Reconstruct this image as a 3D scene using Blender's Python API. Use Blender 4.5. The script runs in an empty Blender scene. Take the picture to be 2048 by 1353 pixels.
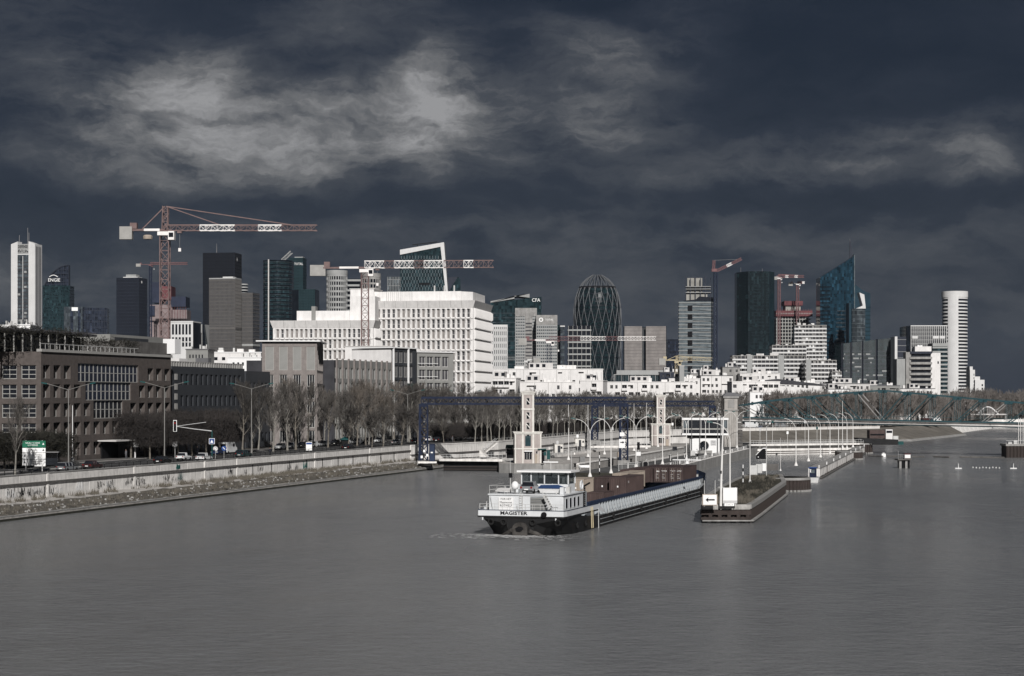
import bpy, math, random
from math import radians as RAD, sin, cos, pi, sqrt, atan2
from mathutils import Vector, Matrix
random.seed(7)
scene = bpy.context.scene
# ---------------------------------------------------------------- camera (17.5 m above the river, long lens, level)
F, H, Y0, CX = 3600.0, 17.5, 795.0, 1024.0
cam_d = bpy.data.cameras.new('camera'); cam = bpy.data.objects.new('camera', cam_d); scene.collection.objects.link(cam)
cam.location = (0, 0, H); cam.rotation_euler = (RAD(90), 0, 0)
cam_d.sensor_width = 36.0; cam_d.lens = 36.0 * F / 2048; cam_d.shift_y = (Y0 - 676.5) / 2048
cam_d.clip_start = 1.0; cam_d.clip_end = 30000
scene.camera = cam
scene.view_settings.view_transform = 'Standard'; scene.view_settings.look = 'None'
scene.view_settings.exposure = 0.0; scene.view_settings.gamma = 1.0; scene.view_settings.use_curve_mapping = False
HAZE = 1.5e-5
SUN_A, SUN_E = RAD(-8), RAD(31)            # the sun stands behind the viewer, light travels 8 degrees west of the view axis
sd = bpy.data.lights.new('sun', 'SUN'); sd.energy = 4.9; sd.angle = RAD(0.5); sd.color = (1.0, 0.97, 0.945)
sun = bpy.data.objects.new('sun', sd); scene.collection.objects.link(sun)
sun.rotation_euler = Vector((sin(SUN_A)*cos(SUN_E), cos(SUN_A)*cos(SUN_E), -sin(SUN_E))).to_track_quat('-Z', 'Y').to_euler()
# ---------------------------------------------------------------- sky: storm cloud deck with lighter breaks over a Nishita sky
world = bpy.data.worlds.new('World'); scene.world = world; world.use_nodes = True
def sky_nodes():
    nt = world.node_tree; nt.nodes.clear(); L = nt.links.new
    def N(t, **k):
        n = nt.nodes.new(t)
        for a, b in k.items(): setattr(n, a, b)
        return n
    def math_(op, a, b=None, clamp=False):
        n = N('ShaderNodeMath', operation=op, use_clamp=clamp)
        for i, v in enumerate((a, b)):
            if v is None: continue
            if isinstance(v, (int, float)): n.inputs[i].default_value = v
            else: L(v, n.inputs[i])
        return n.outputs[0]
    out = N('ShaderNodeOutputWorld'); bg = N('ShaderNodeBackground'); bg.inputs[1].default_value = 0.1
    L(bg.outputs[0], out.inputs[0])
    sky = N('ShaderNodeTexSky', sky_type='NISHITA', sun_disc=False, sun_elevation=SUN_E, sun_rotation=RAD(180)+SUN_A)
    tc = N('ShaderNodeTexCoord')
    def noise(scale, stretch, detail, rough, src, dist=0.0, off=(0, 0, 0)):
        m = N('ShaderNodeMapping'); m.inputs['Scale'].default_value = stretch; m.inputs['Location'].default_value = off
        L(src, m.inputs[0])
        n = N('ShaderNodeTexNoise'); n.inputs['Scale'].default_value = scale; n.inputs['Detail'].default_value = detail
        n.inputs['Roughness'].default_value = rough; n.inputs['Distortion'].default_value = dist
        L(m.outputs[0], n.inputs['Vector']); return n
    gen = tc.outputs['Generated']
    wn = noise(11, (1, 1, 1.5), 7, 0.62, gen)
    w1 = N('ShaderNodeVectorMath', operation='SUBTRACT'); L(wn.outputs['Color'], w1.inputs[0]); w1.inputs[1].default_value = (.5, .5, .5)
    w2 = N('ShaderNodeVectorMath', operation='MULTIPLY'); L(w1.outputs[0], w2.inputs[0]); w2.inputs[1].default_value = (.06, .0, .04)
    w3 = N('ShaderNodeVectorMath', operation='ADD'); L(gen, w3.inputs[0]); L(w2.outputs[0], w3.inputs[1])
    warped = w3.outputs[0]
    tot = None
    for px, py, ru, rv, w, tilt in ((385, 180, 105, 95, .72, -10), (270, 165, 260, 105, .38, 0), (330, 250, 420, 110, .24, 0), (890, 135, 110, 70, .42, 35), (850, 240, 115, 115, .78, 25), (700, 250, 380, 90, .42, 14), (560, 285, 520, 100, .34, 5), (620, 200, 300, 60, .16, 12),
                              (1080, 215, 260, 80, .38, -6), (1165, 92, 170, 60, .34, -14), (690, 50, 280, 90, .2, 10), (1290, 120, 180, 130, .16, 30), (1460, 330, 340, 60, .22, 8), (1820, 285, 280, 50, .26, 10), (1650, 315, 340, 60, .16, 6),
                              (1975, 320, 110, 55, .38, 12), (60, 50, 220, 120, .14, 0), (560, 335, 600, 70, .16, 0), (1150, 290, 260, 60, .2, 10), (1250, 470, 900, 60, .16, 0), (120, 555, 500, 80, .14, 0), (1200, 600, 1900, 170, .14, 0)):
        c = Vector(((px-CX)/F, 1, (Y0-py)/F)).normalized()
        s1 = N('ShaderNodeVectorMath', operation='SUBTRACT'); L(warped, s1.inputs[0]); s1.inputs[1].default_value = c
        rt = N('ShaderNodeVectorRotate', rotation_type='Y_AXIS'); L(s1.outputs[0], rt.inputs['Vector']); rt.inputs['Angle'].default_value = RAD(tilt)
        s2 = N('ShaderNodeVectorMath', operation='MULTIPLY'); L(rt.outputs[0], s2.inputs[0]); s2.inputs[1].default_value = (F/ru/1.5, F/ru/1.5, F/rv/1.5)
        s3 = N('ShaderNodeVectorMath', operation='LENGTH'); L(s2.outputs[0], s3.inputs[0])
        mr = N('ShaderNodeMapRange', interpolation_type='SMOOTHERSTEP'); L(s3.outputs['Value'], mr.inputs[0])
        mr.inputs[1].default_value = 0; mr.inputs[2].default_value = 1; mr.inputs[3].default_value = w; mr.inputs[4].default_value = 0
        tot = mr.outputs[0] if tot is None else math_('ADD', tot, mr.outputs[0])
    det = noise(10, (1, 1, 3.2), 13, 0.62, warped).outputs[0]
    big = noise(3.6, (1, 1, 3.2), 6, 0.55, gen, 0.0, (.3, 0, .15)).outputs[0]
    tot = math_('SUBTRACT', 1.0, math_('POWER', 2.718, math_('MULTIPLY', tot, -1.3)))
    torn = noise(24, (1, 1, 2.8), 9, 0.6, warped, 0.0, (.7, .2, .1)).outputs[0]
    rag = math_('SUBTRACT', .11, math_('ABSOLUTE', math_('SUBTRACT', torn, 0.5)))          # ridged: ragged bright rims
    d0 = math_('ADD', math_('SUBTRACT', det, 0.5), math_('MULTIPLY', rag, .75))
    a = math_('ADD', math_('MULTIPLY', tot, .8), math_('MULTIPLY', math_('MULTIPLY', d0, math_('ADD', tot, .15)), 2.3))
    b = math_('MULTIPLY', math_('SUBTRACT', big, 0.5), 0.34)
    s = math_('ADD', math_('ADD', a, b), 0.06, True)
    cr = N('ShaderNodeValToRGB'); L(s, cr.inputs[0]); e = cr.color_ramp.elements
    e[0].position = 0.0; e[0].color = (.0105, .016, .0285, 1); e[1].position = 1.0; e[1].color = (.3, .3, .306, 1)
    for pp, col in ((.16, (.0205, .0265, .041, 1)), (.4, (.056, .0615, .074, 1)), (.68, (.15, .152, .158, 1))):
        x = e.new(pp); x.color = col
    # strength 0.1 is applied after the mix, so the cloud colour is scaled by 10; a little clear sky leaks through
    vs = N('ShaderNodeVectorMath', operation='SCALE'); L(cr.outputs[0], vs.inputs[0]); vs.inputs['Scale'].default_value = 10.0
    mx = N('ShaderNodeMix', data_type='RGBA'); mx.inputs[0].default_value = 0.985
    L(sky.outputs[0], mx.inputs[6]); L(vs.outputs[0], mx.inputs[7]); L(mx.outputs[2], bg.inputs[0])
sky_nodes()
# ---------------------------------------------------------------- helpers
def X(px, d): return (px-CX)/F*d
def Z(py, d): return H-(py-Y0)/F*d
def W(px, py, d): return (X(px, d), d, Z(py, d))
def G(px, py, z=0.0):
    d = F*(H-z)/(py-Y0); return (X(px, d), d, z)
COL = scene.collection
class MB:
    """collects faces of ONE piece; build() links them as one mesh object"""
    def __init__(s): s.v = []; s.f = []; s.m = []; s.mi = 0
    def add(s, vs, fs):
        b = len(s.v); s.v += [tuple(q) for q in vs]
        for f in fs: s.f.append(tuple(i+b for i in f)); s.m.append(s.mi)
        return s
    def box(s, x0, x1, y0, y1, z0, z1):
        return s.add([(x0,y0,z0),(x1,y0,z0),(x1,y1,z0),(x0,y1,z0),(x0,y0,z1),(x1,y0,z1),(x1,y1,z1),(x0,y1,z1)],
                     [(0,3,2,1),(4,5,6,7),(0,1,5,4),(1,2,6,5),(2,3,7,6),(3,0,4,7)])
    def prism(s, poly, z0, z1, caps=True, top=None):
        n = len(poly); t = top or poly
        zt = z1 if isinstance(z1, (list, tuple)) else [z1]*n
        vs = [(p[0], p[1], z0) for p in poly]+[(p[0], p[1], zt[i]) for i, p in enumerate(t)]
        fs = [(i, (i+1) % n, n+(i+1) % n, n+i) for i in range(n)]
        if caps: fs += [tuple(range(n-1, -1, -1)), tuple(range(n, 2*n))]
        return s.add(vs, fs)
    def slab(s, prof, y0, y1, axis='y'):
        """polygon prof in (x,z) extruded along y, or in (y,z) extruded along x"""
        n = len(prof)
        if axis == 'y': vs = [(p[0], y0, p[1]) for p in prof]+[(p[0], y1, p[1]) for p in prof]
        else: vs = [(y0, p[0], p[1]) for p in prof]+[(y1, p[0], p[1]) for p in prof]
        fs = [(i, (i+1) % n, n+(i+1) % n, n+i) for i in range(n)]+[tuple(range(n-1, -1, -1)), tuple(range(n, 2*n))]
        return s.add(vs, fs)
    def bar(s, a, b, w, h=None, up=(0, 0, 1)):
        a, b = Vector(a), Vector(b); h = h or w; d = (b-a)
        if d.length < 1e-6: return s
        d.normalize(); u = Vector(up)
        if abs(d.dot(u)) > .95: u = Vector((0, 1, 0))
        r = d.cross(u).normalized()*(w/2); q = r.cross(d).normalized()*(h/2)
        vs = [a-r-q, a+r-q, a+r+q, a-r+q, b-r-q, b+r-q, b+r+q, b-r+q]
        return s.add(vs, [(0,3,2,1),(4,5,6,7),(0,1,5,4),(1,2,6,5),(2,3,7,6),(3,0,4,7)])
    def tube(s, pts, r, n=6, cap=True):
        pts = [Vector(p) for p in pts]; k = len(pts); rs = r if isinstance(r, (list, tuple)) else [r]*k
        vs = []; u = None
        for i, p in enumerate(pts):
            d = (pts[min(i+1, k-1)]-pts[max(i-1, 0)]).normalized()
            if u is None: u = d.orthogonal().normalized()
            else: u = (u-d*u.dot(d)).normalized()
            w = d.cross(u)
            for j in range(n):
                a = 2*pi*j/n; vs.append(p+(u*cos(a)+w*sin(a))*rs[i])
        fs = [(i*n+j, i*n+(j+1) % n, (i+1)*n+(j+1) % n, (i+1)*n+j) for i in range(k-1) for j in range(n)]
        if cap: fs += [tuple(range(n-1, -1, -1)), tuple(range((k-1)*n, k*n))]
        return s.add(vs, fs)
    def lathe(s, prof, n=24, c=(0, 0), cap=True):
        vs = [(c[0]+r*cos(2*pi*j/n), c[1]+r*sin(2*pi*j/n), z) for r, z in prof for j in range(n)]; k = len(prof)
        fs = [(i*n+j, i*n+(j+1) % n, (i+1)*n+(j+1) % n, (i+1)*n+j) for i in range(k-1) for j in range(n)]
        if cap: fs += [tuple(range(n-1, -1, -1)), tuple(range((k-1)*n, k*n))]
        return s.add(vs, fs)
    def mesh(s, name, mats, smooth=False):
        me = bpy.data.meshes.new(name); me.from_pydata(s.v, [], s.f)
        for m in (mats if isinstance(mats, (list, tuple)) else [mats]): me.materials.append(M[m] if isinstance(m, str) else m)
        if any(s.m): me.polygons.foreach_set('material_index', s.m)
        if smooth: me.polygons.foreach_set('use_smooth', [True]*len(me.polygons))
        me.update(); return me
    def build(s, name, mats, parent=None, loc=(0, 0, 0), rz=0.0, smooth=False, **kw):
        return link(name, s.mesh(name, mats, smooth), parent, loc, rz, **kw)
def link(name, me, parent=None, loc=(0, 0, 0), rz=0.0, label=None, cat=None, group=None, kind=None, scale=None):
    o = bpy.data.objects.new(name, me); COL.objects.link(o); o.parent = parent; o.location = loc
    if rz: o.rotation_euler = (0, 0, rz)
    if scale: o.scale = scale
    return tag(o, label, cat, group, kind)
def tag(o, label=None, cat=None, group=None, kind=None):
    if label: o['label'] = label
    if cat: o['category'] = cat
    if group: o['group'] = group
    if kind: o['kind'] = kind
    return o
def thing(name, label, cat, loc=(0, 0, 0), rz=0.0, group=None):
    o = bpy.data.objects.new(name, None); COL.objects.link(o); o.location = loc; o.rotation_euler = (0, 0, rz)
    o.empty_display_size = .3
    return tag(o, label, cat, group)
def kids(o, _c={}): return list(o.children)
def copy_tree(o, parent=None, loc=None, rz=None, label=None, scale=None):
    c = o.copy(); COL.objects.link(c); c.parent = parent
    if loc is not None: c.location = loc
    if rz is not None: c.rotation_euler = (0, 0, rz)
    if scale is not None: c.scale = (scale,)*3 if isinstance(scale, (int, float)) else scale
    if label: c['label'] = label
    for ch in o.children: copy_tree(ch, c)
    return c
def box(name, mat, parent, x0, x1, y0, y1, z0, z1, **kw): return MB().box(x0, x1, y0, y1, z0, z1).build(name, mat, parent, **kw)
def text(body, size, mat, parent, loc, rot=(RAD(90), 0, 0), ext=.02, name='lettering', align='CENTER', sx=1.0, bold=0.0):
    c = bpy.data.curves.new(name, 'FONT'); c.body = body; c.size = size; c.extrude = ext; c.offset = bold; c.align_x = align; c.align_y = 'CENTER'
    c.resolution_u = 2; c.materials.append(M[mat])
    o = bpy.data.objects.new(name, c); me = bpy.data.meshes.new_from_object(o); bpy.data.objects.remove(o)
    o = bpy.data.objects.new(name, me); COL.objects.link(o); o.parent = parent; o.location = loc; o.rotation_euler = rot; o.scale = (sx, 1, 1)
    return o
def marks(n, size, mat, parent, loc, seed=1, ext=.01, gap=.75):
    """a row of strokes for writing too small to read in the photograph"""
    r = random.Random(seed); m = MB(); w = size*gap
    for i in range(n):
        x = loc[0]+(i-n/2)*w
        for k in range(3):
            a, b = r.choice(((0, 0), (.45, 0), (0, .5), (.45, .5), (0, 1), (.45, 1))), r.choice(((0, 1), (.45, 1), (.22, .5), (.45, .5), (0, 0), (.45, 0)))
            if a == b: b = (.22, .5)
            m.bar((x+a[0]*size, loc[1], loc[2]+(a[1]-.5)*size), (x+b[0]*size, loc[1], loc[2]+(b[1]-.5)*size), size*.16, ext, up=(0, 1, 0))
    return m.build('lettering', mat, parent)
ORD = ['first', 'second', 'third', 'fourth', 'fifth', 'sixth', 'seventh', 'eighth', 'ninth', 'tenth', 'eleventh', 'twelfth', 'thirteenth', 'fourteenth',
       'fifteenth', 'sixteenth', 'seventeenth', 'eighteenth', 'nineteenth', 'twentieth']
TENS = {2: 'twenty', 3: 'thirty', 4: 'forty', 5: 'fifty'}
def nth(i):
    if i < 20: return ORD[i]
    t, u = divmod(i+1, 10)
    return TENS[t]+'-'+ORD[u-1] if u else {2: 'twentieth', 3: 'thirtieth', 4: 'fortieth', 5: 'fiftieth'}[t]
# ---------------------------------------------------------------- materials
M = {}
def mat(name, col, rough=.75, var=.2, scale=1.0, stretch=(1, 1, 1), metal=0.0, spec=.15, bump=0.0, bscale=None, streak=0.0, tint=None, brick=None):
    m = bpy.data.materials.new(name); m.use_nodes = True; nt = m.node_tree; L = nt.links.new
    p = nt.nodes['Principled BSDF']; p.inputs['Roughness'].default_value = rough; p.inputs['Metallic'].default_value = metal
    p.inputs['Specular IOR Level'].default_value = spec
    M[name] = m
    if len(col) == 3: col = (*col, 1)
    p.inputs['Base Color'].default_value = col; m.diffuse_color = col
    if var <= 0 and bump <= 0: return m
    tc = nt.nodes.new('ShaderNodeTexCoord'); mp = nt.nodes.new('ShaderNodeMapping'); mp.inputs['Scale'].default_value = stretch
    L(tc.outputs['Object'], mp.inputs[0])
    n = nt.nodes.new('ShaderNodeTexNoise'); n.inputs['Scale'].default_value = scale; n.inputs['Detail'].default_value = 6; n.inputs['Roughness'].default_value = .65
    L(mp.outputs[0], n.inputs['Vector'])
    r = nt.nodes.new('ShaderNodeMapRange'); L(n.outputs[0], r.inputs[0]); r.inputs[1].default_value = .3; r.inputs[2].default_value = .7
    r.inputs[3].default_value = 1-var; r.inputs[4].default_value = 1+var
    v = r.outputs[0]
    if streak:
        mp2 = nt.nodes.new('ShaderNodeMapping'); mp2.inputs['Scale'].default_value = (.8, .8, .12); L(tc.outputs['Object'], mp2.inputs[0])
        n2 = nt.nodes.new('ShaderNodeTexNoise'); n2.inputs['Scale'].default_value = 1.3; n2.inputs['Detail'].default_value = 8; n2.inputs['Roughness'].default_value = .7; L(mp2.outputs[0], n2.inputs['Vector'])
        r2 = nt.nodes.new('ShaderNodeMapRange'); L(n2.outputs[0], r2.inputs[0]); r2.inputs[1].default_value = .42; r2.inputs[2].default_value = .7
        r2.inputs[3].default_value = 1; r2.inputs[4].default_value = 1-streak
        mm = nt.nodes.new('ShaderNodeMath'); mm.operation = 'MULTIPLY'; L(v, mm.inputs[0]); L(r2.outputs[0], mm.inputs[1]); v = mm.outputs[0]
    sc = nt.nodes.new('ShaderNodeVectorMath'); sc.operation = 'SCALE'; sc.inputs[0].default_value = col[:3]; L(v, sc.inputs['Scale'])
    res = sc.outputs[0]
    if tint:
        mx = nt.nodes.new('ShaderNodeMix'); mx.data_type = 'RGBA'; L(n.outputs[0], mx.inputs[0]); L(res, mx.inputs[6]); mx.inputs[7].default_value = (*tint, 1); res = mx.outputs[2]
    L(res, p.inputs['Base Color'])
    if bump:
        b = nt.nodes.new('ShaderNodeBump'); b.inputs['Strength'].default_value = bump; b.inputs['Distance'].default_value = .08
        nb = nt.nodes.new('ShaderNodeTexNoise'); nb.inputs['Scale'].default_value = bscale or scale*5; nb.inputs['Detail'].default_value = 5; L(tc.outputs['Object'], nb.inputs['Vector'])
        L(nb.outputs[0], b.inputs['Height']); L(b.outputs[0], p.inputs['Normal'])
    return m
def glass(name, col, rough=.08, spec=.6, var=.35, scale=.25, cells=None):
    m = mat(name, col, rough, var, scale, spec=spec)
    if cells:                                                            # each pane has its own tone
        nt = m.node_tree; L = nt.links.new; p = nt.nodes['Principled BSDF']; src = p.inputs['Base Color'].links[0].from_socket
        tc = nt.nodes.new('ShaderNodeTexCoord'); sn = nt.nodes.new('ShaderNodeVectorMath'); sn.operation = 'SNAP'; sn.inputs[1].default_value = cells; L(tc.outputs['Object'], sn.inputs[0])
        wn = nt.nodes.new('ShaderNodeTexWhiteNoise'); L(sn.outputs[0], wn.inputs[0])
        cr = nt.nodes.new('ShaderNodeValToRGB'); L(wn.outputs['Value'], cr.inputs[0]); e = cr.color_ramp.elements; e[0].position = 0; e[0].color = (.55,)*3+(1,); e[1].position = 1; e[1].color = (2.3,)*3+(1,)
        for q, v in ((.75, 1.15), (.93, 1.6)): x = e.new(q); x.color = (v, v, v, 1)
        mx = nt.nodes.new('ShaderNodeMix'); mx.data_type = 'RGBA'; mx.blend_type = 'MULTIPLY'; mx.inputs[0].default_value = 1; L(src, mx.inputs[6]); L(cr.outputs[0], mx.inputs[7]); L(mx.outputs[2], p.inputs['Base Color'])
    return m
mat('white', (.66, .648, .635), .6, .08, .3, streak=.16); mat('white_clean', (.72, .72, .715), .45, .04, .5); mat('offwhite', (.5, .488, .475), .7, .1, .3, streak=.15)
mat('lock_white', (.62, .6, .56), .7, .12, .8, streak=.2); mat('lock_pink', (.37, .33, .312), .8, .15, .8, streak=.2)
mat('concrete', (.27, .265, .255), .85, .22, .35, streak=.3, bump=.3, bscale=3); mat('concrete_light', (.72, .7, .67), .85, .22, .3, streak=.32, bump=.3, bscale=4)
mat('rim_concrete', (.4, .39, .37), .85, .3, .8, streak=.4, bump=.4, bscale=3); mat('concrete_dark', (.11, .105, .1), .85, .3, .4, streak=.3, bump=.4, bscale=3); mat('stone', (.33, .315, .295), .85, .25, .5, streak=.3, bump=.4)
mat('bank_stone', (.105, .099, .09), .95, .5, .8, bump=1.0, bscale=1.6, tint=(.07, .062, .048)); mat('path', (.34, .325, .305), .95, .3, .4, bump=.3)
mat('asphalt', (.05, .05, .05), .9, .25, .4); mat('pave', (.11, .105, .1), .9, .2, .5); mat('kerbstone', (.3, .29, .28), .85, .15, 1)
mat('ground', (.06, .056, .048), .95, .4, .05); mat('turf', (.05, .047, .036), .95, .45, .6, bump=.6, bscale=4); mat('island_asphalt', (.085, .085, .084), .9, .35, .25)
mat('brick', (.088, .076, .07), .85, .2, 1.2, streak=.12, bump=.25, bscale=9); mat('brick_grey', (.2, .18, .17), .85, .18, 1.0, streak=.12, bump=.2, bscale=9)
mat('dark_clad', (.04, .043, .048), .6, .15, .3); mat('grey_panel', (.22, .22, .21), .5, .1, .3); mat('grey_frame', (.3, .295, .28), .55, .1, .5)
mat('roof_grey', (.12, .12, .125), .8, .2, .2); mat('roof_dark', (.045, .045, .05), .8, .25, .3)
mat('rust', (.052, .039, .034), .85, .45, .7, streak=.45, bump=.4, bscale=3, tint=(.04, .035, .033)); mat('algae', (.03, .03, .024), .8, .4, .8)
mat('steel', (.2, .2, .2), .5, .15, 1, metal=.4); mat('galv', (.5, .5, .49), .5, .12, 1, metal=.2); mat('pole_white', (.66, .65, .63), .5, .1, .8)
mat('black', (.008, .008, .009), .8, .2, 1, spec=.1); mat('black_matte', (.016, .016, .016), .9, .2, 1, spec=.1)
mat('navy', (.009, .015, .036), .7, .25, .7, spec=.2, streak=.2); mat('lamp_grey', (.2, .195, .185), .6, .1, 1); mat('far_bank', (.13, .12, .105), .95, .35, .15, bump=.4); mat('teal_paint', (.03, .07, .082), .5, .25, .5, streak=.25); mat('teal_dark', (.015, .06, .06), .5, .2, .7)
mat('crane_red', (.16, .112, .107), .55, .2, .6); mat('crane_red_far', (.15, .08, .083), .55, .2, .4); mat('crane_white', (.72, .7, .68), .5, .1, .5); mat('crane_yellow', (.42, .36, .24), .55, .15, .5)
mat('coaming', (.13, .14, .152), .5, .15, .4, streak=.2); mat('rib_grey', (.17, .185, .19), .5, .1, .3); mat('dinghy_blue', (.02, .045, .115), .7, .15, 1); mat('counterweight', (.3, .295, .28), .8, .15, .5); mat('lattice_grey', (.085, .09, .095), .5, .1, .3)
mat('hull_black', (.009, .009, .01), .6, .6, .5, spec=.2, streak=.3, tint=(.016, .016, .016)); mat('hull_grey', (.33, .355, .37), .5, .12, .4, streak=.2); mat('ship_white', (.58, .595, .605), .4, .08, .5, streak=.08)
mat('hull_under', (.06, .056, .052), .8, .5, .8, streak=.4); mat('ship_blue', (.022, .033, .062), .5, .25, .5); mat('deck_grey', (.2, .21, .215), .7, .2, .8)
mat('box_brown', (.078, .056, .052), .6, .22, .5, streak=.25); mat('box_brown_dark', (.058, .042, .04), .6, .25, .5, streak=.25); mat('box_beige', (.34, .29, .24), .65, .15, .5, streak=.2)
mat('bark', (.15, .135, .115), .95, .35, 2.5, bump=.4); mat('bark_pale', (.2, .19, .17), .9, .4, 2.0); mat('twig', (.076, .07, .064), .95, .25, .4); mat('twig_dark', (.036, .032, .03), .95, .3, .6); mat('evergreen', (.023, .022, .018), .9, .4, .8)
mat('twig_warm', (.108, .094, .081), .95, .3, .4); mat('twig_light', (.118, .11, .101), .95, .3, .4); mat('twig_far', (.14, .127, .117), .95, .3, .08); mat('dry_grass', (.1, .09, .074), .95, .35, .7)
mat('sign_green', (.015, .12, .07), .5, .05, 1); mat('sign_blue', (.022, .06, .2), .5, .05, 1); mat('paint_white', (.78, .78, .77), .5, .05, 1); mat('sign_grey', (.45, .45, .45), .6, .1, 1); mat('graffiti_teal', (.01, .11, .1), .7, .3, 2)
mat('car_white', (.62, .63, .63), .25, .03, 1, spec=.6); mat('car_silver', (.3, .31, .32), .25, .03, 1, metal=.4); mat('car_black', (.01, .01, .011), .2, .02, 1, spec=.6)
mat('car_red', (.05, .022, .022), .25, .03, 1, spec=.6); mat('car_green', (.01, .035, .036), .25, .03, 1, spec=.6); mat('car_blue', (.015, .025, .06), .25, .03, 1); mat('tyre', (.015, .015, .015), .85, 0); mat('lamp_red', (.2, .01, .01), .3, 0); mat('lamp_clear', (.6, .6, .55), .2, 0)
glass('window', (.014, .016, .02)); glass('window_grey', (.07, .07, .074), .15); glass('curtain', (.2, .185, .175), .6, .3); CL = (1.7, 40, 3.4)
glass('glass_dark', (.006, .008, .011), cells=CL); glass('glass_teal', (.013, .026, .03), cells=CL); glass('glass_blue', (.009, .026, .04), cells=CL); glass('glass_slate', (.02, .025, .038), cells=CL); glass('glass_pale', (.11, .13, .14))
glass('glass_green', (.008, .016, .018), .1, cells=CL); glass('glass_grey', (.05, .06, .067), cells=CL); mat('copper_panel', (.2, .183, .173), .35, .3, .12, spec=.6); mat('tower_brown', (.098, .093, .089), .6, .25, .12); mat('tower_dark', (.007, .009, .014), .4, .25, .1)
mat('tower_slate', (.026, .03, .042), .4, .2, .1); mat('tower_grey', (.3, .305, .3), .7, .12, .1, streak=.15); mat('tower_white', (.56, .56, .555), .6, .07, .1, streak=.08); mat('tower_teal', (.013, .029, .034), .4, .2, .1); mat('tower_blue', (.012, .033, .048), .35, .2, .1)
mat('site_pink', (.2, .162, .16), .85, .25, .1); mat('site_blue', (.022, .028, .05), .6, .25, .1); mat('site_red', (.12, .042, .046), .6, .3, .15); mat('site_concrete', (.25, .245, .225), .85, .3, .08)
# ================================================================ THE SETTING: water, ground, banks, islands
def water_material():
    m = bpy.data.materials.new('river_water'); m.use_nodes = True; nt = m.node_tree; L = nt.links.new; M['water'] = m
    p = nt.nodes['Principled BSDF']; p.inputs['Roughness'].default_value = .16; p.inputs['IOR'].default_value = 1.33
    tc = nt.nodes.new('ShaderNodeTexCoord')
    def noise(scale, stretch, det, rough=.6):
        mp = nt.nodes.new('ShaderNodeMapping'); mp.inputs['Scale'].default_value = stretch; mp.inputs['Rotation'].default_value = (0, 0, RAD(-8)); L(tc.outputs['Object'], mp.inputs[0])
        n = nt.nodes.new('ShaderNodeTexNoise'); n.inputs['Scale'].default_value = scale; n.inputs['Detail'].default_value = det; n.inputs['Roughness'].default_value = rough
        L(mp.outputs[0], n.inputs['Vector']); return n.outputs[0]
    big = noise(.012, (1, .45, 1), 3)
    cr = nt.nodes.new('ShaderNodeValToRGB'); L(big, cr.inputs[0]); e = cr.color_ramp.elements
    e[0].position = .3; e[0].color = (.134, .136, .137, 1); e[1].position = .72; e[1].color = (.184, .187, .189, 1)
    L(cr.outputs[0], p.inputs['Base Color'])
    h1 = noise(.8, (.8, 1, 1), 5, .6); h2 = noise(.1, (1, .6, 1), 2)
    ad = nt.nodes.new('ShaderNodeMath'); ad.operation = 'MULTIPLY_ADD'; L(h2, ad.inputs[0]); ad.inputs[1].default_value = 2.2; L(h1, ad.inputs[2])
    calm = noise(.02, (1, .35, 1), 3)                                        # patches of livelier and calmer water
    mr = nt.nodes.new('ShaderNodeMapRange'); L(calm, mr.inputs[0]); mr.inputs[1].default_value = .35; mr.inputs[2].default_value = .65; mr.inputs[3].default_value = .5; mr.inputs[4].default_value = 1.0
    b = nt.nodes.new('ShaderNodeBump'); b.inputs['Distance'].default_value = .45; L(mr.outputs[0], b.inputs['Strength']); mq = nt.nodes.new('ShaderNodeMapRange'); L(calm, mq.inputs[0]); mq.inputs[1].default_value = .35; mq.inputs[2].default_value = .65; mq.inputs[3].default_value = .1; mq.inputs[4].default_value = .3; L(mq.outputs[0], p.inputs['Roughness']); L(ad.outputs[0], b.inputs['Height']); L(b.outputs[0], p.inputs['Normal'])
water_material()
MB().add([(-900, -250, 0), (3990, -250, 0), (3990, 4000, 0), (-900, 4000, 0)], [(0, 1, 2, 3)]).build('water', 'water', kind='structure')
# left bank frame: s runs along the quay, t away from the river
BO = Vector((-71.7, 252.0)); BU = Vector((.2757, .9612)).normalized(); BN = Vector((-BU.y, BU.x)); BROT = atan2(BU.y, BU.x)
def B(s, t, z=0.0): p = BO+BU*s+BN*t; return (p.x, p.y, z)
def Bpx(px, t):
    """s where the sight line through px meets the line at distance t from the quay edge"""
    k = (px-CX)/F
    # point (k d, d):  ((k d, d)-BO).BN = t
    d = (t+BO.dot(BN))/(k*BN.x+BN.y); return (Vector((k*d, d))-BO).dot(BU), d
RZ = 5.5
def grid_sheet(name, poly, z, m, kind='structure'): return MB().add([(p[0], p[1], z) for p in poly], [tuple(range(len(poly)))]).build(name, m, kind=kind)
wall_line = [B(s, 6.9) for s in (-330, 0, 196)]+[(-3.5, 481, 0), (37, 625, 0), (74, 677, 0), (113, 706, 0), (150, 735, 0), (201, 840, 0), (276, 1030, 0), (420, 1180, 0), (3500, 1500, 0)]
grid_sheet('ground', wall_line+[(4000, 1500, 0), (4000, 6900, 0), (-4000, 6900, 0), (-4000, -300, 0), (-500, -300, 0)], RZ-.02, 'ground')
def strip(name, t0, t1, z, m, s0=-120, s1=330): return grid_sheet(name, [B(s0, t0), B(s1, t0), B(s1, t1), B(s0, t1)], z, m)
strip('road', 8.6, 27.6, RZ+.004, 'asphalt'); strip('riverside_pavement', 6.95, 8.5, RZ+.13, 'pave'); strip('pavement', 27.9, 33.7, RZ+.13, 'pave')
MB().prism([B(-120, 8.5), B(330, 8.5), B(330, 8.66), B(-120, 8.66)][::-1], RZ-.02, RZ+.14).build('kerb', 'kerbstone', kind='structure')
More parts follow.
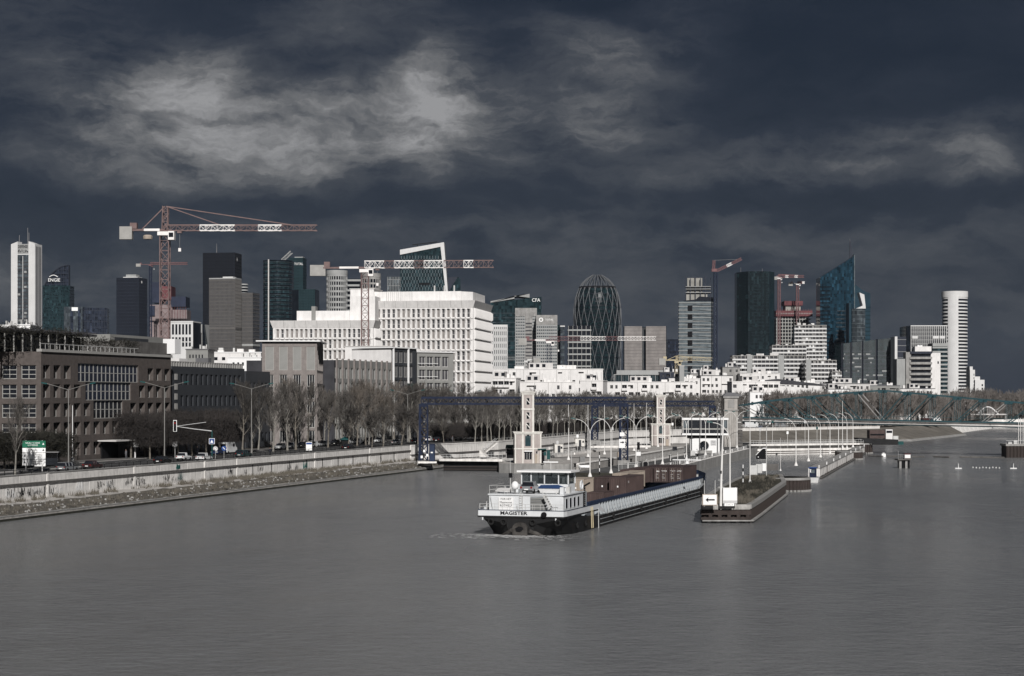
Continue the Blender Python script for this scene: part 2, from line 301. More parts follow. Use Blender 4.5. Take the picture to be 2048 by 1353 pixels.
MB().prism([B(-120, 27.6), B(330, 27.6), B(330, 27.95), B(-120, 27.95)][::-1], RZ-.02, RZ+.14).build('kerb', 'kerbstone', kind='structure')
MB().prism([B(-40, 17.4), B(60, 17.4), B(60, 18.8), B(-40, 18.8)][::-1], RZ-.02, RZ+.15).build('traffic_island', 'kerbstone', kind='structure')
mk = None
for i in range(34):
    s = -20+i*6.0
    if mk is None: mk = MB().add([(0, 0, 0), (3, 0, 0), (3, .15, 0), (0, .15, 0)], [(0, 1, 2, 3)]).mesh('lane_marking', 'paint_white')
    for t in (12.9, 23.2): link('lane_marking', mk, None, B(s, t, RZ+.008), BROT, kind='structure')
# the low masonry bank with its lip, and the path at the wall's foot
def bank():
    m = MB(); n = 120; rows = []
    prof = [(0, -.6), (-.03, .34), (0, .62), (.45, .72), (1.2, .95), (2.2, 1.25), (3.4, 1.62), (3.9, 1.85), (6.6, 2.15), (6.65, 1.0)]
    rnd = random.Random(3)
    for i in range(n+1):
        s = -130+i*(335/n)
        for j, (t, z) in enumerate(prof):
            jz = rnd.uniform(-.1, .1) if 3 <= j <= 7 else 0
            m.v.append(B(s, t+(rnd.uniform(-.12, .12) if j in (4, 5, 6) else 0), z+jz))
    k = len(prof)
    for i in range(n):
        for j in range(k-1): m.f.append((i*k+j, i*k+j+1, (i+1)*k+j+1, (i+1)*k+j)); m.m.append(3 if j == 0 else 1 if j < 3 else (2 if j > 6 else 0))
    m.build('river_bank', ['bank_stone', 'stone', 'path', 'algae'], kind='structure')
bank()
rnd = random.Random(11)
for i in range(150):                                                    # coping stones of the river edge, each its own block
    if i == 0: cm = MB().prism([(0, .02), (1.52, 0), (1.52, .5), (0, .5)], .0, .16).mesh('coping_stone', 'concrete')
    s = -12+i*1.56
    if s < 200: link('coping_stone', cm, bpy.data.objects['river_bank'], B(s, -.06, .6+rnd.uniform(-.03, .03)), BROT+rnd.uniform(-.01, .01))
def weeds(name, spots, hmax, matn, label=None):
    m = MB(); r = random.Random(5)
    for x, y, z, n, sp in spots:
        for _ in range(n):
            a = r.uniform(0, 2*pi); q = r.random()*sp; bx, by = x+cos(a)*q, y+sin(a)*q; h = hmax*r.uniform(.35, 1); w = r.uniform(.02, .045); lx, ly = r.uniform(-.3, .3)*h, r.uniform(-.3, .3)*h
            m.add([(bx-w, by, z-.05), (bx+w, by, z-.05), (bx+lx, by+ly, z+h)], [(0, 1, 2)])
    return m.build(name, matn, kind='stuff')
spots = [(*B(rnd.uniform(-15, 195), rnd.uniform(5.2, 6.6), 2.05)[:3], rnd.randint(15, 60), rnd.uniform(.3, 1.3)) for _ in range(150)]
spots += [(*B(rnd.gauss(108, 22), rnd.uniform(3.8, 6.6), 1.95), rnd.randint(15, 60), rnd.uniform(.4, 1.4)) for _ in range(110)]
spots += [(*B(rnd.uniform(-15, 195), rnd.uniform(.6, 3.6), 1.2), rnd.randint(6, 20), rnd.uniform(.3, .9)) for _ in range(160)]
weeds('dry_weeds', spots, .95, 'dry_grass')
# ---- the quay wall: lower panels, ledge blocks, parapet panels, pilasters
qw = thing('quay_wall', 'long pale concrete quay wall with ledge and graffiti below the riverside road', 'wall', B(0, 6.6, 0), BROT)
rnd = random.Random(21); cache = {}
# local frame: x along quay, y away from river (t)
s = -14.0; i = 0
while s < 192:
    w = rnd.choice((4.6, 5.2, 5.8))
    key = ('low', w)
    if key not in cache:
        cache[key] = MB().box(.02, w-.02, 0, .6, 1.7, 4.42).mesh('wall_panel', 'concrete_light')
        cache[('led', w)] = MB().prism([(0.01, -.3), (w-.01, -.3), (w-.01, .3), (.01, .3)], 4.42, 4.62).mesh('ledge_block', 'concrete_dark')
        cache[('par', w)] = MB().box(.025, w-.025, .02, .55, 4.62, 5.82).mesh('parapet_panel', 'concrete_light')
        cache[('cop', w)] = MB().box(.01, w-.01, -.06, .6, 5.82, 5.93).mesh('coping_slab', 'concrete')
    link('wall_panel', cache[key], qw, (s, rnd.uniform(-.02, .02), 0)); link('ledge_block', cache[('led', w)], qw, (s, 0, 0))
    link('parapet_panel', cache[('par', w)], qw, (s, rnd.uniform(-.02, .02), 0)); link('coping_slab', cache[('cop', w)], qw, (s, 0, 0))
    s += w; i += 1
for s in [-3, 24, 52, 79, 93, 132, 165]: box('pilaster', 'concrete_light', qw, s-.3, s+.3, -.1, .1, 1.7, 5.8)
for s in range(100, 185, 9): box('drain_pipe', 'black_matte', qw, s-.06, s+.06, -.16, -.04, 1.9, 4.4)
def scrawl(parent, x, z, w, h, matn, seed, n=5, thick=.09, y=-.05):
    r = random.Random(seed); m = MB()
    for k in range(n):
        px, pz = x+w*(k+.5)/n, z+h*r.uniform(.1, .4); pts = [(px, pz)]
        for _ in range(4):
            px += r.uniform(-.5, .6)*w/n; pz = z+h*r.uniform(0, 1); pts.append((px, pz))
        for a, b in zip(pts, pts[1:]): m.bar((a[0], y, a[1]), (b[0], y, b[1]), thick, .02, up=(0, 1, 0))
    return m.build('graffiti', matn, parent)
def qpx(px): return Bpx(px, 6.6)[0]
for px, z, w, h, mn, n in ((10, 2.4, 2.6, 1.8, 'white_clean', 9), (12, 2.5, 2.2, 1.6, 'black', 4), (40, 2.6, 1.6, 1.4, 'black', 3), (85, 2.4, 2.2, 1.8, 'black', 6), (150, 2.5, 2.4, 1.8, 'white_clean', 12), (215, 2.6, 2.2, 1.5, 'black', 4),
                           (250, 2.7, 2.4, 1.5, 'black', 5), (352, 4.7, 1.5, 1.0, 'graffiti_teal', 18), (355, 2.5, 2.0, 1.7, 'teal_dark', 8), (455, 2.7, 2.2, 1.5, 'black', 7), (606, 2.3, 2.2, 2.0, 'graffiti_teal', 14),
                           (590, 2.4, 1.6, 1.4, 'black', 3), (700, 2.3, 1.2, 1.6, 'white_clean', 6), (740, 2.3, 1.5, 1.6, 'white_clean', 6), (760, 2.4, 1.0, 1.5, 'black', 3)):
    scrawl(qw, qpx(px), z, w, h, mn, int(px), n)
for k in range(26):
    px = random.Random(k*7+1).choice((20, 60, 100, 190, 225, 260, 300, 400, 480, 530, 640, 680))+k*2; scrawl(qw, qpx(px), 2.35+(k % 3)*.2, 1.3+(k % 4)*.4, 1.3, ('black_matte', 'concrete_dark', 'black_matte', 'sign_grey')[k % 4], k+500, 3+k % 4, .06)
m = MB(); rr = random.Random(71)                                     # loose stones over the bank
for _ in range(1500):
    s, t = rr.uniform(-14, 198), rr.uniform(.3, 3.9); z = .68+(t/3.9)*1.15; r = rr.uniform(.08, .32); n = 5; c = B(s, t, z); a0 = rr.uniform(0, 6.28)
    bs = [(c[0]+r*cos(a0+q*2*pi/n)*rr.uniform(.7, 1.2), c[1]+r*sin(a0+q*2*pi/n)*rr.uniform(.7, 1.2), z-.12) for q in range(n)]; tp = [(c[0]+(b[0]-c[0])*.6, c[1]+(b[1]-c[1])*.6, z+r*rr.uniform(.35, .7)) for b in bs]
    m.add(bs+tp, [(q, (q+1) % n, n+(q+1) % n, n+q) for q in range(n)]+[tuple(range(n, 2*n))]); m.m[-6:] = [rr.choice((0, 0, 0, 0, 1))]*6
m.build('rubble', ['bank_stone', 'concrete'], kind='stuff')
# railing on the wall
rl = thing('quay_railing', 'low dark metal railing along the top of the quay wall', 'railing', B(-14, 7.6, RZ+.1), BROT)
pm = MB().box(-.04, .04, -.04, .04, 0, 1.0).mesh('post', 'black_matte'); rm = MB().box(0, 2.5, -.03, .03, .93, 1.0).mesh('rail', 'black_matte'); rm2 = MB().box(0, 2.5, -.03, .03, .45, .5).mesh('rail', 'black_matte')
for i in range(86): link('post', pm, rl, (i*2.5, 0, 0)); link('rail', rm, rl, (i*2.5, 0, 0)); link('rail', rm2, rl, (i*2.5, 0, 0))
# ---- continuing river walls beyond the locks
def wall_run(name, label, pts, z0, z1, th, m, step=8.0, slope=0.0):
    a0 = pts[0]; root = thing(name, label, 'wall', (a0[0], a0[1], 0))
    for a, b in zip(pts, pts[1:]):
        L_ = sqrt((b[0]-a[0])**2+(b[1]-a[1])**2); n = max(1, int(round(L_/step))); rz = atan2(b[1]-a[1], b[0]-a[0]); w = L_/n
        me = MB().slab([(0, z0), (slope, z1), (slope+th, z1), (th, z0)], .02, w-.02, axis='x').mesh('wall_panel', m)
        ce = MB().box(.01, w-.01, slope-.1, slope+th, z1, z1+.22).mesh('coping_slab', 'concrete_light')
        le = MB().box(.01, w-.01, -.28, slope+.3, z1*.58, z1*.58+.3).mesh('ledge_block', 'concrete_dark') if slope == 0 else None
        for k in range(n):
            p = (a[0]-a0[0]+(b[0]-a[0])*k/n, a[1]-a0[1]+(b[1]-a[1])*k/n, 0)
            link('wall_panel', me, root, p, rz); link('coping_slab', ce, root, p, rz)
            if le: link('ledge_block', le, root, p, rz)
    return root
wall_run('quay_wall', 'low pale retaining wall behind the lock basin and the footbridge', [B(193, 6.4)[:2], (-3.6, 480), (37, 624), (74, 676), (113, 705), (150, 734)], -.5, 5.6, .8, 'concrete_light')
wall_run('quay_wall', 'far sloping pale river wall curving away under the truss bridge', [(203, 838), (240, 935), (277, 1028), (420, 1178)], -.5, 4.6, .9, 'concrete_light', 18, 3.0)
grid_sheet('lock_apron', [B(196, 0)[:2], B(190, 7)[:2], (-3, 480), (37, 624), (30, 628), (-9, 485), (-17, 446)], 2.1, 'path')
def sloped_bank():
    m = MB(); up = [(74, 680, 5.4), (113, 709, 5.4), (150, 738, 5.4), (203, 842, 5.0)]; lo = [(84, 664, .8), (120, 690, .8), (158, 716, .8), (208, 828, .8)]; wl = [(p[0]+1.5, p[1]-1.5, -.3) for p in lo]
    m.v = up+lo+wl
    for r in (0, 4):
        for i in range(3): m.f.append((r+i, r+4+i, r+5+i, r+1+i)); m.m.append(0 if r == 0 else 1)
    m.build('far_bank', ['far_bank', 'concrete'], kind='structure')
sloped_bank()
# ---- lock islands
def island(name, poly, z, top, side='concrete'):
    n = len(poly); o = MB(); o.prism(poly, -1.0, z, caps=False); o.mi = 1; o.add([(p[0], p[1], z) for p in poly], [tuple(range(n))]); return o.build(name, [side, top], kind='structure')
island('lock_island_narrow', [(-3.2, 424), (-3.0, 418), (.5, 414), (9, 411), (13, 412), (15, 415), (38.6, 503), (54, 562), (60, 600), (44, 600), (24, 530)], 2.2, 'path')
island('lock_island', [(7.7, 345), (9.5, 341), (20, 339), (22.5, 342), (43, 420), (70, 529), (80, 568), (85, 600), (72, 600), (50, 500), (28.5, 420)], 2.35, 'island_asphalt', 'concrete')
grid_sheet('island_lawn', [(8.6, 345.5), (10, 342), (19.6, 340), (21.6, 343), (26.2, 360), (13, 362)], 2.36, 'turf')
iw = thing('lock_side_wall', 'weathered concrete lock wall in tall panels beside the open channel', 'wall', (21.9, 338.6, 0), atan2(109, 27))
w_ = w_i = 9.3; me = MB().box(.03, w_-.03, -.35, .5, -.8, 2.45).mesh('wall_panel', 'concrete_light')
L_ = sqrt((70-22.5)**2+(529-342)**2)
for i in range(21): link('wall_panel', me, iw, (i*w_+2, -.3, 0))
lw = thing('lock_chamber_wall', 'grey stone lock wall with pale coping facing the middle chamber', 'wall', (15.1, 413.5, 0), atan2(88, 23.6))
me = MB().box(.02, 5.98, -.3, .4, -.5, 2.05).mesh('wall_panel', 'stone'); ce = MB().box(.01, 5.99, -.42, .6, 2.05, 2.3).mesh('coping_slab', 'concrete_light')
for i in range(24): link('wall_panel', me, lw, (i*6, 0, 0)); link('coping_slab', ce, lw, (i*6, 0, 0))
# ================================================================ THE BARGE (local: x starboard, y forward, z up from the waterline)
def barge():
    b = thing('barge', 'long river cargo barge with white deckhouse at its stern, steaming towards the locks', 'barge', (1.1, 227, 0), RAD(-16.5))
    # hull: cross sections along y -> half widths at (keel, chine, deck) ; stern counter overhangs
    st = [(0.0, 1.9, 5.55, 1.55, 2.55), (1.0, 3.0, 5.68, 1.0, 2.55), (3.0, 4.6, 5.7, .35, 2.5), (6.0, 5.4, 5.7, -.1, 2.35), (12, 5.7, 5.7, -.3, 1.9), (18, 5.7, 5.7, -.4, 1.55), (60, 5.7, 5.7, -.4, 1.5), (92, 5.7, 5.7, -.4, 1.6), (98, 5.5, 5.6, -.4, 2.3), (102, 4.4, 4.8, -.4, 2.8), (105, 2.4, 2.9, -.4, 3.1), (106.4, .4, .7, -.4, 3.3)]
    m = MB(); k = 8
    for y, wl, wd, zl, zd in st:
        zm = zl+(zd-zl)*.55
        m.v += [(-wl*.6, y, -1.0), (-wl, y, zl), (-(wl*.25+wd*.75), y, zm), (-wd, y, zd), (wd, y, zd), (wl*.25+wd*.75, y, zm), (wl, y, zl), (wl*.6, y, -1.0)]
    n = len(st)
    for i in range(n-1):
        for j in range(k):
            a, c = i*k+j, i*k+(j+1) % k; m.f.append((a, c, c+k, a+k)); m.m.append(1 if j == 3 else 0)
    m.f.append(tuple(range(k-1, -1, -1))); m.m.append(2); m.f.append(tuple(range((n-1)*k, n*k))); m.m.append(0)
    m.build('hull', ['hull_black', 'deck_grey', 'hull_black'], b)
    # raked stern plating below the overhang and the rudder tunnel
    m = MB()
    arch = [(-.95, -.2), (-.95, 1.0)]+[(-.95*cos(a*pi/8), 1.0+.75*sin(a*pi/8)) for a in range(1, 8)]+[(.95, 1.0), (.95, -.2)]
    m.slab(arch, -.55, 1.2); m.build('rudder_trunk', 'hull_under', b)
    m = MB(); m.slab([(-.42, .6), (-.55, 1.0), (-.1, 1.25), (.4, 1.15), (.5, .9), (.1, .55)], -.62, -.5); m.build('rudder_opening', 'black', b)
    for sx in (-1, 1): MB().tube([(sx*1.1, -.1, .7), (sx*2.0, .5, .25), (sx*2.9, 1.0, -.1)], [.3, .28, .1], 8).build('propeller_bossing', 'hull_under', b)
    # white band round the stern, blue grey rubbing strake
    def band(name, o, z0, z1, ys, matn):
        m = MB(); L_ = []
        for w, y in ys: L_.append((w+o, y))
        left = [(-x, y) for x, y in L_][::-1]; pts = left+L_
        for i, (x, y) in enumerate(pts):
            dz = 0
            m.v += [(x, y-(o if y <= 0 else 0), z0), (x, y-(o if y <= 0 else 0), z1)]
        for i in range(len(pts)-1): m.f.append((2*i, 2*i+2, 2*i+3, 2*i+1)); m.m.append(0)
        return m.build(name, matn, b)
    band('stern_band', .06, 2.5, 3.2, [(5.55, 0), (5.72, 1), (5.74, 3), (5.74, 12), (5.74, 17.5)], 'ship_white'); band('stern_rail_cap', .1, 3.2, 3.28, [(5.55, 0), (5.72, 1), (5.74, 3), (5.74, 17.5)], 'ship_blue')
    band('rubbing_strake', .12, 2.3, 2.5, [(5.55, 0), (5.72, 1), (5.74, 3), (5.74, 17.5)], 'hull_black')
    for sx in (1, -1): MB().add([(sx*5.82, 17.5, 3.2), (sx*5.82, 17.5, 2.35), (sx*5.82, 23, 1.5), (sx*5.82, 22, 1.75)], [(0, 1, 2, 3)]).build('band_taper', 'ship_white', b)
    text('MAGISTER', .62, 'black', b, (-.9, -.1, 2.86), ext=.01, sx=1.25, bold=.012)
    MB().lathe([(.34, 0), (.34, .3), (.2, .32)], 16).build('hawse_pipe', 'black', b, (3.1, -.12, 2.75)).rotation_euler = (RAD(90), 0, 0)
    for x in (-5.0, 4.6): box('stern_light', 'ship_white', b, x-.08, x+.08, -.12, -.02, 1.95, 2.3)
    # deckhouse
    dh = MB().prism([(-4.9, 2.4), (4.75, 2.4), (4.9, 2.55), (4.9, 12.6), (-4.9, 12.6)], 2.4, 5.0).build('deckhouse', 'ship_white', b)
    MB().prism([(-5.05, 2.25), (5.05, 2.25), (5.05, 12.75), (-5.05, 12.75)], 5.0, 5.14).build('deckhouse_roof', 'ship_white', b)
    pw = MB(); pw.box(0, .06, -.38, .38, -.6, .6); pm_ = pw.mesh('porthole', 'window')
    fr = MB().box(0, .05, -.47, .47, -.7, .7).mesh('window_frame', 'ship_white')
    for i, y in enumerate((3.9, 5.9, 7.9, 9.9)):
        link('window', pm_, b, (4.91, y, 3.95)); link('window_frame', fr, b, (4.885, y, 3.95))
    box('grille', 'deck_grey', b, .6, 2.6, 2.32, 2.42, 2.7, 4.85)
    for i in range(9): box('louvre', 'grey_panel', b, .65, 2.55, 2.22, 2.34, 2.8+i*.22, 2.92+i*.22)
    for sx in (-.3, .15): box('ladder_rail', 'galv', b, sx-.6, sx-.54, 2.3, 2.36, 2.6, 5.3)
    for i in range(8): box('ladder_rung', 'galv', b, -.9, -.42, 2.3, 2.35, 2.8+i*.3, 2.84+i*.3)
    # stair to the roof
    m = MB(); m.bar((4.0, 2.0, 2.6), (2.6, 2.1, 5.1), .1, .25).bar((4.0, 1.2, 2.6), (2.6, 1.3, 5.1), .1, .25); m.build('stair_stringer', 'galv', b)
    for i in range(8): box('stair_tread', 'steel', b, 3.85-i*.18, 4.1-i*.18, 1.25, 2.0, 2.8+i*.3, 2.84+i*.3)
    sg = box('sign_board', 'white_clean', b, -3.6, -1.6, 2.2, 2.3, 2.95, 4.75)
    for i, (tx, sz) in enumerate((('FOR HET', .36), ('Maaswonet', .36), ('ROTWELF', .36))): text(tx, sz, 'black_matte', sg, (-2.6, 2.18, 4.5-i*.42), ext=.004)
    # railings round the stern and roof
    for z in (3.6, 4.0):
        MB().tube([(-5.5, .15, z), (5.5, .15, z)], .025, 5).build('stern_railing', 'galv', b)
    for i in range(12): box('railing_post', 'galv', b, -5.5+i, -5.46+i, .13, .17, 3.2, 4.02)
    for x in (-5.0, 3.9, 4.4): MB().lathe([(.22, 0), (.16, .1), (.16, .55), (.24, .6), (.24, .68)], 10).build('bollard', 'ship_white', b, (x, .9, 3.0))
    for x in (-4.9, -3.9, -2.9): box('roof_rail_post', 'galv', b, x-.02, x+.02, 2.5, 2.54, 5.14, 6.2)
    for z in (5.65, 6.2): MB().tube([(-4.9, 2.52, z), (-4.9, 9.0, z)], .025, 5).build('roof_railing', 'galv', b); MB().tube([(-4.9, 2.52, z), (-1.9, 2.52, z)], .025, 5).build('roof_railing', 'galv', b)
    # wheelhouse
    wh = MB().prism([(-2.2, 8.0), (4.1, 8.0), (4.1, 11.5), (-2.2, 11.5)], 5.14, 6.2).build('wheelhouse_base', 'ship_white', b)
    gl = MB()
    for (x0, y0, x1, y1) in ((-2.15, 8.05, 4.05, 8.05), (4.05, 8.05, 4.05, 11.45), (-2.15, 11.45, -2.15, 8.05), (4.05, 11.45, -2.15, 11.45)): gl.add([(x0, y0, 6.2), (x1, y1, 6.2), (x1, y1, 7.7), (x0, y0, 7.7)], [(0, 1, 2, 3)])
    gl.build('wheelhouse_glazing', 'clear_glass', b)
    for x in (-2.2, -.9, .9, 2.8, 4.1):
        for y in (8.0, 11.5): box('window_post', 'ship_white', b, x-.07, x+.07, y-.07, y+.07, 6.2, 7.75)
    MB().prism([(-2.7, 7.4), (4.6, 7.4), (4.6, 12.0), (-2.7, 12.0)], 7.72, 7.95).build('wheelhouse_roof', 'white_clean', b)
    box('helm_console', 'black_matte', b, -.5, 2.4, 10.2, 11.2, 6.2, 6.85); box('helm_chair', 'black_matte', b, .8, 1.5, 9.0, 9.7, 6.2, 7.35)
    MB().tube([(1.2, 10, 7.95), (1.2, 10, 9.0)], .05, 6).build('radar_mast', 'galv', b); MB().bar((.2, 10, 9.0), (2.2, 10, 9.0), .12, .14).build('radar_scanner', 'white_clean', b)
    # lifebuoy stand
    ring = MB(); 
    ring.tube([(5.0, 11.4+.55*cos(a*pi/8), 5.95+.55*sin(a*pi/8)) for a in range(17)], .13, 6); ring.build('lifebuoy', 'ship_white', b)
    for sx in (-1.6,): MB().tube([(-5.0, 1.6, 3.0), (-5.0, 1.6, 4.2)], .05, 5).build('davit', 'galv', b)
    MB().tube([(-4.4, 2.2, 3.3), (-4.6, 2.0, 4.9)], .03, 5).build('davit', 'galv', b)
    # hold coaming with ribs and dark top rail
    for sx in (1, -1):
        m = MB(); m.box(4.55*sx-.08, 4.55*sx+.08, 15.5, 98, 1.4, 3.05); m.build('hold_coaming', 'coaming', b)
        m = MB(); m.box(4.6*sx-.32, 4.6*sx+.32, 15.0, 98.5, 3.05, 3.42); m.build('coaming_rail', 'ship_blue', b)
    rib = MB().add([(0, 0, 0), (.75, 0, 0), (.3, 0, 1.6), (0, 0, 1.6), (0, .3, 0), (.75, .3, 0), (.3, .3, 1.6), (0, .3, 1.6)], [(0, 1, 2, 3), (7, 6, 5, 4), (1, 5, 6, 2), (0, 4, 5, 1)]).mesh('rib', 'hull_grey')
    for i in range(48): link('rib', rib, b, (4.6, 20+i*1.62, 1.48))
    MB().box(-4.6, 4.6, 97.8, 98.1, 1.4, 3.3).build('hold_end', 'hull_grey', b); MB().box(-4.6, 4.6, 15.0, 15.3, 1.4, 3.3).build('hold_end', 'hull_grey', b)
    box('hold_floor', 'deck_grey', b, -4.4, 4.4, 15.5, 97.8, .2, .4)
    # bow bulwark
    m = MB(); pts = [(5.6, 97, 1.9, 3.3), (5.6, 98, 2.3, 3.5), (4.9, 102, 2.8, 3.9), (3.0, 105, 3.1, 4.3), (.8, 106.5, 3.3, 4.5), (-.8, 106.5, 3.3, 4.5), (-3.0, 105, 3.1, 4.3), (-4.9, 102, 2.8, 3.9), (-5.6, 98, 2.3, 3.5)]
    for x, y, z0, z1 in pts: m.v += [(x, y, z0-.2), (x, y, z1)]
    for i in range(len(pts)-1): m.f.append((2*i, 2*i+2, 2*i+3, 2*i+1)); m.m.append(0)
    m.build('bow_bulwark', 'ship_blue', b); MB().lathe([(.5, 0), (.5, .9), (.62, 1.0)], 10).build('anchor_winch', 'galv', b, (3.2, 101.5, 2.7))
    box('fore_mast', 'white_clean', b, 1.9, 2.05, 99.5, 99.65, 2.4, 7.2); MB().bar((-.6, 99.6, 6.3), (4.6, 99.6, 6.3), .25, .18).build('mast_yard', 'white_clean', b); MB().lathe([(.05, 0), (.4, .1), (.3, .5), (.0, .6)], 10).build('radar_dome', 'white_clean', b, (2, 99.6, 5.5))
    for y in (13.2, 14.0): MB().tube([(5.85, y, 3.0), (5.95, y, .2)], .07, 6).build('fender_rope', 'crane_yellow', b)
    MB().tube([(5.85, 17.2, 2.6), (5.9, 17.2, -.1)], .06, 6).build('fender_pole', 'galv', b)
    for i in range(9): box('ladder_rung', 'white_clean', b, 4.92, 5.02, 12.9, 13.3, 3.0+i*.28, 3.06+i*.28)
    for y in (12.85, 13.3): box('ladder_rail', 'black_matte', b, 4.9, 5.05, y, y+.06, 2.6, 5.6)
    m = MB(); m.box(3.9, 4.9, 13.6, 14.6, 1.6, 5.0); m.build('vent_casing', 'hull_grey', b); m = MB(); m.bar((4.6, 13.6, 5.6), (4.2, 19, 5.9), .18); m.build('derrick', 'black_matte', b)
    for z0, z1, mn in ((5.1, 5.9, 'black'), (6.5, 7.0, 'black')): box('signal_lamp', mn, b, 2.3, 2.7, 15.6, 15.9, z0+.2, z1+.3)
    MB().tube([(2.5, 15.75, 1.5), (2.5, 15.75, 7.0)], .05, 5).build('signal_post', 'galv', b)
    MB().tube([(-2.9, 5.2, 5.1), (-2.9, 5.2, 7.6)], .05, 5).build('signal_post', 'galv', b); box('signal_lamp', 'black', b, -3.1, -2.7, 5.1, 5.4, 7.1, 7.7)
    return b
gm = bpy.data.materials.new('clear_glass'); gm.use_nodes = True; M['clear_glass'] = gm
nt = gm.node_tree; gp = nt.nodes['Principled BSDF']; tr = nt.nodes.new('ShaderNodeBsdfTransparent'); ms = nt.nodes.new('ShaderNodeMixShader'); ms.inputs[0].default_value = .45
tr.inputs[0].default_value = (.75, .8, .82, 1); gp.inputs['Base Color'].default_value = (.05, .06, .065, 1); gp.inputs['Roughness'].default_value = .08
nt.links.new(tr.outputs[0], ms.inputs[1]); nt.links.new(gp.outputs[0], ms.inputs[2]); nt.links.new(ms.outputs[0], nt.nodes['Material Output'].inputs[0])
bg_ = barge()
BR = Matrix.Rotation(RAD(-16.5), 3, 'Z')
def onb(x, y, z): v = BR @ Vector((x, y, z)); return (v.x+1.1, v.y+227, v.z)
# things standing on the barge
def container(L_, matn, label, loc, doors=False, codes=None, h=2.6, w=2.5):
    c = thing('shipping_container', label, 'container', onb(*loc), RAD(-16.5), 'containers in the barge hold')
    # corrugated walls: one folded sheet all round
    m = MB(); n = 9
    def wave(p0, p1, k, nrm):
        pts = []
        for i in range(k):
            for f, o in ((0, 0), (.3, 0), (.5, .06), (.8, .06)):
                u = (i+f)/k; pts.append((p0[0]+(p1[0]-p0[0])*u+nrm[0]*o, p0[1]+(p1[1]-p0[1])*u+nrm[1]*o))
        return pts
    ring = wave((.06, .06), (w-.06, .06), 9, (0, -1))+wave((w-.06, .06), (w-.06, L_-.06), int(L_*2.2), (1, 0))+wave((w-.06, L_-.06), (.06, L_-.06), 9, (0, 1))+wave((.06, L_-.06), (.06, .06), int(L_*2.2), (-1, 0))
    if doors: ring = [(.06, .06), (w-.06, .06)]+ring[36:]
    m.prism(ring, .1, h-.1, caps=False); m.build('corrugated_wall', matn, c)
    MB().box(0.03, w-.03, .03, L_-.03, h-.1, h-.02).build('roof', matn, c)
    for x in (0, w-.14):
        for y in (0, L_-.14): box('corner_post', matn, c, x, x+.14, y-.02, y+.16, 0, h)
    for x0, x1, y0, y1 in ((0.14, w-.14, -.015, .08), (.14, w-.14, L_-.08, L_)):
        for z in (0.0, h-.14): box('end_rail', matn, c, x0, x1, y0, y1, z, z+.14)
    if doors:
        for k in (0, 1):
            d = box('door', matn, c, .16+k*(w/2-.14), w/2-.02+k*(w/2-.14), -.02, .05, .16, h-.16)
            for q in (.3, .7): MB().tube([(.16+k*(w/2-.14)+q*(w/2-.2), -.06, .2), (.16+k*(w/2-.14)+q*(w/2-.2), -.06, h-.2)], .022, 5).build('locking_bar', 'box_beige', d)
            wd = codes[k % len(codes)]; cx_ = .16+w/4+k*(w/2-.14)-.06
            if wd: text(wd, .4, 'paint_white', d, (cx_, -.03, 1.9), ext=.003, bold=.008)
            else: marks(6, .2, 'paint_white', d, (cx_, -.03, 1.95), k+int(loc[0]*10), .006)
            for q in range(3): box('marking', 'sign_grey', d, .35+k*(w/2-.14), .35+k*(w/2-.14)+(.4, .25, .5)[q], -.028, -.02, 1.35-q*.32, 1.41-q*.32)
    else:
        box('warning_label', 'paint_white', c, w/2-.1, w/2+.1, -.04, -.01, 1.15, 1.4)
    if codes and not doors: text(codes[0], .5, 'paint_white', c, (w+.03, 1.6, 1.9), rot=(RAD(90), 0, RAD(90)), ext=.003)
    return c
container(12.2, 'box_brown', 'brown corrugated container end standing proud beside the barge coaming', (1.95, 40, 3.1), codes=['4 2'])
container(6.06, 'box_brown_dark', 'dark brown container tucked behind the proud brown one', (-.75, 41.5, 3.05))
container(6.06, 'box_beige', 'beige container just forward of the lifebuoy and wheelhouse', (-3.4, 36, 3.0))
container(12.2, 'box_beige', 'pale beige container with long flat roof amidships in the hold', (-.9, 54, 3.1))
container(6.06, 'box_brown', 'low brown container nearest the deckhouse, sunk in the hold', (1.6, 27.5, 1.55))
container(12.2, 'box_brown_dark', 'dark brown container at the bow with lettered doors against the coaming', (1.95, 83.5, 3.0), True, ['', ''])
container(12.2, 'box_brown_dark', 'dark brown container at the bow with lettered doors, inner one of the pair', (-.65, 83.5, 3.0), True, ['tex', ''])
container(12.2, 'box_brown', 'brown container on the port side behind the long beige roof', (-3.4, 70, 3.05))
container(12.2, 'box_brown_dark', 'dark brown container farthest to port beside the lettered pair', (-3.3, 84, 2.95))
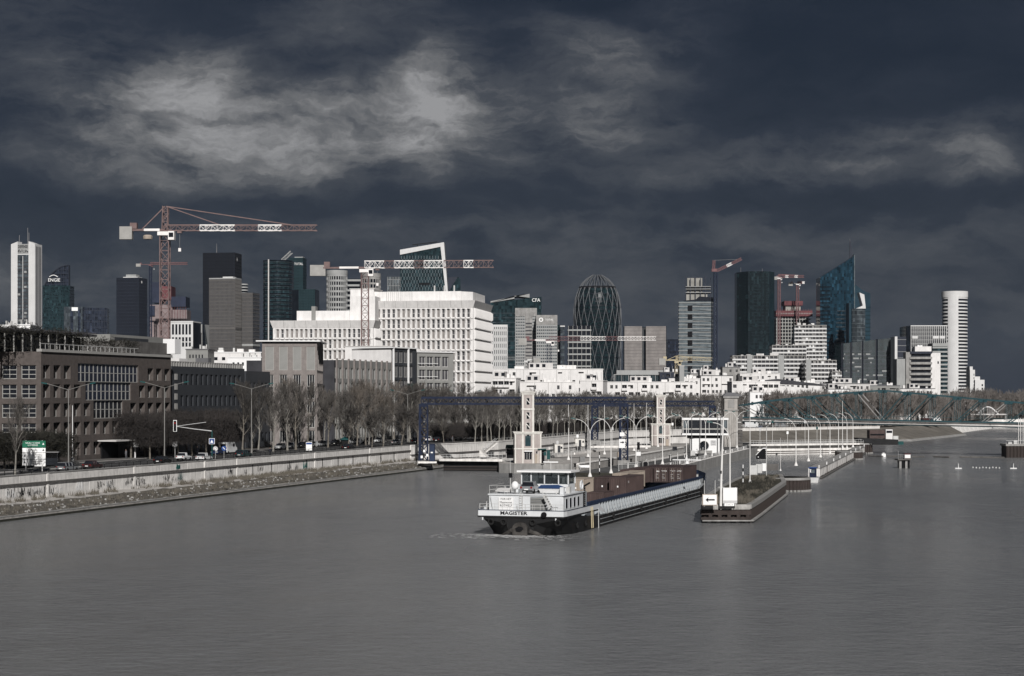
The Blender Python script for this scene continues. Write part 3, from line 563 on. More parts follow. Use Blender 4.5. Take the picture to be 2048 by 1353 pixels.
def car(name, label, L_, w, h, paint, loc, rz, kind='hatch', group=None):
    c = thing(name, label, 'van' if kind == 'van' else 'car', loc, rz, group)
    hw = w/2
    if kind == 'van': low = [(-L_/2, .35), (-L_/2, h*.95), (-L_/2+.1, h), (L_/2-1.3, h), (L_/2-.75, h*.62), (L_/2-.05, h*.5), (L_/2, .35)]
    elif kind == 'estate': low = [(-L_/2, .35), (-L_/2, h*.62), (L_/2-1.35, h*.62), (L_/2-.12, h*.5), (L_/2, .35)]
    else: low = [(-L_/2, .35), (-L_/2+.02, h*.6), (-L_/2+.2, h*.64), (L_/2-1.25, h*.62), (L_/2-.15, h*.48), (L_/2, .35)]
    def loft(prof, insets):
        m = MB(); n = len(prof)
        for y, ins in insets:
            cx = sum(p[0] for p in prof)/n; cz = sum(p[1] for p in prof)/n
            m.v += [(cx+(p[0]-cx)*ins, y, cz+(p[1]-cz)*(ins*.5+.5)) for p in prof]
        k = len(insets)
        for i in range(k-1):
            for j in range(n): m.f.append((i*n+j, i*n+(j+1) % n, (i+1)*n+(j+1) % n, (i+1)*n+j)); m.m.append(0)
        m.f.append(tuple(range(n-1, -1, -1))); m.f.append(tuple(range((k-1)*n, k*n))); m.m += [0, 0]
        return m
    bd = loft(low, ((-hw, .97), (-hw+.07, 1), (hw-.07, 1), (hw, .97))).build('body', paint, c, smooth=False)
    if kind != 'van':
        r0 = -L_/2+(.1 if kind == 'estate' else .35); gx = [(r0, h*.6), (L_/2-1.2, h*.6), (L_/2-1.95, h-.02), (r0+(.25 if kind == 'estate' else .55), h-.02)]
        m = MB(); a = [(x, -hw+.06, z) if z < h*.7 else (x, -hw+.22, z) for x, z in gx]; b = [(x, -y, z) for x, y, z in a]
        m.add(a+b, [(0, 1, 2, 3), (7, 6, 5, 4), (0, 4, 5, 1), (1, 5, 6, 2), (2, 6, 7, 3), (3, 7, 4, 0)]); m.build('windows', 'window', c)
        m = MB(); m.prism([(gx[3][0]-.08, -hw+.2), (gx[2][0]+.1, -hw+.2), (gx[2][0]+.1, hw-.2), (gx[3][0]-.08, hw-.2)], h-.04, h+.02); m.build('roof', paint, c)
        for x in (gx[3][0]+.1, (gx[2][0]+gx[3][0])/2, gx[2][0]-.05):
            for sy in (-1, 1): MB().bar((x-.05, sy*(hw-.04), h*.6), (x, sy*(hw-.2), h), .07).build('pillar', paint, c)
    else:
        box('rear_window', 'window', c, -L_/2-.012, -L_/2+.02, -hw+.25, hw-.25, h*.55, h*.85)
        for sy in (-1, 1): box('side_window', 'window', c, L_/2-2.2, L_/2-1.35, sy*hw-.012, sy*hw+.012, h*.6, h*.88)
        MB().add([(L_/2-1.26, -hw+.15, h*.97), (L_/2-.74, -hw+.15, h*.64), (L_/2-.74, hw-.15, h*.64), (L_/2-1.26, hw-.15, h*.97)], [(0, 1, 2, 3)]).build('windscreen', 'window', c, (.03, 0, .02))
    for x in (-L_/2+.75, L_/2-.8):
        for sy in (-1, 1):
            t = MB().lathe([(.32, -.1), (.32, .1)], 12).build('wheel', 'tyre', c, (x, sy*(hw-.08), .32)); t.rotation_euler = (RAD(90), 0, 0)
    for sy in (-1, 1):
        box('tail_light', 'lamp_red', c, -L_/2-.02, -L_/2+.06, sy*(hw-.2)-.12, sy*(hw-.2)+.12, h*.46, h*.6)
        box('headlight', 'lamp_clear', c, L_/2-.14, L_/2-.0, sy*(hw-.28)-.16, sy*(hw-.28)+.16, h*.38, h*.47)
    box('number_plate', 'paint_white', c, -L_/2-.025, -L_/2, -.26, .26, .5, .62); box('bumper', 'black_matte', c, -L_/2-.05, -L_/2+.1, -hw+.05, hw-.05, .3, .45)
    return c
car('parked_car', 'silver grey car carried on the barge deckhouse roof behind the wheelhouse', 4.0, 1.75, 1.5, 'car_silver', onb(-.2, 5.2, 5.16), RAD(90-16.5))
dn = thing('dinghy', 'small white dinghy under a blue cover on the barge deckhouse roof', 'dinghy', onb(2.75, 4.6, 5.15), RAD(-16.5))
MB().add([(x, y, z) for x, y, z in [(-1.6, -.7, .7), (1.2, -.7, .7), (1.9, 0, .8), (1.2, .7, .7), (-1.6, .7, .7), (-1.3, -.35, .1), (1.0, -.35, .1), (1.4, 0, .15), (1.0, .35, .1), (-1.3, .35, .1)]], [(0, 5, 6, 1), (1, 6, 7, 2), (2, 7, 8, 3), (3, 8, 9, 4), (4, 9, 5, 0), (5, 9, 8, 7, 6)]).build('hull', 'white_clean', dn)
MB().add([(-1.65, -.75, .68), (1.2, -.75, .68), (1.95, 0, .8), (1.2, .75, .68), (-1.65, .75, .68), (-1.4, 0, 1.1), (.9, 0, 1.15)], [(0, 1, 6, 5), (1, 2, 6), (2, 3, 6), (3, 4, 5, 6), (4, 0, 5)]).build('cover', 'dinghy_blue', dn)
for x in (-1.0, .8): MB().box(x-.05, x+.05, -.5, .5, 0, .25).build('cradle', 'galv', dn)
st = thing('satellite_dome', 'round white satellite dome on a stand by the barge car', 'dome', onb(-1.75, 3.4, 5.14), RAD(-16.5))
MB().lathe([(.02, .5), (.35, .6), (.5, .9), (.48, 1.2), (.3, 1.5), (.02, 1.62)], 14).build('dome', 'white_clean', st, smooth=True); MB().lathe([(.25, 0), (.12, .05), (.12, .6)], 8).build('base', 'steel', st)
dt = thing('deck_table', 'slanting white panel lying on the barge deckhouse roof by its railing', 'panel', onb(-3.6, 4.4, 5.14), RAD(-16.5))
MB().add([(-.9, -.8, .25), (.9, -.8, .25), (.9, .8, .55), (-.9, .8, .55), (-.9, -.8, .32), (.9, -.8, .32), (.9, .8, .62), (-.9, .8, .62)], [(3, 2, 1, 0), (4, 5, 6, 7), (0, 1, 5, 4), (1, 2, 6, 5), (2, 3, 7, 6), (3, 0, 4, 7)]).build('board', 'white', dt)
for x in (-.8, .8):
    for y, z in ((-.7, .26), (.7, .52)): box('leg', 'galv', dt, x-.03, x+.03, y-.03, y+.03, 0, z)
rnd = random.Random(4)
m = MB()
for i in range(420):
    x, y = rnd.gauss(-.9, 2.4), -abs(rnd.gauss(0, 1.5))-.1+abs(rnd.gauss(0, .3)); r = rnd.uniform(.06, .3); p = onb(x, y, .04+rnd.uniform(0, .06)); n = 6
    m.add([(p[0]+r*1.8*cos(a*pi/3)*rnd.uniform(.5, 1), p[1]+r*sin(a*pi/3)*rnd.uniform(.5, 1), p[2]) for a in range(n)], [tuple(range(n))])
for i in range(260):
    x, y = rnd.choice((-1, 1))*rnd.uniform(1, 9), rnd.uniform(-6, 2); r = rnd.uniform(.03, .14); p = onb(x-2.0, y, .03)
    m.add([(p[0]+r*2.5*cos(a*pi/3), p[1]+r*.8*sin(a*pi/3), p[2]) for a in range(6)], [tuple(range(6))])
m.build('wake_foam', 'white_clean', kind='stuff')
# ================================================================ THE CONCRETE AND SHEET PILE JETTY
def jetty():
    j = thing('mooring_jetty', 'long rusty sheet pile jetty with concrete rim and grassy top', 'jetty')
    east = [G(1500, 1046)[:2], G(1520, 1032)[:2], G(1545, 1012)[:2], G(1570, 992)[:2], (52.5, 351)]
    west = [G(1405, 1046)[:2], (28.5, 268), (34.5, 300), (41, 330), (46.5, 352)]
    Zt = 2.55
    poly = west[::-1][::-1]
    P = [west[0]]+east+west[:0:-1]
    MB().add([(p[0], p[1], Zt-.12) for p in P], [tuple(range(len(P)))]).build('jetty_top', 'turf', j)
    # concrete rim blocks along the front and the east side
    def run(pts, z0, z1, th, name, m, step):
        for a, b in zip(pts, pts[1:]):
            L_ = sqrt((b[0]-a[0])**2+(b[1]-a[1])**2); n = max(1, round(L_/step)); w = L_/n; rz = atan2(b[1]-a[1], b[0]-a[0]); me = MB().box(.01, w-.01, -.22, th, z0, z1).mesh(name, m)
            for k in range(n): link(name, me, j, (a[0]+(b[0]-a[0])*k/n, a[1]+(b[1]-a[1])*k/n, 0), rz)
    run([west[0], east[0]], 1.86, Zt, .7, 'rim_block', 'rim_concrete', 3); run(east, 1.95, Zt, .6, 'rim_block', 'concrete', 4); run(west[::-1], 1.95, Zt, .6, 'rim_block', 'concrete', 4)
    # sheet piles: U profile strips
    pm_ = MB().prism([(0, 0), (.2, -.16), (.42, -.16), (.62, 0), (.62, .2), (0, .2)], -1, 1.86).mesh('sheet_pile', 'rust')
    for line in (east, [west[0], east[0]], west[::-1]):
        for a, b in zip(line, line[1:]):
            L_ = sqrt((b[0]-a[0])**2+(b[1]-a[1])**2); n = int(L_/.64); rz = atan2(b[1]-a[1], b[0]-a[0])
            for k in range(n): link('sheet_pile', pm_, j, (a[0]+(b[0]-a[0])*k/n, a[1]+(b[1]-a[1])*k/n, 0), rz)
    run([(west[0][0]-.3, west[0][1]-.4), (east[0][0]+.1, east[0][1]-.4)], 1.15, 1.75, .4, 'timber_waling', 'rust', 7); run([(west[0][0]-.3, west[0][1]-.4), (east[0][0]+.1, east[0][1]-.4)], .45, .8, .4, 'timber_waling', 'rust', 7); run([(west[0][0]-.1, west[0][1]-.5), (east[0][0]+.1, east[0][1]-.5)], .25, .42, .5, 'steel_waling', 'concrete', 7)
    run([(p[0]+.35, p[1]) for p in east], .2, .42, .3, 'steel_waling', 'concrete', 30)
    for i in range(5): a = west[0]; box('fender_block', 'black_matte', j, a[0]+.6+i*1.3, a[0]+1.1+i*1.3, a[1]-.75, a[1]-.3, -.3, .25)
    for i in range(5): a = west[0]; box('pile_stub', 'rust', j, a[0]+.8+i*1.3, a[0]+1.3+i*1.3, a[1]-.6, a[1]-.2, .8, 1.2)
    return j, P
jt, jpoly = jetty()
rnd = random.Random(9); spots = []
for _ in range(260):
    u, v = rnd.random(), rnd.random(); y = 254+u*90; xl = 26.4+(y-247)*.19; xr = 32.4+(y-247)*.195; spots.append((xl+.4+(xr-xl-.8)*v, y, 2.42, rnd.randint(10, 40), rnd.uniform(.3, 1.2)))
weeds('jetty_weeds', spots, .6, 'dry_grass')
rnd = random.Random(19); spots = []
for _ in range(120):
    y = rnd.gauss(303, 12); xl = 26.4+(y-247)*.19; xr = 32.4+(y-247)*.195; spots.append((rnd.uniform(xl+.6, xr-.5), y, 2.42, rnd.randint(30, 80), rnd.uniform(.5, 1.6)))
weeds('jetty_scrub', spots, .8, 'evergreen')
def dolphin(name, label, cx, cy, r, ztop, n=22, rim=True):
    d = thing(name, label, 'dolphin', (cx, cy, 0))
    MB().lathe([(r-.3, -1), (r-.3, ztop-.1)], 24).build('core', 'rust', d)
    pm_ = MB().prism([(-.35, 0), (-.15, -.22), (.15, -.22), (.35, 0)], -1, ztop-.45).mesh('sheet_pile', 'rust'); fm = MB().prism([(-.3, 0), (-.15, -.3), (.15, -.3), (.3, 0)], -.3, .35).mesh('pile_foot', 'concrete')
    for i in range(n):
        a = 2*pi*i/n; link('sheet_pile', pm_, d, (r*.99*sin(a), -r*.99*cos(a), 0), a); link('pile_foot', fm, d, (r*1.01*sin(a), -r*1.01*cos(a), 0), a)
    MB().lathe([(r-.25, ztop-.45), (r+.15, ztop-.45), (r+.15, ztop), (r-.25, ztop)], 28, cap=False).build('rim', 'concrete', d); MB().lathe([(.01, ztop-.1), (r, ztop-.1)], 24, cap=False).build('cap', 'concrete_dark', d)
    return d
g = G(1593, 984); dolphin('mooring_dolphin', 'round rusty sheet pile dolphin at the far end of the grassy jetty', g[0]-1.2, g[1]+3, 4.1, 2.6, 36)
g = G(1703, 920); dolphin('mooring_dolphin', 'round rusty sheet pile dolphin where the long jetty wall ends', g[0], g[1]+4, 3.7, 2.5, 32)
g = G(1722, 908); dolphin('mooring_dolphin', 'dark dolphin half hidden behind the jetty wall end, by the moored barge', g[0], g[1]+6, 4.5, 3.2, 28)
# long jetty wall
jw = thing('jetty_wall', 'long pale concrete jetty wall with white lamp posts along its top', 'wall', (66.0, 386, 0), atan2(573-386, 113-66))
Lj = sqrt((113-66)**2+(573-386)**2); n = 21; w_ = Lj/n
me = MB().box(.02, w_-.02, 0, 2.4, -1, 2.15).mesh('wall_panel', 'concrete_light'); ce = MB().box(.01, w_-.01, -.1, 2.5, 2.15, 2.35).mesh('coping_slab', 'concrete'); fe = MB().box(0, w_, -.5, 0, .1, .3).mesh('waling', 'concrete_dark')
for i in range(n): link('wall_panel', me, jw, (i*w_, 0, 0)); link('coping_slab', ce, jw, (i*w_, 0, 0)); link('waling', fe, jw, (i*w_, 0, 0))
# signs on the jetty
sg = thing('arrow_sign', 'white board with a black arrow on two posts at the jetty tip', 'sign', (27.3, 248.4, 2.43), RAD(4))
for x in (-.75, .75): MB().tube([(x, .08, 0), (x, .08, 3.6)], .05, 6).build('post', 'galv', sg)
MB().box(-1.05, 1.05, -.06, .04, .15, 1.7).build('board', 'box_beige', sg); MB().box(-.95, .95, -.085, -.062, .24, 1.6).build('panel', 'white_clean', sg)
MB().slab([(-.62, .92), (-.2, 1.27), (-.28, 1.02), (.66, 1.02), (.66, .82), (-.28, .82), (-.2, .57)], -.1, -.088).build('arrow', 'black', sg)
sg = thing('information_board', 'tall blank white board leaning by the jetty mast, back to the channel', 'sign', (30.2, 249.5, 2.43), RAD(2))
MB().box(-.98, 1.02, -.04, .04, .35, 2.55).build('board', 'sign_grey', sg); MB().box(-.94, .98, -.06, -.042, .75, 2.5).build('panel', 'white_clean', sg); box('plate', 'paint_white', sg, -.75, .6, -.1, -.06, 0, .36); marks(9, .14, 'black', sg, (-.07, -.105, .18), 3, .005)
for x in (-.8, .8): box('post', 'galv', sg, x-.04, x+.04, .05, .12, 0, 2.6)
ms_ = thing('mast', 'tall slim white mast with depth mark beside the blank board', 'mast', (29.0, 250, 2.4))
MB().tube([(0, 0, 0), (.05, 0, 3), (.35, 0, 12.4)], [.19, .16, .09], 8).build('pole', 'pole_white', ms_)
for z in (2.6, 3.6): MB().bar((-.35, 0, z), (.35, 0, z), .06).build('bracket', 'galv', ms_)
box('number', 'black', ms_, -.09, .12, -.2, -.17, 4.5, 4.9)
# ================================================================ LAMP POSTS ON THE LOCKS
def lamp_post(arms, hgt, foot=True, head='teal_dark', big=False):
    l = thing('lamp_post', 'x', 'lamp post', (0, 0, 0), 0, 'lamp posts on the locks')
    if foot: MB().lathe([(.42, 0), (.4, .12), (.16, .75), (.1, .8)], 8).build('foot', 'pole_white', l)
    if not arms: MB().tube([(0, 0, 0), (0, 0, hgt)], [.1, .05], 6).build('pole', 'pole_white', l)
    else:
        MB().tube([(0, 0, 0), (0, 0, hgt*.72)], [.12, .08], 7).build('pole', 'pole_white', l)
        for sx in arms:
            r = hgt*.28; pts = [(sx*r*.92*(1-cos(a*pi/16)), 0, hgt*.72+r*sin(a*pi/16)) for a in range(0, 9)]
            MB().tube(pts, [.055]*9, 5).build('arm', 'pole_white', l)
            e = pts[-1]; MB().add([(e[0]-.15*sx, -.17, e[2]-.05), (e[0]+.85*sx, -.2, e[2]+.06), (e[0]+.85*sx, .2, e[2]+.06), (e[0]-.15*sx, .17, e[2]-.05), (e[0], -.1, e[2]+.16), (e[0]+.7*sx, -.12, e[2]+.3), (e[0]+.7*sx, .12, e[2]+.3), (e[0], .1, e[2]+.16)],
                                 [(0, 1, 2, 3), (4, 5, 6, 7), (0, 1, 5, 4), (1, 2, 6, 5), (2, 3, 7, 6), (3, 0, 4, 7)]).build('lamp_head', head, l)
    return l
l2 = lamp_post((-1, 1), 11.0); l1 = lamp_post((-1,), 10.5); l0 = lamp_post((), 13.5, True)
used = set()
def put(proto, px, py, z, label, sc=1.0):
    p = G(px, py, z)
    if proto.name not in used: used.add(proto.name); proto.location = p; proto.scale = (sc,)*3; proto['label'] = label; return proto
    return copy_tree(proto, None, p, 0, label, sc)
for i, (px, py, sc) in enumerate(((1180, 954, 1), (1222, 947, 1), (1272, 936, 1), (1325, 929, 1), (1373, 920, 1), (1411, 911, 1), (1445, 902, 1), (1474, 896, 1))):
    put(l2, px, py, 2.35, f'white double-armed lamp on the lock island, {nth(i)} of its row counting from the barge', sc)
for i, (px, py) in enumerate(((1592, 932), (1617, 923), (1641, 915), (1660, 908), (1677, 902), (1694, 898), (1706, 895))):
    put(l1, px, py, 2.3, f'white single-armed lamp on the jetty wall, {nth(i)} of its row counting from the river craft')
for i, (px, py) in enumerate(((1137, 920), (1176, 914), (1209, 909), (1268, 902), (1293, 898), (1316, 894))):
    put(l0, px, py, 2.2, f'thin straight white mast on the lock side, {nth(i)} along from the lock tower')
put(l1, 1460, 985, 2.45, 'white single-armed lamp rising from the grassy jetty behind the arrow sign', 1.05)
put(l0, 1500, 968, 2.45, 'thin grey mast on the grassy jetty just past the single-armed lamp', .9)
put(l0, 1561, 942, 2.4, 'short white mast with a conical foot near the jetty fence panels', .5)
put(l0, 1685, 897, 2.3, 'tall thin white mast between the jetty wall lamps at their far end', 1.05)
# small things on the island
rnd = random.Random(31)
bo = thing('bollard', 'x', 'bollard', (0, 0, 0), 0, 'white mooring bollards'); MB().lathe([(.16, 0), (.12, .1), (.12, .5), (.2, .55), (.18, .66)], 8).build('post', 'white_clean', bo); MB().lathe([(.3, 0), (.3, .06)], 8).build('base', 'concrete', bo)
first = True
for i in range(15):
    f = i/14; p = (22.5+f*46, 345+f*182, 2.35)
    q = copy_tree(bo, None, (p[0]-.7, p[1], p[2]), 0, f'small white bollard on the edge of the lock side wall, {nth(i)} from the barge bow', 1.05)
for i in range(10):
    f = i/9; q = copy_tree(bo, None, (60+f*48, 362+f*190, 2.35), 0, f'small white bollard on the jetty wall coping, {nth(i)} from the workboat', 1.0)
bo.location = (12, 346, 2.36); bo['label'] = 'single white bollard on the island lawn near the barge containers'
def striped_pole(px, py, z, hgt, label):
    s = thing('marker_pole', label, 'pole', G(px, py, z), 0, 'striped marker poles'); n = int(hgt/.6)
    for i in range(n): MB().lathe([(.09, i*hgt/n), (.09, (i+1)*hgt/n)], 8).build('band', 'white_clean' if i % 2 else 'black', s)
striped_pole(1486, 1000, 0.0, 6.0, 'black and white striped marker pole in the channel behind the jetty')
striped_pole(1199, 950, 2.35, 4.5, 'black and white striped marker pole on the lawn by the containers')
def gate_panel(px, py, z, w, h, label, rz=.3):
    g = thing('fence_panel', label, 'fence', G(px, py, z), rz)
    for x in (0, w): box('post', 'galv', g, x-.04, x+.04, -.04, .04, 0, h)
    for z_ in (.15, h): box('rail', 'galv', g, 0, w, -.025, .025, z_-.04, z_+.02)
    for i in range(1, int(w/.25)): box('bar', 'galv', g, i*.25-.015, i*.25+.015, -.015, .015, .15, h)
gate_panel(1237, 943, 2.35, 3.6, 1.4, 'grey barred fence panel on the lock island near the lawn', .35); gate_panel(1255, 940, 2.35, 3.2, 1.5, 'second grey barred fence panel next to the black kiosk', .35)
kb = thing('kiosk', 'small black arched kiosk on the lock island above the containers', 'kiosk', G(1291, 942, 2.35), RAD(15))
MB().slab([(-.65, 0), (-.65, 1.7)]+[(-.65*cos(a*pi/6), 1.7+.4*sin(a*pi/6)) for a in range(1, 6)]+[(.65, 1.7), (.65, 0)], 0, 1.2).build('body', 'concrete', kb); MB().slab([(-.5, .1), (-.5, 1.65), (-.25, 1.85), (.25, 1.85), (.5, 1.65), (.5, .1)], -.03, .02).build('opening', 'black', kb)
for i, (px, py, lab) in enumerate(((1277, 912, 'small white cabinet on the lock wall by the black box'), (1170, 940, 'white slatted bench on the lock side behind the wheelhouse'))):
    c = thing('cabinet' if i == 0 else 'bench', lab, 'cabinet' if i == 0 else 'bench', G(px, py, 2.35), RAD(15))
    if i == 0: box('body', 'white_clean', c, -.6, .6, 0, .6, 0, 1.0); box('lid', 'galv', c, -.65, .65, -.05, .65, 1.0, 1.06)
    else:
        box('seat', 'white_clean', c, -1.25, 1.25, 0, .5, .42, .48); box('backrest', 'white_clean', c, -1.25, 1.25, .5, .56, .5, .95)
        for x in (-1, 1): box('leg', 'galv', c, x-.04, x+.04, .05, .5, 0, .42)
for px, py, lab in ((1277, 905, 'black signal box on a post at the inner lock wall'), (1097, 925, 'dark green board standing beside the first lock tower')):
    c = thing('signal_board', lab, 'board', G(px, py, 2.3), RAD(10)); box('board', 'black' if px > 1200 else 'teal_dark', c, -.38, .38, 0, .1, .7, 2.8); box('post', 'galv', c, -.06, .06, .1, .2, 0, 2.8)
c = thing('signal_sign', 'white notice with a black mark on a tall thin post on the island', 'sign', G(1244, 938, 2.35), RAD(6)); MB().tube([(0, 0, 0), (0, 0, 8.3)], .05, 6).build('post', 'galv', c)
box('board', 'white_clean', c, -.65, .65, -.08, -.02, 4.4, 6.3); MB().slab([(-.4, 5.7), (.1, 5.7), (.1, 5.9), (.5, 5.6), (.1, 5.3), (.1, 5.5), (-.4, 5.5)], -.1, -.085).build('mark', 'black', c); box('upper_board', 'white_clean', c, -.5, .5, -.08, -.02, 6.9, 7.7)
# ================================================================ LOCK TOWERS
def lock_tower():
    t = thing('lock_tower', 'x', 'tower', (0, 0, 0), RAD(4), 'lock towers')
    # base block with white corner piers and pink panels
    bw, bd = 3.1, 2.6
    MB().box(-bw+.05, bw-.05, .05, 2*bd-.05, 0, 7.1).build('base', 'lock_pink', t)
    for x in (-bw, -1.35, 1.05, bw-.3): box('pier', 'lock_white', t, x, x+.32, -.06, .3, 0, 7.1)
    for y in (.4, 2*bd-.35): box('pier', 'lock_white', t, bw-.3, bw+.05, y, y+.35, 0, 7.1)
    for z0, z1, o in ((3.2, 3.5, .1), (6.7, 7.05, .12), (7.05, 7.3, .3)): box('cornice', 'lock_white', t, -bw-o, bw+o, -o, 2*bd+o, z0, z1)
    w = box('window', 'window', t, -.75, .85, -.03, .03, .9, 2.7); 
    for x in (-.25, .3): box('glazing_bar', 'lock_white', w, x-.03, x+.03, -.06, -.03, .9, 2.7)
    box('awning', 'white_clean', t, -.9, 1.0, -.5, .0, 2.7, 2.95); box('door', 'box_beige', t, 1.6, 2.5, -.04, .02, 0, 2.1); box('side_window', 'window', t, 1.9, 2.2, -.05, .02, 2.3, 2.8)
    box('upper_window', 'glass_teal', t, -.65, .65, -.05, .02, 4.0, 6.4)
    # shaft
    hw = 1.42
    MB().box(-hw+.06, hw-.06, .1, 2.9, 7.0, 16.2).build('shaft', 'lock_pink', t)
    for sx in (-hw, hw-.42):
        for y in (.02, 2.6): box('shaft_pier', 'lock_white', t, sx, sx+.42, y, y+.4, 3.5, 16.2)
    for z0, z1, o in ((12.3, 12.75, .06), (15.9, 16.35, .1), (16.35, 16.55, .32)): box('shaft_cornice', 'lock_white', t, -hw-o, hw+o, .02-o, 3.0+o, z0, z1)
    MB().add([(-hw-.3, -.28, 16.55), (hw+.3, -.28, 16.55), (hw+.3, 3.3, 16.55), (-hw-.3, 3.3, 16.55), (0, 1.5, 17.05)], [(0, 1, 4), (1, 2, 4), (2, 3, 4), (3, 0, 4)]).build('roof', 'lock_white', t)
    for z in (5.2, 7.9, 10.3, 13.6):
        w = box('window', 'glass_dark', t, -.36, .36, .04, .12, z, z+1.5); box('window_frame', 'lock_white', w, -.5, -.36, .0, .1, z-.1, z+1.6); box('window_frame', 'lock_white', w, .36, .5, .0, .1, z-.1, z+1.6); MB().bar((-.34, .02, z+1.2), (.34, .02, z+.4), .18, .03, up=(0, 1, 0)).build('stair_flight', 'lock_white', w)
    return t
LT = lock_tower(); LT.location = (*G(1056, 927, 2.2)[:2], 2.2); LT['label'] = 'slim cream and pink lock tower nearest the water behind the barge wheelhouse'
copy_tree(LT, None, (*G(1322, 892, 2.35)[:2], 2.35), RAD(4), 'slim cream and pink lock tower farther off, beside the control building', .95)
# awnings beside the first tower
for px, py, lab in ((1020, 905, 'blue roofed open shelter at the shadow side of the near lock tower'), (1084, 915, 'blue roofed open shelter by the near lock tower base and green board')):
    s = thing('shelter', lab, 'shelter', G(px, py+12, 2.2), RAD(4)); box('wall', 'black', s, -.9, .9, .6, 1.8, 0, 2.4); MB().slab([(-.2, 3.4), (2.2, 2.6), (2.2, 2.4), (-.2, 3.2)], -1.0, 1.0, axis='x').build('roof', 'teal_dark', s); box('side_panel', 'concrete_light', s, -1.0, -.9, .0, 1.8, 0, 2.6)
# ================================================================ CONTROL BUILDING
c = thing('control_building', 'white lock control building with round window under a glazed upper floor', 'building', (*G(1410, 907, 2.35)[:2], 2.35), RAD(-3))
m = MB(); R_ = 1.25; hw, z1 = 3.95, 4.0; cxr, czr = -.25, 2.05; n = 28
front = [(-hw, 0), (hw, 0), (hw, z1), (-hw, z1)]
ring = [(cxr+R_*1.12*cos(2*pi*i/n), czr+R_*1.12*sin(2*pi*i/n)) for i in range(n)]
# front wall with a real round opening: fan between outline and ring
out = []
for i in range(n):
    a = 2*pi*i/n; dx, dz = cos(a), sin(a); k = min([(hw-cxr)/dx if dx > 1e-6 else 9e9, (-hw-cxr)/dx if dx < -1e-6 else 9e9, (z1-czr)/dz if dz > 1e-6 else 9e9, (-czr)/dz if dz < -1e-6 else 9e9]); out.append((cxr+dx*k, czr+dz*k))
m.v = [(x, 0, z) for x, z in ring]+[(x, 0, z) for x, z in out]+[(x, .5, z) for x, z in ring]
for i in range(n):
    j = (i+1) % n; m.f += [(i, n+i, n+j, j), (i, j, 2*n+j, 2*n+i)]; m.m += [0, 0]
for cnr in front:
    k = min(range(n), key=lambda i: (out[i][0]-cnr[0])**2+(out[i][1]-cnr[1])**2)
    lst = sorted(range(n), key=lambda i: (out[i][0]-cnr[0])**2+(out[i][1]-cnr[1])**2)[:2]; b0 = len(m.v); m.v.append((cnr[0], 0, cnr[1])); m.f.append((b0, n+lst[0], n+lst[1])); m.m.append(0)
m.build('front_wall', 'white_clean', c)
MB().add([(-hw, 0.0, 0), (-hw, 6, 0), (hw, 6, 0), (hw, 0, 0), (-hw, 0.0, 4), (-hw, 6, 4), (hw, 6, 4), (hw, 0, 4)], [(0, 1, 5, 4), (1, 2, 6, 5), (2, 3, 7, 6), (4, 5, 6, 7)]).build('walls', 'white_clean', c)
rp = MB().lathe([(R_, -.06), (R_*1.14, -.06), (R_*1.14, .1), (R_, .1)], 32, cap=False).build('window_ring', 'galv', c, (cxr, 0, czr)); rp.rotation_euler = (RAD(90), 0, 0)
gp_ = MB().lathe([(.01, 0), (R_*1.12, 0)], 32, cap=False).build('round_window', 'glass_dark', c, (cxr, .42, czr)); gp_.rotation_euler = (RAD(90), 0, 0); box('parapet_band', 'concrete', c, -1.9, 1.9, -.5, -.02, -.0, .75)
box('notice', 'sign_grey', c, 1.5, 3.0, -.03, .0, 2.1, 3.5)
for z in (2.4, 2.85, 3.25): marks(8, .16, 'black_matte', c, (2.25, -.045, z), int(z*10), .006)
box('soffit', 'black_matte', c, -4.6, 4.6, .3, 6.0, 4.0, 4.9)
box('lower_slab', 'white_clean', c, -6.2, 6.3, -.6, 6.6, 4.9, 5.4); box('glazing', 'window', c, -6.0, 6.1, -.35, 6.4, 5.4, 9.0); box('upper_slab', 'white_clean', c, -6.2, 6.3, -.6, 6.6, 9.0, 9.55)
for x in (-5.9, -4.5, -3.6, -1.1, 1.1, 3.3, 4.4, 6.05): box('mullion', 'galv', c, x-.07, x+.07, -.5, -.33, 5.4, 9.0)
box('transom', 'grey_frame', c, -6.1, 6.2, -.48, -.34, 6.4, 6.75)
for x0 in (-5.6, 4.8): box('side_pane', 'glass_pale', c, x0-.1, x0+1.0, -.42, -.36, 6.9, 8.8)
for x in (-3.6, -1.4, 3.4, 4.2): MB().tube([(x, -.75, 0), (x, -.75, 9.8)], .09, 6).build('column', 'steel', c)
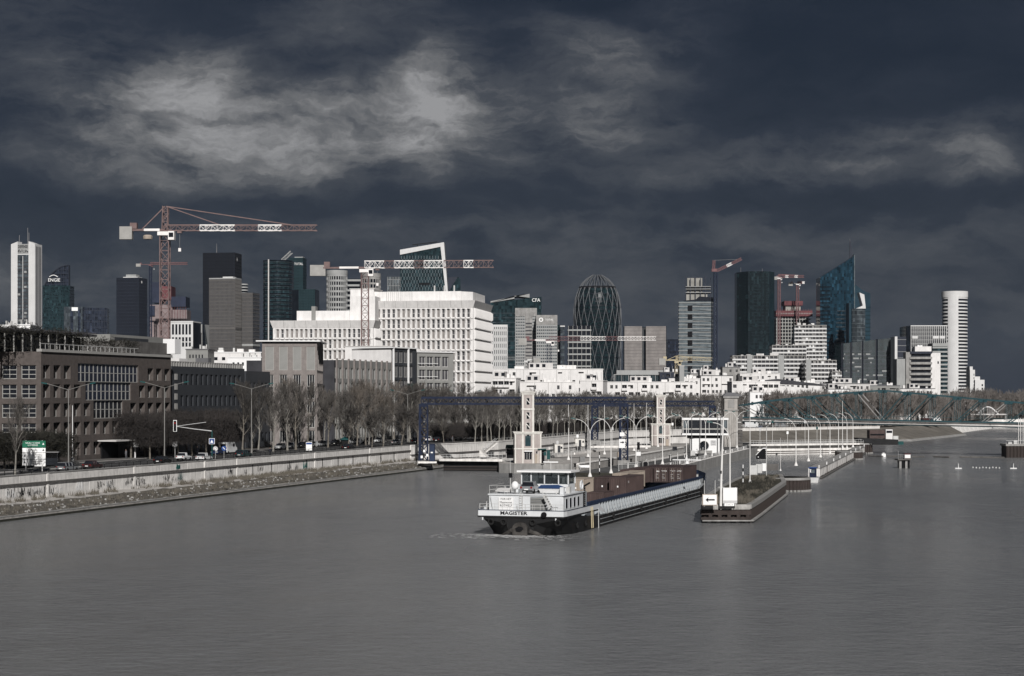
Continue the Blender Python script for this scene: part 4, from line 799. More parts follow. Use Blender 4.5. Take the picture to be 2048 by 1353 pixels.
# ================================================================ BLUE GANTRIES
def lattice(m, a, b, w, h, n, t, up=(0, 0, 1)):
    a, b = Vector(a), Vector(b); d = (b-a).normalized(); u = Vector(up)
    if abs(d.dot(u)) > .9: u = Vector((0, 1, 0))
    r = d.cross(u).normalized()*w/2; q = r.cross(d).normalized()*h/2
    cs = [r+q, r-q, -r-q, -r+q]
    for c_ in cs: m.bar(a+c_, b+c_, t)
    for i in range(n):
        p0, p1 = a+(b-a)*i/n, a+(b-a)*(i+1)/n
        for k in range(4):
            c0, c1 = cs[k], cs[(k+1) % 4]
            if i % 2: c0, c1 = c1, c0
            m.bar(p0+c0, p1+c1, t*.6)
            m.bar(p0+cs[k], p0+cs[(k+1) % 4], t*.5)
    return m
def gantry(label, xa, xb, d, z0a, z0b, zt, beam):
    g = thing('lock_gantry', label, 'gantry', (xa, d, 0)); L_ = xb-xa
    lattice(MB(), (-.6, 0, zt-beam/2), (L_+.6, 0, zt-beam/2), 1.2, beam, int(L_/1.6), .26).build('beam', 'navy', g)
    MB().bar((-.6, -.65, zt), (L_+.6, -.65, zt), .2, .5).build('top_flange', 'navy', g); MB().bar((-.6, -.65, zt-beam), (L_+.6, -.65, zt-beam), .2, .42).build('bottom_flange', 'navy', g)
    for x, z0 in ((0, z0a), (L_, z0b)):
        lattice(MB(), (x, 0, z0), (x, 0, zt-beam), 1.7, 1.3, 7, .34).build('leg', 'navy', g); box('leg_head', 'navy', g, x-.9, x+.9, -.8, .8, zt-beam-.7, zt-beam)
        MB().bar((x-1.05, -.7, z0), (x-.95, -.7, zt-beam), .5, .5).build('leg_post', 'navy', g); box('footing', 'concrete', g, x-1.6, x+1.6, -1.1, 1.1, z0-1.2, z0+.1)
    return g
gantry('dark blue lattice portal gantry spanning the nearer lock chambers', X(848, 432), X(1248, 432), 432, 2.2, 2.3, 17.4, 1.5)
gantry('blue lattice portal gantry standing farther back behind the lamp posts', X(1190, 566), X(1425, 566), 566, 4.0, 2.3, 16.2, 1.4)
cab = thing('gantry_cabinet', 'blue steel cabinet with white labels at the foot of the nearer gantry', 'cabinet', (X(857, 430), 430.3, 2.2)); box('body', 'navy', cab, .2, 1.6, -1.6, -.6, 0, 4.2); box('door', 'ship_blue', cab, .4, 1.4, -1.65, -1.6, .2, 3.9); box('label', 'paint_white', cab, .6, 1.1, -1.7, -1.65, 2.0, 2.3); box('plinth', 'concrete_light', cab, -2.4, 2.0, -2, -.4, -.4, 0)
for i, (x, z, w) in enumerate(((-1.2, 2.2, .5), (-.5, 1.2, .55), (-1.8, .8, .5))): box('notice', 'paint_white', cab, x, x+w, -1.75, -1.7, z, z+.6)
# ================================================================ FOOTBRIDGES OVER THE LOCK HEADS
def footbridge(label, x0, x1, y0, y1, z, under=True, gate='black_matte'):
    L_ = sqrt((x1-x0)**2+(y1-y0)**2); g = thing('footbridge', label, 'footbridge', (x0, y0, 0), atan2(y1-y0, x1-x0))
    box('deck', 'concrete_light', g, 0, L_, -.6, 1.2, z-.55, z)
    for zz in (z+.5, z+1.1): box('handrail', 'galv', g, 0, L_, -.55, -.49, zz-.04, zz+.04); 
    pm_ = MB().box(-.03, .03, -.55, -.49, z, z+1.1).mesh('post', 'galv')
    n = int(L_/.9)
    for i in range(n+1): link('post', pm_, g, (i*L_/n, 0, 0))
    if under:
        box('lock_gate', gate, g, .6, L_-.3, .9, 1.3, -.6, z-.6)
        for zz in (.3, .9): box('gate_beam', 'rust', g, .6, L_-.3, .75, .92, zz, zz+.22)
    return g
footbridge('pale footbridge over the dark lock gate next to the blue gantry leg', X(880, 428), X(1006, 424), 428, 424, 2.9)
footbridge('long white footbridge across the open channel behind the jetty', X(1500, 545), X(1725, 560), 545, 560, 3.3, True, 'concrete_light')
footbridge('white walkway over the middle lock chamber by the far tower', X(1180, 500), X(1300, 505), 500, 505, 4.0, False)
# stair by the first lock
sr = thing('quay_stair', 'flight of pale concrete steps with railings down the quay wall to the lock', 'stair', (*G(960, 912, 2.2)[:2], 2.15), RAD(20))
for i in range(14): box('step', 'concrete_light', sr, i*.32, i*.32+.4, -.8, .8, i*.25-.1, i*.25+.22)
for sy in (-.8, .8):
    MB().bar((0, sy, 1.1), (4.6, sy, 4.6), .08).build('handrail', 'galv', sr)
    for i in range(0, 14, 2): box('baluster', 'galv', sr, i*.32, i*.32+.05, sy-.03, sy+.03, i*.25, i*.25+1.1)
# ================================================================ STONE PYLON AND TRUSS BRIDGE
p = thing('stone_pylon', 'tall grey fluted stone pylon with stepped cap at the truss bridge end', 'pylon', (*G(1462, 894, 2.35)[:2], 2.35))
MB().box(-2.1, 2.1, 0, 4.4, 0, 11.0).build('shaft', 'stone', p)
for i in range(6): box('flute', 'stone', p, -1.95+i*.7, -1.55+i*.7, -.18, .02, .3, 10.8)
box('collar', 'concrete', p, -2.3, 2.3, -.3, 4.6, 11.0, 11.4); MB().box(-2.0, 2.0, .0, 4.3, 11.4, 14.9).build('head', 'stone', p); box('panel', 'concrete', p, -1.0, 1.0, -.08, .02, 11.9, 14.3)
box('cornice', 'concrete', p, -2.4, 2.4, -.35, 4.7, 14.9, 15.5); MB().add([(-2.5, -.4, 15.5), (3.6, -.4, 15.5), (3.6, 4.8, 15.5), (-2.5, 4.8, 15.5), (-1.2, 1, 16.6), (1.4, 1, 16.6), (1.4, 3.4, 16.6), (-1.2, 3.4, 16.6)], [(0, 1, 5, 4), (1, 2, 6, 5), (2, 3, 7, 6), (3, 0, 4, 7), (4, 5, 6, 7)]).build('cap', 'roof_grey', p)
for i in range(10): box('quoin', 'concrete_dark', p, 2.2, 3.6, .4, 3.8, .2+i*1.06, 1.0+i*1.06)
def truss():
    d0, d1 = 572, 526; x0 = X(1478, d0); x1 = X(2120, d1); L_ = sqrt((x1-x0)**2+(d1-d0)**2); rz = atan2(d1-d0, x1-x0)
    t = thing('truss_bridge', 'teal riveted steel truss bridge with arched top chord over the river', 'bridge', (x0, d0, 0), rz); n = 13; w = L_/n
    zb = lambda u: 11.0-u*1.35
    def zt(i):
        k = [14.9, 16.1, 17.0, 17.7, 18.4, 19.1, 19.6, 18.9, 18.2, 17.5, 16.8, 16.2, 15.5, 14.9]; return k[i]
    for y in (0, 5.0):
        for i in range(n):
            xa, xb = i*w, (i+1)*w; ua, ub = i/n, (i+1)/n
            MB().bar((xa, y, zt(i)), (xb, y, zt(i+1)), .4, .36).build('top_chord', 'teal_paint', t); MB().bar((xa, y, zb(ua)), (xb, y, zb(ub)), .35, .5).build('bottom_chord', 'teal_paint', t)
            m = MB(); x = xb
            for sx in (-.26, .26): m.bar((x+sx, y, zb(ub)), (x+sx, y, zt(i+1)), .1, .2)
            m.build('vertical', 'teal_paint', t)
            m = MB(); z = zb(ub)+.5; k = 0
            while z < zt(i+1)-1.1: m.bar((x-.26, y-.18, z), (x+.26, y-.18, z+.5), .06, .04); z += .62; k += 1
            m.build('lacing', 'concrete', t)
            if i < 6: a, b = (xa, y, zt(i)), (xb, y, zb(ub))
            else: a, b = (xa, y, zb(ua)), (xb, y, zt(i+1))
            MB().bar(a, b, .24, .26).build('diagonal', 'teal_paint' if (i+int(y)) % 5 else 'concrete', t)
            MB().prism([(xb-.7, y-.3), (xb+.7, y-.3), (xb+.7, y-.26), (xb-.7, y-.26)], zt(i+1)-.8, zt(i+1)+.1).build('gusset', 'teal_paint', t)
    for i in range(n+1): MB().bar((i*w, 0, zt(i)), (i*w, 5, zt(i)), .25).build('cross_beam', 'teal_paint', t)
    m = MB(); m.bar((0, 2.5, zb(0)-.35), (L_, 2.5, zb(1)-.35), 5.6, .5); m.build('deck', 'concrete_dark', t)
    MB().bar((0, -.5, zb(0)-1.1), (L_, -.5, zb(1)-1.1), .3, .45).build('side_girder', 'teal_paint', t)
    MB().tube([(0, -.85, zb(0)-.9), (L_, -.85, zb(1)-.9)], .14, 6).build('service_pipe', 'offwhite', t); MB().bar((0, -.1, zb(0)+1.3), (L_, -.1, zb(1)+1.3), .08).build('handrail', 'teal_paint', t)
truss()
# ================================================================ CRAFT AND RIVER FURNITURE
wb = thing('workboat', 'small blue workboat moored against the round dolphin', 'boat', (62.2, 371, 0), RAD(-12))
MB().add([(-1.1, -2, 1.0), (1.1, -2, 1.0), (1.2, 2.5, 1.0), (0, 4, 1.2), (-1.2, 2.5, 1.0), (-.9, -2, -.3), (.9, -2, -.3), (1, 2.2, -.3), (0, 3.4, -.3), (-1, 2.2, -.3)], [(0, 5, 6, 1), (1, 6, 7, 2), (2, 7, 8, 3), (3, 8, 9, 4), (4, 9, 5, 0), (0, 1, 2, 3, 4)]).build('hull', 'galv', wb)
box('cabin', 'navy', wb, -.9, .5, -.6, 1.4, 1.0, 2.9); box('window', 'glass_pale', wb, -.5, .2, -.63, -.6, 1.9, 2.6); box('roof', 'sign_blue', wb, -1.05, .65, -.8, 1.6, 2.9, 3.05)
for x in (-1, 1.1): MB().tube([(x, -1.9, 1), (x, -1.9, 2.9), (x, 2, 2.9)], .04, 5).build('rail', 'galv', wb)
for i, (px, py, w, h, mn) in enumerate(((1507, 952, 1.5, 2.0, 'galv'), (1518, 948, 1.3, 1.9, 'galv'), (1528, 944, 1.0, 1.7, 'white_clean'), (1545, 943, 2.6, 1.5, 'concrete_dark'))):
    f = thing('fence_panel', f'{["grey mesh", "lighter mesh", "small white", "wide dark solid"][i]} screen panel standing across the jetty behind its weeds', 'fence', G(px, py, 2.43), RAD(8), 'screen panels on the jetty'); box('sheet', mn, f, -w/2, w/2, 0, .06, .15, h)
    for x in (-w/2, w/2): box('post', 'steel', f, x-.04, x+.04, -.02, .08, 0, h+.1)
sm = thing('signal_mast', 'grey signal mast on the jetty carrying a black angular light screen', 'signal', (X(1533, 372), 352, 2.45))
sm.location = G(1533, 952, 2.45); MB().tube([(0, 0, 0), (0, 0, 9.5)], .08, 6).build('pole', 'galv', sm); MB().slab([(-2.0, 3.2), (-2.0, 4.0), (-.7, 5.2), (-.15, 5.2), (-.15, 3.2)], -.1, 0).build('screen', 'black', sm); MB().slab([(-2.1, 4.0), (-.7, 5.35), (-.1, 5.35), (-.1, 5.2), (-.75, 5.2), (-2.0, 3.95)], -.14, -.11).build('screen_edge', 'white_clean', sm); MB().lathe([(.1, 0), (.1, .05)], 10).build('signal_light', 'white_clean', sm, (-1.6, -.13, 3.6)).rotation_euler = (RAD(90), 0, 0)
rb = thing('gauge_platform', 'small gauge hut on two concrete legs standing alone in the river', 'platform', G(1809, 937), RAD(5))
for x in (-1.3, .2): box('leg', 'concrete', rb, x, x+1.1, 0, 1.6, -1, 2.0); box('leg_face', 'black', rb, x+.55, x+1.12, -.05, .0, -1, 2.0)
box('deck', 'concrete_dark', rb, -1.8, 1.7, -.5, 2.2, 2.0, 2.3); box('hut', 'white_clean', rb, .1, 1.5, 0, 1.4, 2.5, 3.4); box('hut_plinth', 'box_brown', rb, .05, 1.55, -.05, 1.45, 2.3, 2.5); box('hut_roof', 'site_red', rb, 0, 1.6, -.1, 1.5, 3.4, 3.55)
for x in (-1.7, -1.2, -.7, -.2): box('rail_post', 'steel', rb, x, x+.05, -.4, -.35, 2.3, 3.4)
box('rail', 'steel', rb, -1.7, .1, -.4, -.35, 3.35, 3.42); box('ladder_post', 'steel', rb, -1.75, -1.65, -.45, -.4, 2.3, 4.3)
for i, (a, b, lab) in enumerate(((1738, 1766, 'floating dark boom log tied to the dolphin'), (1774, 1850, 'long floating boom log passing behind the gauge hut'), (1868, 1900, 'short floating boom log alone in mid river'), (1920, 2010, 'longest floating boom log reaching the far dolphin'))):
    p0, p1 = G(a, 913+i*.8), G(b, 914.5+i*.8); bl = thing('boom_log', lab, 'boom', p0, 0, 'floating boom logs')
    q = Vector(p1)-Vector(p0); n = max(2, int(q.length/3.2))
    for k in range(n): MB().tube([q*(k/n)+Vector((0, 0, .12)), q*((k+.94)/n)+Vector((0, 0, .12))], .3, 7).build('log', 'concrete_dark', bl)
by = thing('buoy', 'white box buoy fixed on the boom near the jetty end', 'buoy', G(1767, 914)); MB().box(-.6, .6, -.4, .4, 0, .9).build('float', 'white_clean', by); box('cap', 'galv', by, -.3, .3, -.2, .2, .9, 1.2)
for px, lab in ((1917, 'white cross buoy with upright marker, nearer the gauge hut'), (2027, 'white cross buoy with upright marker, beyond the string of floats')):
    by = thing('buoy', lab, 'buoy', G(px, 938), 0, 'white cross buoys'); MB().tube([(-.8, 0, .1), (.8, 0, .1)], .13, 6).build('float', 'white_clean', by); MB().tube([(0, 0, 0), (0, 0, 1.3)], [.1, .05], 6).build('marker', 'white_clean', by)
for i in range(9):
    by = thing('float', f'tiny white float of the string between the cross buoys, {nth(i)} along', 'float', G(1946+i*6.6, 936+(i % 3)*.6), 0, 'string of small floats'); MB().lathe([(.02, -.05), (.16, .05), (.12, .2), (.02, .25)], 8).build('body', 'white_clean', by); MB().lathe([(.03, .25), (.03, .4)], 6).build('ring', 'galv', by)
mb = thing('moored_barge', 'dark flat barge with rusty deck cargo moored by the far bank', 'barge', (*G(1760, 890)[:2], 0), RAD(8))
MB().add([(-8.5, 0, 2.6), (7, 0, 1.9), (7, 5, 1.9), (-8.5, 5, 2.6), (-6.5, 0, -.5), (7, 0, -.5), (7, 5, -.5), (-6.5, 5, -.5)], [(0, 4, 5, 1), (1, 5, 6, 2), (2, 6, 7, 3), (3, 7, 4, 0), (0, 1, 2, 3)]).build('hull', 'hull_black', mb)
box('cargo_rack', 'box_brown', mb, -3.6, 2.2, 1, 4, 2.3, 5.4); box('cargo_gap', 'black', mb, -3.4, 2.0, .95, 1.0, 3.4, 4.0); box('wheelhouse', 'white', mb, 2.6, 5.2, 1, 4, 2.0, 5.6); box('window', 'window', mb, 2.8, 5.0, .95, 1.0, 4.3, 5.2); box('engine', 'galv', mb, 5.4, 7.4, 1, 4, 1.8, 3.2); box('tender', 'teal_dark', mb, 7.4, 9.4, 1, 3, .0, 1.2)
g = G(2046, 916); fd = thing('mooring_dolphin', 'square rusty dolphin with white poles at the far side of the river', 'dolphin', (g[0], g[1], 0))
box('core', 'rust', fd, -4.6, 5, .2, 6, -1, 3.4); box('rim', 'concrete', fd, -5, 5.4, -.2, 6.2, 3.4, 4.0); pm_ = MB().prism([(0, 0), (.3, -.3), (.7, -.3), (1.0, 0), (1.0, .3), (0, .3)], -1, 3.4).mesh('sheet_pile', 'rust')
for i in range(10): link('sheet_pile', pm_, fd, (-4.8+i*1.0, .2, 0))
for x in (-1.0, -.4, .3): MB().tube([(x, 1.0, 4), (x, 1.0, 11.5)], .09, 6).build('pole', 'pole_white', fd)
for x, z, mn in ((-4, 4.6, 'galv'), (-2.4, 5.0, 'galv'), (1.6, 4.8, 'galv')): box('equipment', mn, fd, x, x+1.1, 1, 2, 4.0, z)
MB().tube([(-4.8, .1, 4.0), (-4.8, .1, 5.0), (4, .1, 5.0)], .05, 5).build('railing', 'galv', fd)
bp = thing('lock_barge', 'blue and white cabin boat lying behind the white footbridge', 'boat', (*G(1516, 872, 2.3)[:2], 3.2)); MB().slab([(-2.2, 0), (2.2, 0), (2.0, 1.0), (-2.0, 1.0)], 0, 3).build('hull', 'white_clean', bp); MB().slab([(-2.3, 1.0), (2.3, 1.0), (1.8, 3.0), (-1.8, 3.0)], .2, 2.8).build('cabin', 'ship_blue', bp); box('rail', 'galv', bp, -2, 2, -.05, 0, 1.0, 1.15)
# ================================================================ TREES
def branch(m, a, b, r0, r1, n=3):
    d = (b-a)
    if d.length < 1e-4: return
    d.normalize(); u = d.orthogonal().normalized(); w = d.cross(u); k = len(m.v)
    for p, r in ((a, r0), (b, r1)):
        for j in range(n):
            q = p+(u*cos(2*pi*j/n)+w*sin(2*pi*j/n))*r; m.v.append((q.x, q.y, q.z))
    for j in range(n): m.f.append((k+j, k+(j+1) % n, k+n+(j+1) % n, k+n+j)); m.m.append(0)
def rot_dir(d, ang, az):
    u = d.orthogonal().normalized(); w = d.cross(u); return (d*cos(ang)+(u*cos(az)+w*sin(az))*sin(ang)).normalized()
def make_tree(seed, hgt, trunkr=.22, clear=.3, spread=.34, n1=18, n2=7, n3=7, up=.25, twigr=.016, leader=True):
    r = random.Random(seed); T, C = MB(), MB(); pts = []; p = Vector((0, 0, 0)); d = Vector((r.uniform(-.05, .05), r.uniform(-.05, .05), 1)).normalized(); k = 9
    for i in range(k+1):
        pts.append(p.copy()); d = (d+Vector((r.uniform(-.09, .09), r.uniform(-.09, .09), .12))).normalized(); p = p+d*hgt*.86/k
    T.tube(pts, [trunkr*(1-.88*i/k)*(1.35 if i == 0 else 1) for i in range(k+1)], 7)
    for i in range(n1):
        f = clear+(1-clear)*(i+r.random()*.8)/n1; q = f*k/1.0; j = min(int(q), k-1); base = pts[j].lerp(pts[j+1], q-j) if q < k else pts[k]
        ln = hgt*spread*(.45+.75*sin(pi*min(1, (f-clear)/(1-clear)*.8+.15)))*r.uniform(.75, 1.15); dr = rot_dir(Vector((0, 0, 1)), r.uniform(.55, 1.0)*(1.1-.45*f), r.uniform(0, 2*pi)); rr = trunkr*.36*(1.15-f)
        prev = base; segs = 4; bp = [base]
        for s in range(segs):
            dr = (dr+Vector((r.uniform(-.18, .18), r.uniform(-.18, .18), up*.5))).normalized(); nx = prev+dr*ln/segs; branch(T if s < 2 else C, prev, nx, rr*(1-s/segs)+.02, rr*(1-(s+1)/segs)+.018, 4); prev = nx; bp.append(nx)
        for s2 in range(n2):
            u = .25+.75*(s2+r.random())/n2; a = u*segs; j2 = min(int(a), segs-1); b0 = bp[j2].lerp(bp[j2+1], a-j2); d2 = rot_dir((bp[j2+1]-bp[j2]).normalized(), r.uniform(.4, .95), r.uniform(0, 2*pi)); d2 = (d2+Vector((0, 0, up))).normalized(); l2 = ln*.42*(1.15-u*.5)*r.uniform(.6, 1.2)
            mid = b0+d2*l2*.5; d3 = (d2+Vector((r.uniform(-.25, .25), r.uniform(-.25, .25), up))).normalized(); end = mid+d3*l2*.5; branch(C, b0, mid, twigr*2.0, twigr*1.5); branch(C, mid, end, twigr*1.5, twigr)
            for s3 in range(n3):
                v = .2+.8*(s3+r.random())/n3; c0 = b0.lerp(mid, v*2) if v < .5 else mid.lerp(end, v*2-1); d4 = (rot_dir(d3, r.uniform(.35, .95), r.uniform(0, 2*pi))+Vector((0, 0, up))).normalized(); l4 = l2*.5*r.uniform(.5, 1.3); branch(C, c0, c0+d4*l4, twigr*1.1, twigr*.5)
    return T, C
PLANE = []
for i in range(6):
    T, C = make_tree(100+i, 15.5, .23, .30, .30+.02*(i % 3), 24, 9, 11, .3, .022); PLANE.append((T.mesh('trunk', 'bark_pale' if i % 2 else 'bark'), C.mesh('crown', ('twig', 'twig', 'twig_warm')[i % 3])))
ROUND = []
for i in range(3):
    T, C = make_tree(200+i, 11.5, .2, .3, .42, 24, 10, 12, .12, .028); ROUND.append((T.mesh('trunk', 'bark'), C.mesh('crown', 'twig')))
def pruned(seed, h=8.5, w=2.6, n=2600, m2='twig_dark'):
    r = random.Random(seed); T = MB(); T.tube([(0, 0, 0), (.05, .05, 2.4), (0, 0, h*.6)], [.2, .16, .08], 6); C = MB()
    for _ in range(n):
        a = Vector((r.uniform(-w, w), r.uniform(-w, w), r.uniform(2.6, h))); d = Vector((r.gauss(0, .5), r.gauss(0, .5), r.gauss(.35, .5))).normalized()*r.uniform(.5, 1.3); branch(C, a, a+d, .03, .015)
    return T.mesh('trunk', 'bark'), C.mesh('crown', m2)
PROM = []
for a, b in PLANE:
    a2, b2 = a.copy(), b.copy(); a2.materials[0] = M['bark_pale']; b2.materials[0] = M['twig_light']; PROM.append((a2, b2))
PRUN = [pruned(300+i) for i in range(3)]; YEW = [pruned(310+i, 5.5, 3.0, 5200, 'evergreen') for i in range(2)]
def tree(kind, meshes, i, loc, sc, label, group, rnd_):
    t = thing(kind, label, 'tree', loc, rnd_.uniform(0, 6.28), group); t.scale = (sc*rnd_.uniform(.9, 1.1), sc*rnd_.uniform(.9, 1.1), sc); a, b = meshes[i % len(meshes)]; link('trunk', a, t); link('crown', b, t); return t
rnd = random.Random(77)
# row nearest the road (t about 22) and row by the buildings (t about 31)
tree('plane_tree', PLANE, 1, B(*[Bpx(30, 11.5)[0], 11.5], RZ), .72, 'bare pale-trunked tree beside the direction sign board', 'bare street trees', rnd)
for i in range(24):
    s = 126+i*8.2+rnd.uniform(-1.5, 1.5); tree('plane_tree', PLANE, i+rnd.randint(0, 1), B(s, 21.5+rnd.uniform(-1.2, 1.2), RZ), rnd.uniform(.68, .98), f'tall bare tree in the roadside row, {nth(i)} counting from the crossing', 'bare street trees', rnd)
for i in range(24):
    s = 156+i*8.0+rnd.uniform(-2, 2); tree('plane_tree', PLANE, i*2+1, B(s, 29.5+rnd.uniform(-1, 1), RZ), rnd.uniform(.72, 1.0), f'bare tree of the second row before the offices, {nth(i)} counting from the crossing', 'bare street trees', rnd)
for i in range(14):
    s = 165+i*11+rnd.uniform(-3, 3); tree('round_tree', ROUND, i, B(s, 10.8+rnd.uniform(-.6, .6), RZ), rnd.uniform(.62, .85), f'small bare round-crowned tree close above the quay wall, {nth(i)} from the dark blue gantry', 'small quayside trees', rnd)
EDGE = [(-24.6, 442), (-3.5, 481), (37, 625), (74, 677), (113, 706), (150, 735), (201, 840), (276, 1030), (420, 1180), (3500, 1500)]
def shore(px):
    k = (px-CX)/F
    for (xa, ya), (xb, yb) in zip(EDGE, EDGE[1:]):
        q = (xb-xa)-k*(yb-ya); t = (k*ya-xa)/q if abs(q) > 1e-9 else -1
        if 0 <= t <= 1: return ya+t*(yb-ya)
    return 700
for k in range(46):
    px = 950+k*11.8+rnd.uniform(-3, 3); dd = shore(px)+9+rnd.uniform(-3, 5); tree('plane_tree', PROM, k+rnd.randint(0, 2), (X(px, dd), dd, RZ), rnd.uniform(.7, .84), f'bare promenade tree behind the locks, {nth(k)} from the near lock tower', 'promenade trees behind the locks', rnd)
for k in range(46):
    px = 955+k*11.8+rnd.uniform(-3, 3); dd = shore(px)+24+rnd.uniform(-6, 6); tree('plane_tree', PROM, k+3+rnd.randint(0, 2), (X(px, dd), dd, RZ), rnd.uniform(.72, .86), f'rear bare promenade tree behind the locks, {nth(k)} from the near lock tower', 'promenade trees behind the locks', rnd)
HEDGE = pruned(330, 5.2, 6.2, 5200)[1]  # dark twig mass added behind the promenade to make the gaps between trunks dark
for k in range(17):
    px = 880+k*34; dd = shore(px)+33; h = thing('hedge', f'dark hedge added to fill the dark gaps between promenade tree trunks, {nth(k)} stretch from the gantry leg', 'hedge', (X(px, dd), dd, RZ-2.0), rnd.uniform(-.1, .1), 'hedge stretches behind the promenade'); link('foliage', HEDGE, h, scale=(1.0, .35, rnd.uniform(1.05, 1.25)))
for i in range(8): t = 30.5+rnd.uniform(-.4, .4); tree('pruned_tree', PRUN, i, B(Bpx(262+i*28, t)[0], t, RZ), rnd.uniform(.93, 1.06), f'dark box-clipped tree before the black offices, {nth(i)} from the entrance canopy', 'box-clipped street trees', rnd)
for i in range(7): t = 25.6+rnd.uniform(-.4, .4); tree('pruned_tree', PRUN, i+1, B(Bpx(300+i*28, t)[0], t, RZ), rnd.uniform(.9, 1.0), f'dark box-clipped tree of the kerbside file, {nth(i)} from the traffic light', 'box-clipped street trees', rnd)
for i, (px, t) in enumerate(((8, 27), (45, 29), (85, 30.5))): tree('dark_shrub_tree', YEW, i, B(Bpx(px, t)[0], t, RZ-2.2), 1.35, f'dark dense evergreen at the brick building foot, {nth(i)} from the frame edge', 'evergreens by the brick offices', rnd)
# far woodland along the river bend: nobody could count it
def woodland():
    small = []
    for sd in (401, 402, 403, 404):
        T, C = make_tree(sd, 15, .25, .25, .42, 12, 6, 7, .25, .055); C.add(T.v, T.f); small.append(C)
    m = MB(); r = random.Random(8)
    for _ in range(430):
        px = r.uniform(1535, 2150); d0 = shore(px); d = d0+8+r.random()**1.5*(130 if px < 1950 else 330); x = X(px, d)
        s = small[r.randint(0, 3)]; sc = r.uniform(.62, .9)*(1.15 if px > 1900 else 1.0); a = r.uniform(0, 6.28); ca, sa = cos(a)*sc, sin(a)*sc; b0 = len(m.v)
        m.v += [(x+vx*ca-vy*sa, d+vx*sa+vy*ca, 5.4+vz*sc) for vx, vy, vz in s.v]; m.f += [tuple(i+b0 for i in f) for f in s.f]
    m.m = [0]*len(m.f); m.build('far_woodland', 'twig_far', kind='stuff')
woodland()
# ================================================================ STREET THINGS
def street_lamp(px, t, label, h=11.5, arm=3.6):
    s = Bpx(px, t)[0]; l = thing('street_lamp', label, 'street lamp', B(s, t, RZ+.1), RAD(2), 'double-armed street lamps'); MB().tube([(0, 0, 0), (0, 0, h-1.3)], [.11, .07], 8).build('pole', 'lamp_grey', l); MB().lathe([(.2, 0), (.16, .9), (.12, .95)], 8).build('base', 'lamp_grey', l)
    for sx in (-1, 1):
        MB().tube([(0, 0, h-1.35), (sx*arm*.5, 0, h-.8), (sx*arm, 0, h-.3)], .045, 5).build('arm', 'lamp_grey', l); MB().add([(sx*arm, -.18, h-.4), (sx*(arm+1.0), -.2, h-.22), (sx*(arm+1.0), .2, h-.22), (sx*arm, .18, h-.4), (sx*arm, 0, h-.2), (sx*(arm+.9), 0, h-.02)], [(0, 1, 2, 3), (0, 1, 5, 4), (2, 3, 4, 5), (0, 3, 4), (1, 2, 5)]).build('lamp_head', 'teal_dark', l)
for i, (px, t, h) in enumerate(((137, 18.1, 14.5), (329, 18.1, 15), (503, 18.1, 15), (815, 18.1, 14), (930, 18.1, 14))): street_lamp(px, t, ('grey double-armed street lamp beside the brick offices entrance', 'grey double-armed street lamp in front of the brick and black offices joint', 'grey double-armed street lamp among the first bare trees', 'grey double-armed street lamp rising above trees by the gantry leg', 'grey double-armed street lamp behind the long gantry beam')[i], h)
def at_t(px, t): s, d = Bpx(px, t); return B(s, t, RZ)
sg = thing('direction_sign', 'large direction sign board with green top panel over three white panels', 'sign', at_t(68, 16.5), RAD(3))
for x in (-1.3, 1.3): box('post', 'galv', sg, x-.06, x+.06, .05, .17, 0, 5.0)
for i, (z0, z1, mn, tx, tm) in enumerate(((3.85, 4.95, 'sign_green', 'NEUILLY S/ SEINE\nLA DEFENSE', 'paint_white'), (3.05, 3.78, 'paint_white', 'PUTEAUX', 'black'), (2.0, 2.98, 'paint_white', 'SURESNES\nCENTRE', 'black'), (.95, 1.92, 'paint_white', 'Hotel de Ville\nMediatheque', 'black'))):
    pl = box('panel', mn, sg, -1.85, 1.85, -.05, .05, z0, z1); text(tx, .36 if '\n' in tx else .4, tm, pl, (-.2 if i < 2 else .5, -.06, (z0+z1)/2), ext=.004, sx=.85)
    x = 1.5 if i < 2 else -1.5; MB().slab([(x-.16, (z0+z1)/2-.1), (x+.16, (z0+z1)/2-.1), (x, (z0+z1)/2+.24)], -.075, -.055).build('arrow', tm, pl)
sg = thing('small_sign', 'low white plate sign on a stand near the big direction board', 'sign', at_t(80, 20)); box('plate', 'paint_white', sg, -.9, .9, -.05, .05, .5, 1.1); box('stand', 'black', sg, -.1, .1, .05, .15, 0, 1.2)
bs = thing('bus_shelter', 'dark glass bus shelter by the direction sign', 'shelter', at_t(90, 24), RAD(4)); box('roof', 'steel', bs, -2.4, 2.4, -.6, 1.2, 2.5, 2.65); box('back_pane', 'window', bs, -2.2, 2.2, 1.0, 1.05, .3, 2.5); box('side_pane', 'window', bs, 2.1, 2.15, -.3, 1.0, .3, 2.5)
for x in (-2.2, 2.2): box('post', 'black', bs, x-.05, x+.05, .9, 1.0, 0, 2.5)
tl = thing('traffic_light', 'overhead traffic light gantry with white-edged signal on a long green arm', 'traffic light', at_t(424, 12.5), RAD(0))
MB().tube([(0, 0, 0), (0, 0, 5.6)], [.14, .11], 8).build('pole', 'teal_dark', tl); MB().tube([(0, 0, 5.5), (-3.5, 0, 5.9), (-6.8, 0, 6.4)], [.1, .08, .06], 6).build('arm', 'sign_grey', tl); MB().tube([(-1.2, .4, 7.2), (-6.8, 0, 6.45)], .05, 6).build('stay', 'sign_grey', tl)
box('signal_frame', 'paint_white', tl, -7.45, -6.75, -.08, .05, 5.4, 7.6); hd = box('signal_head', 'black', tl, -7.36, -6.84, -.16, -.08, 5.5, 7.5)
for z, mn in ((7.05, 'lamp_red'), (6.5, 'black_matte'), (5.95, 'black_matte')): MB().lathe([(.18, 0), (.18, .05)], 10).build('lens', mn, hd, (-7.1, -.16, z)).rotation_euler = (RAD(90), 0, 0)
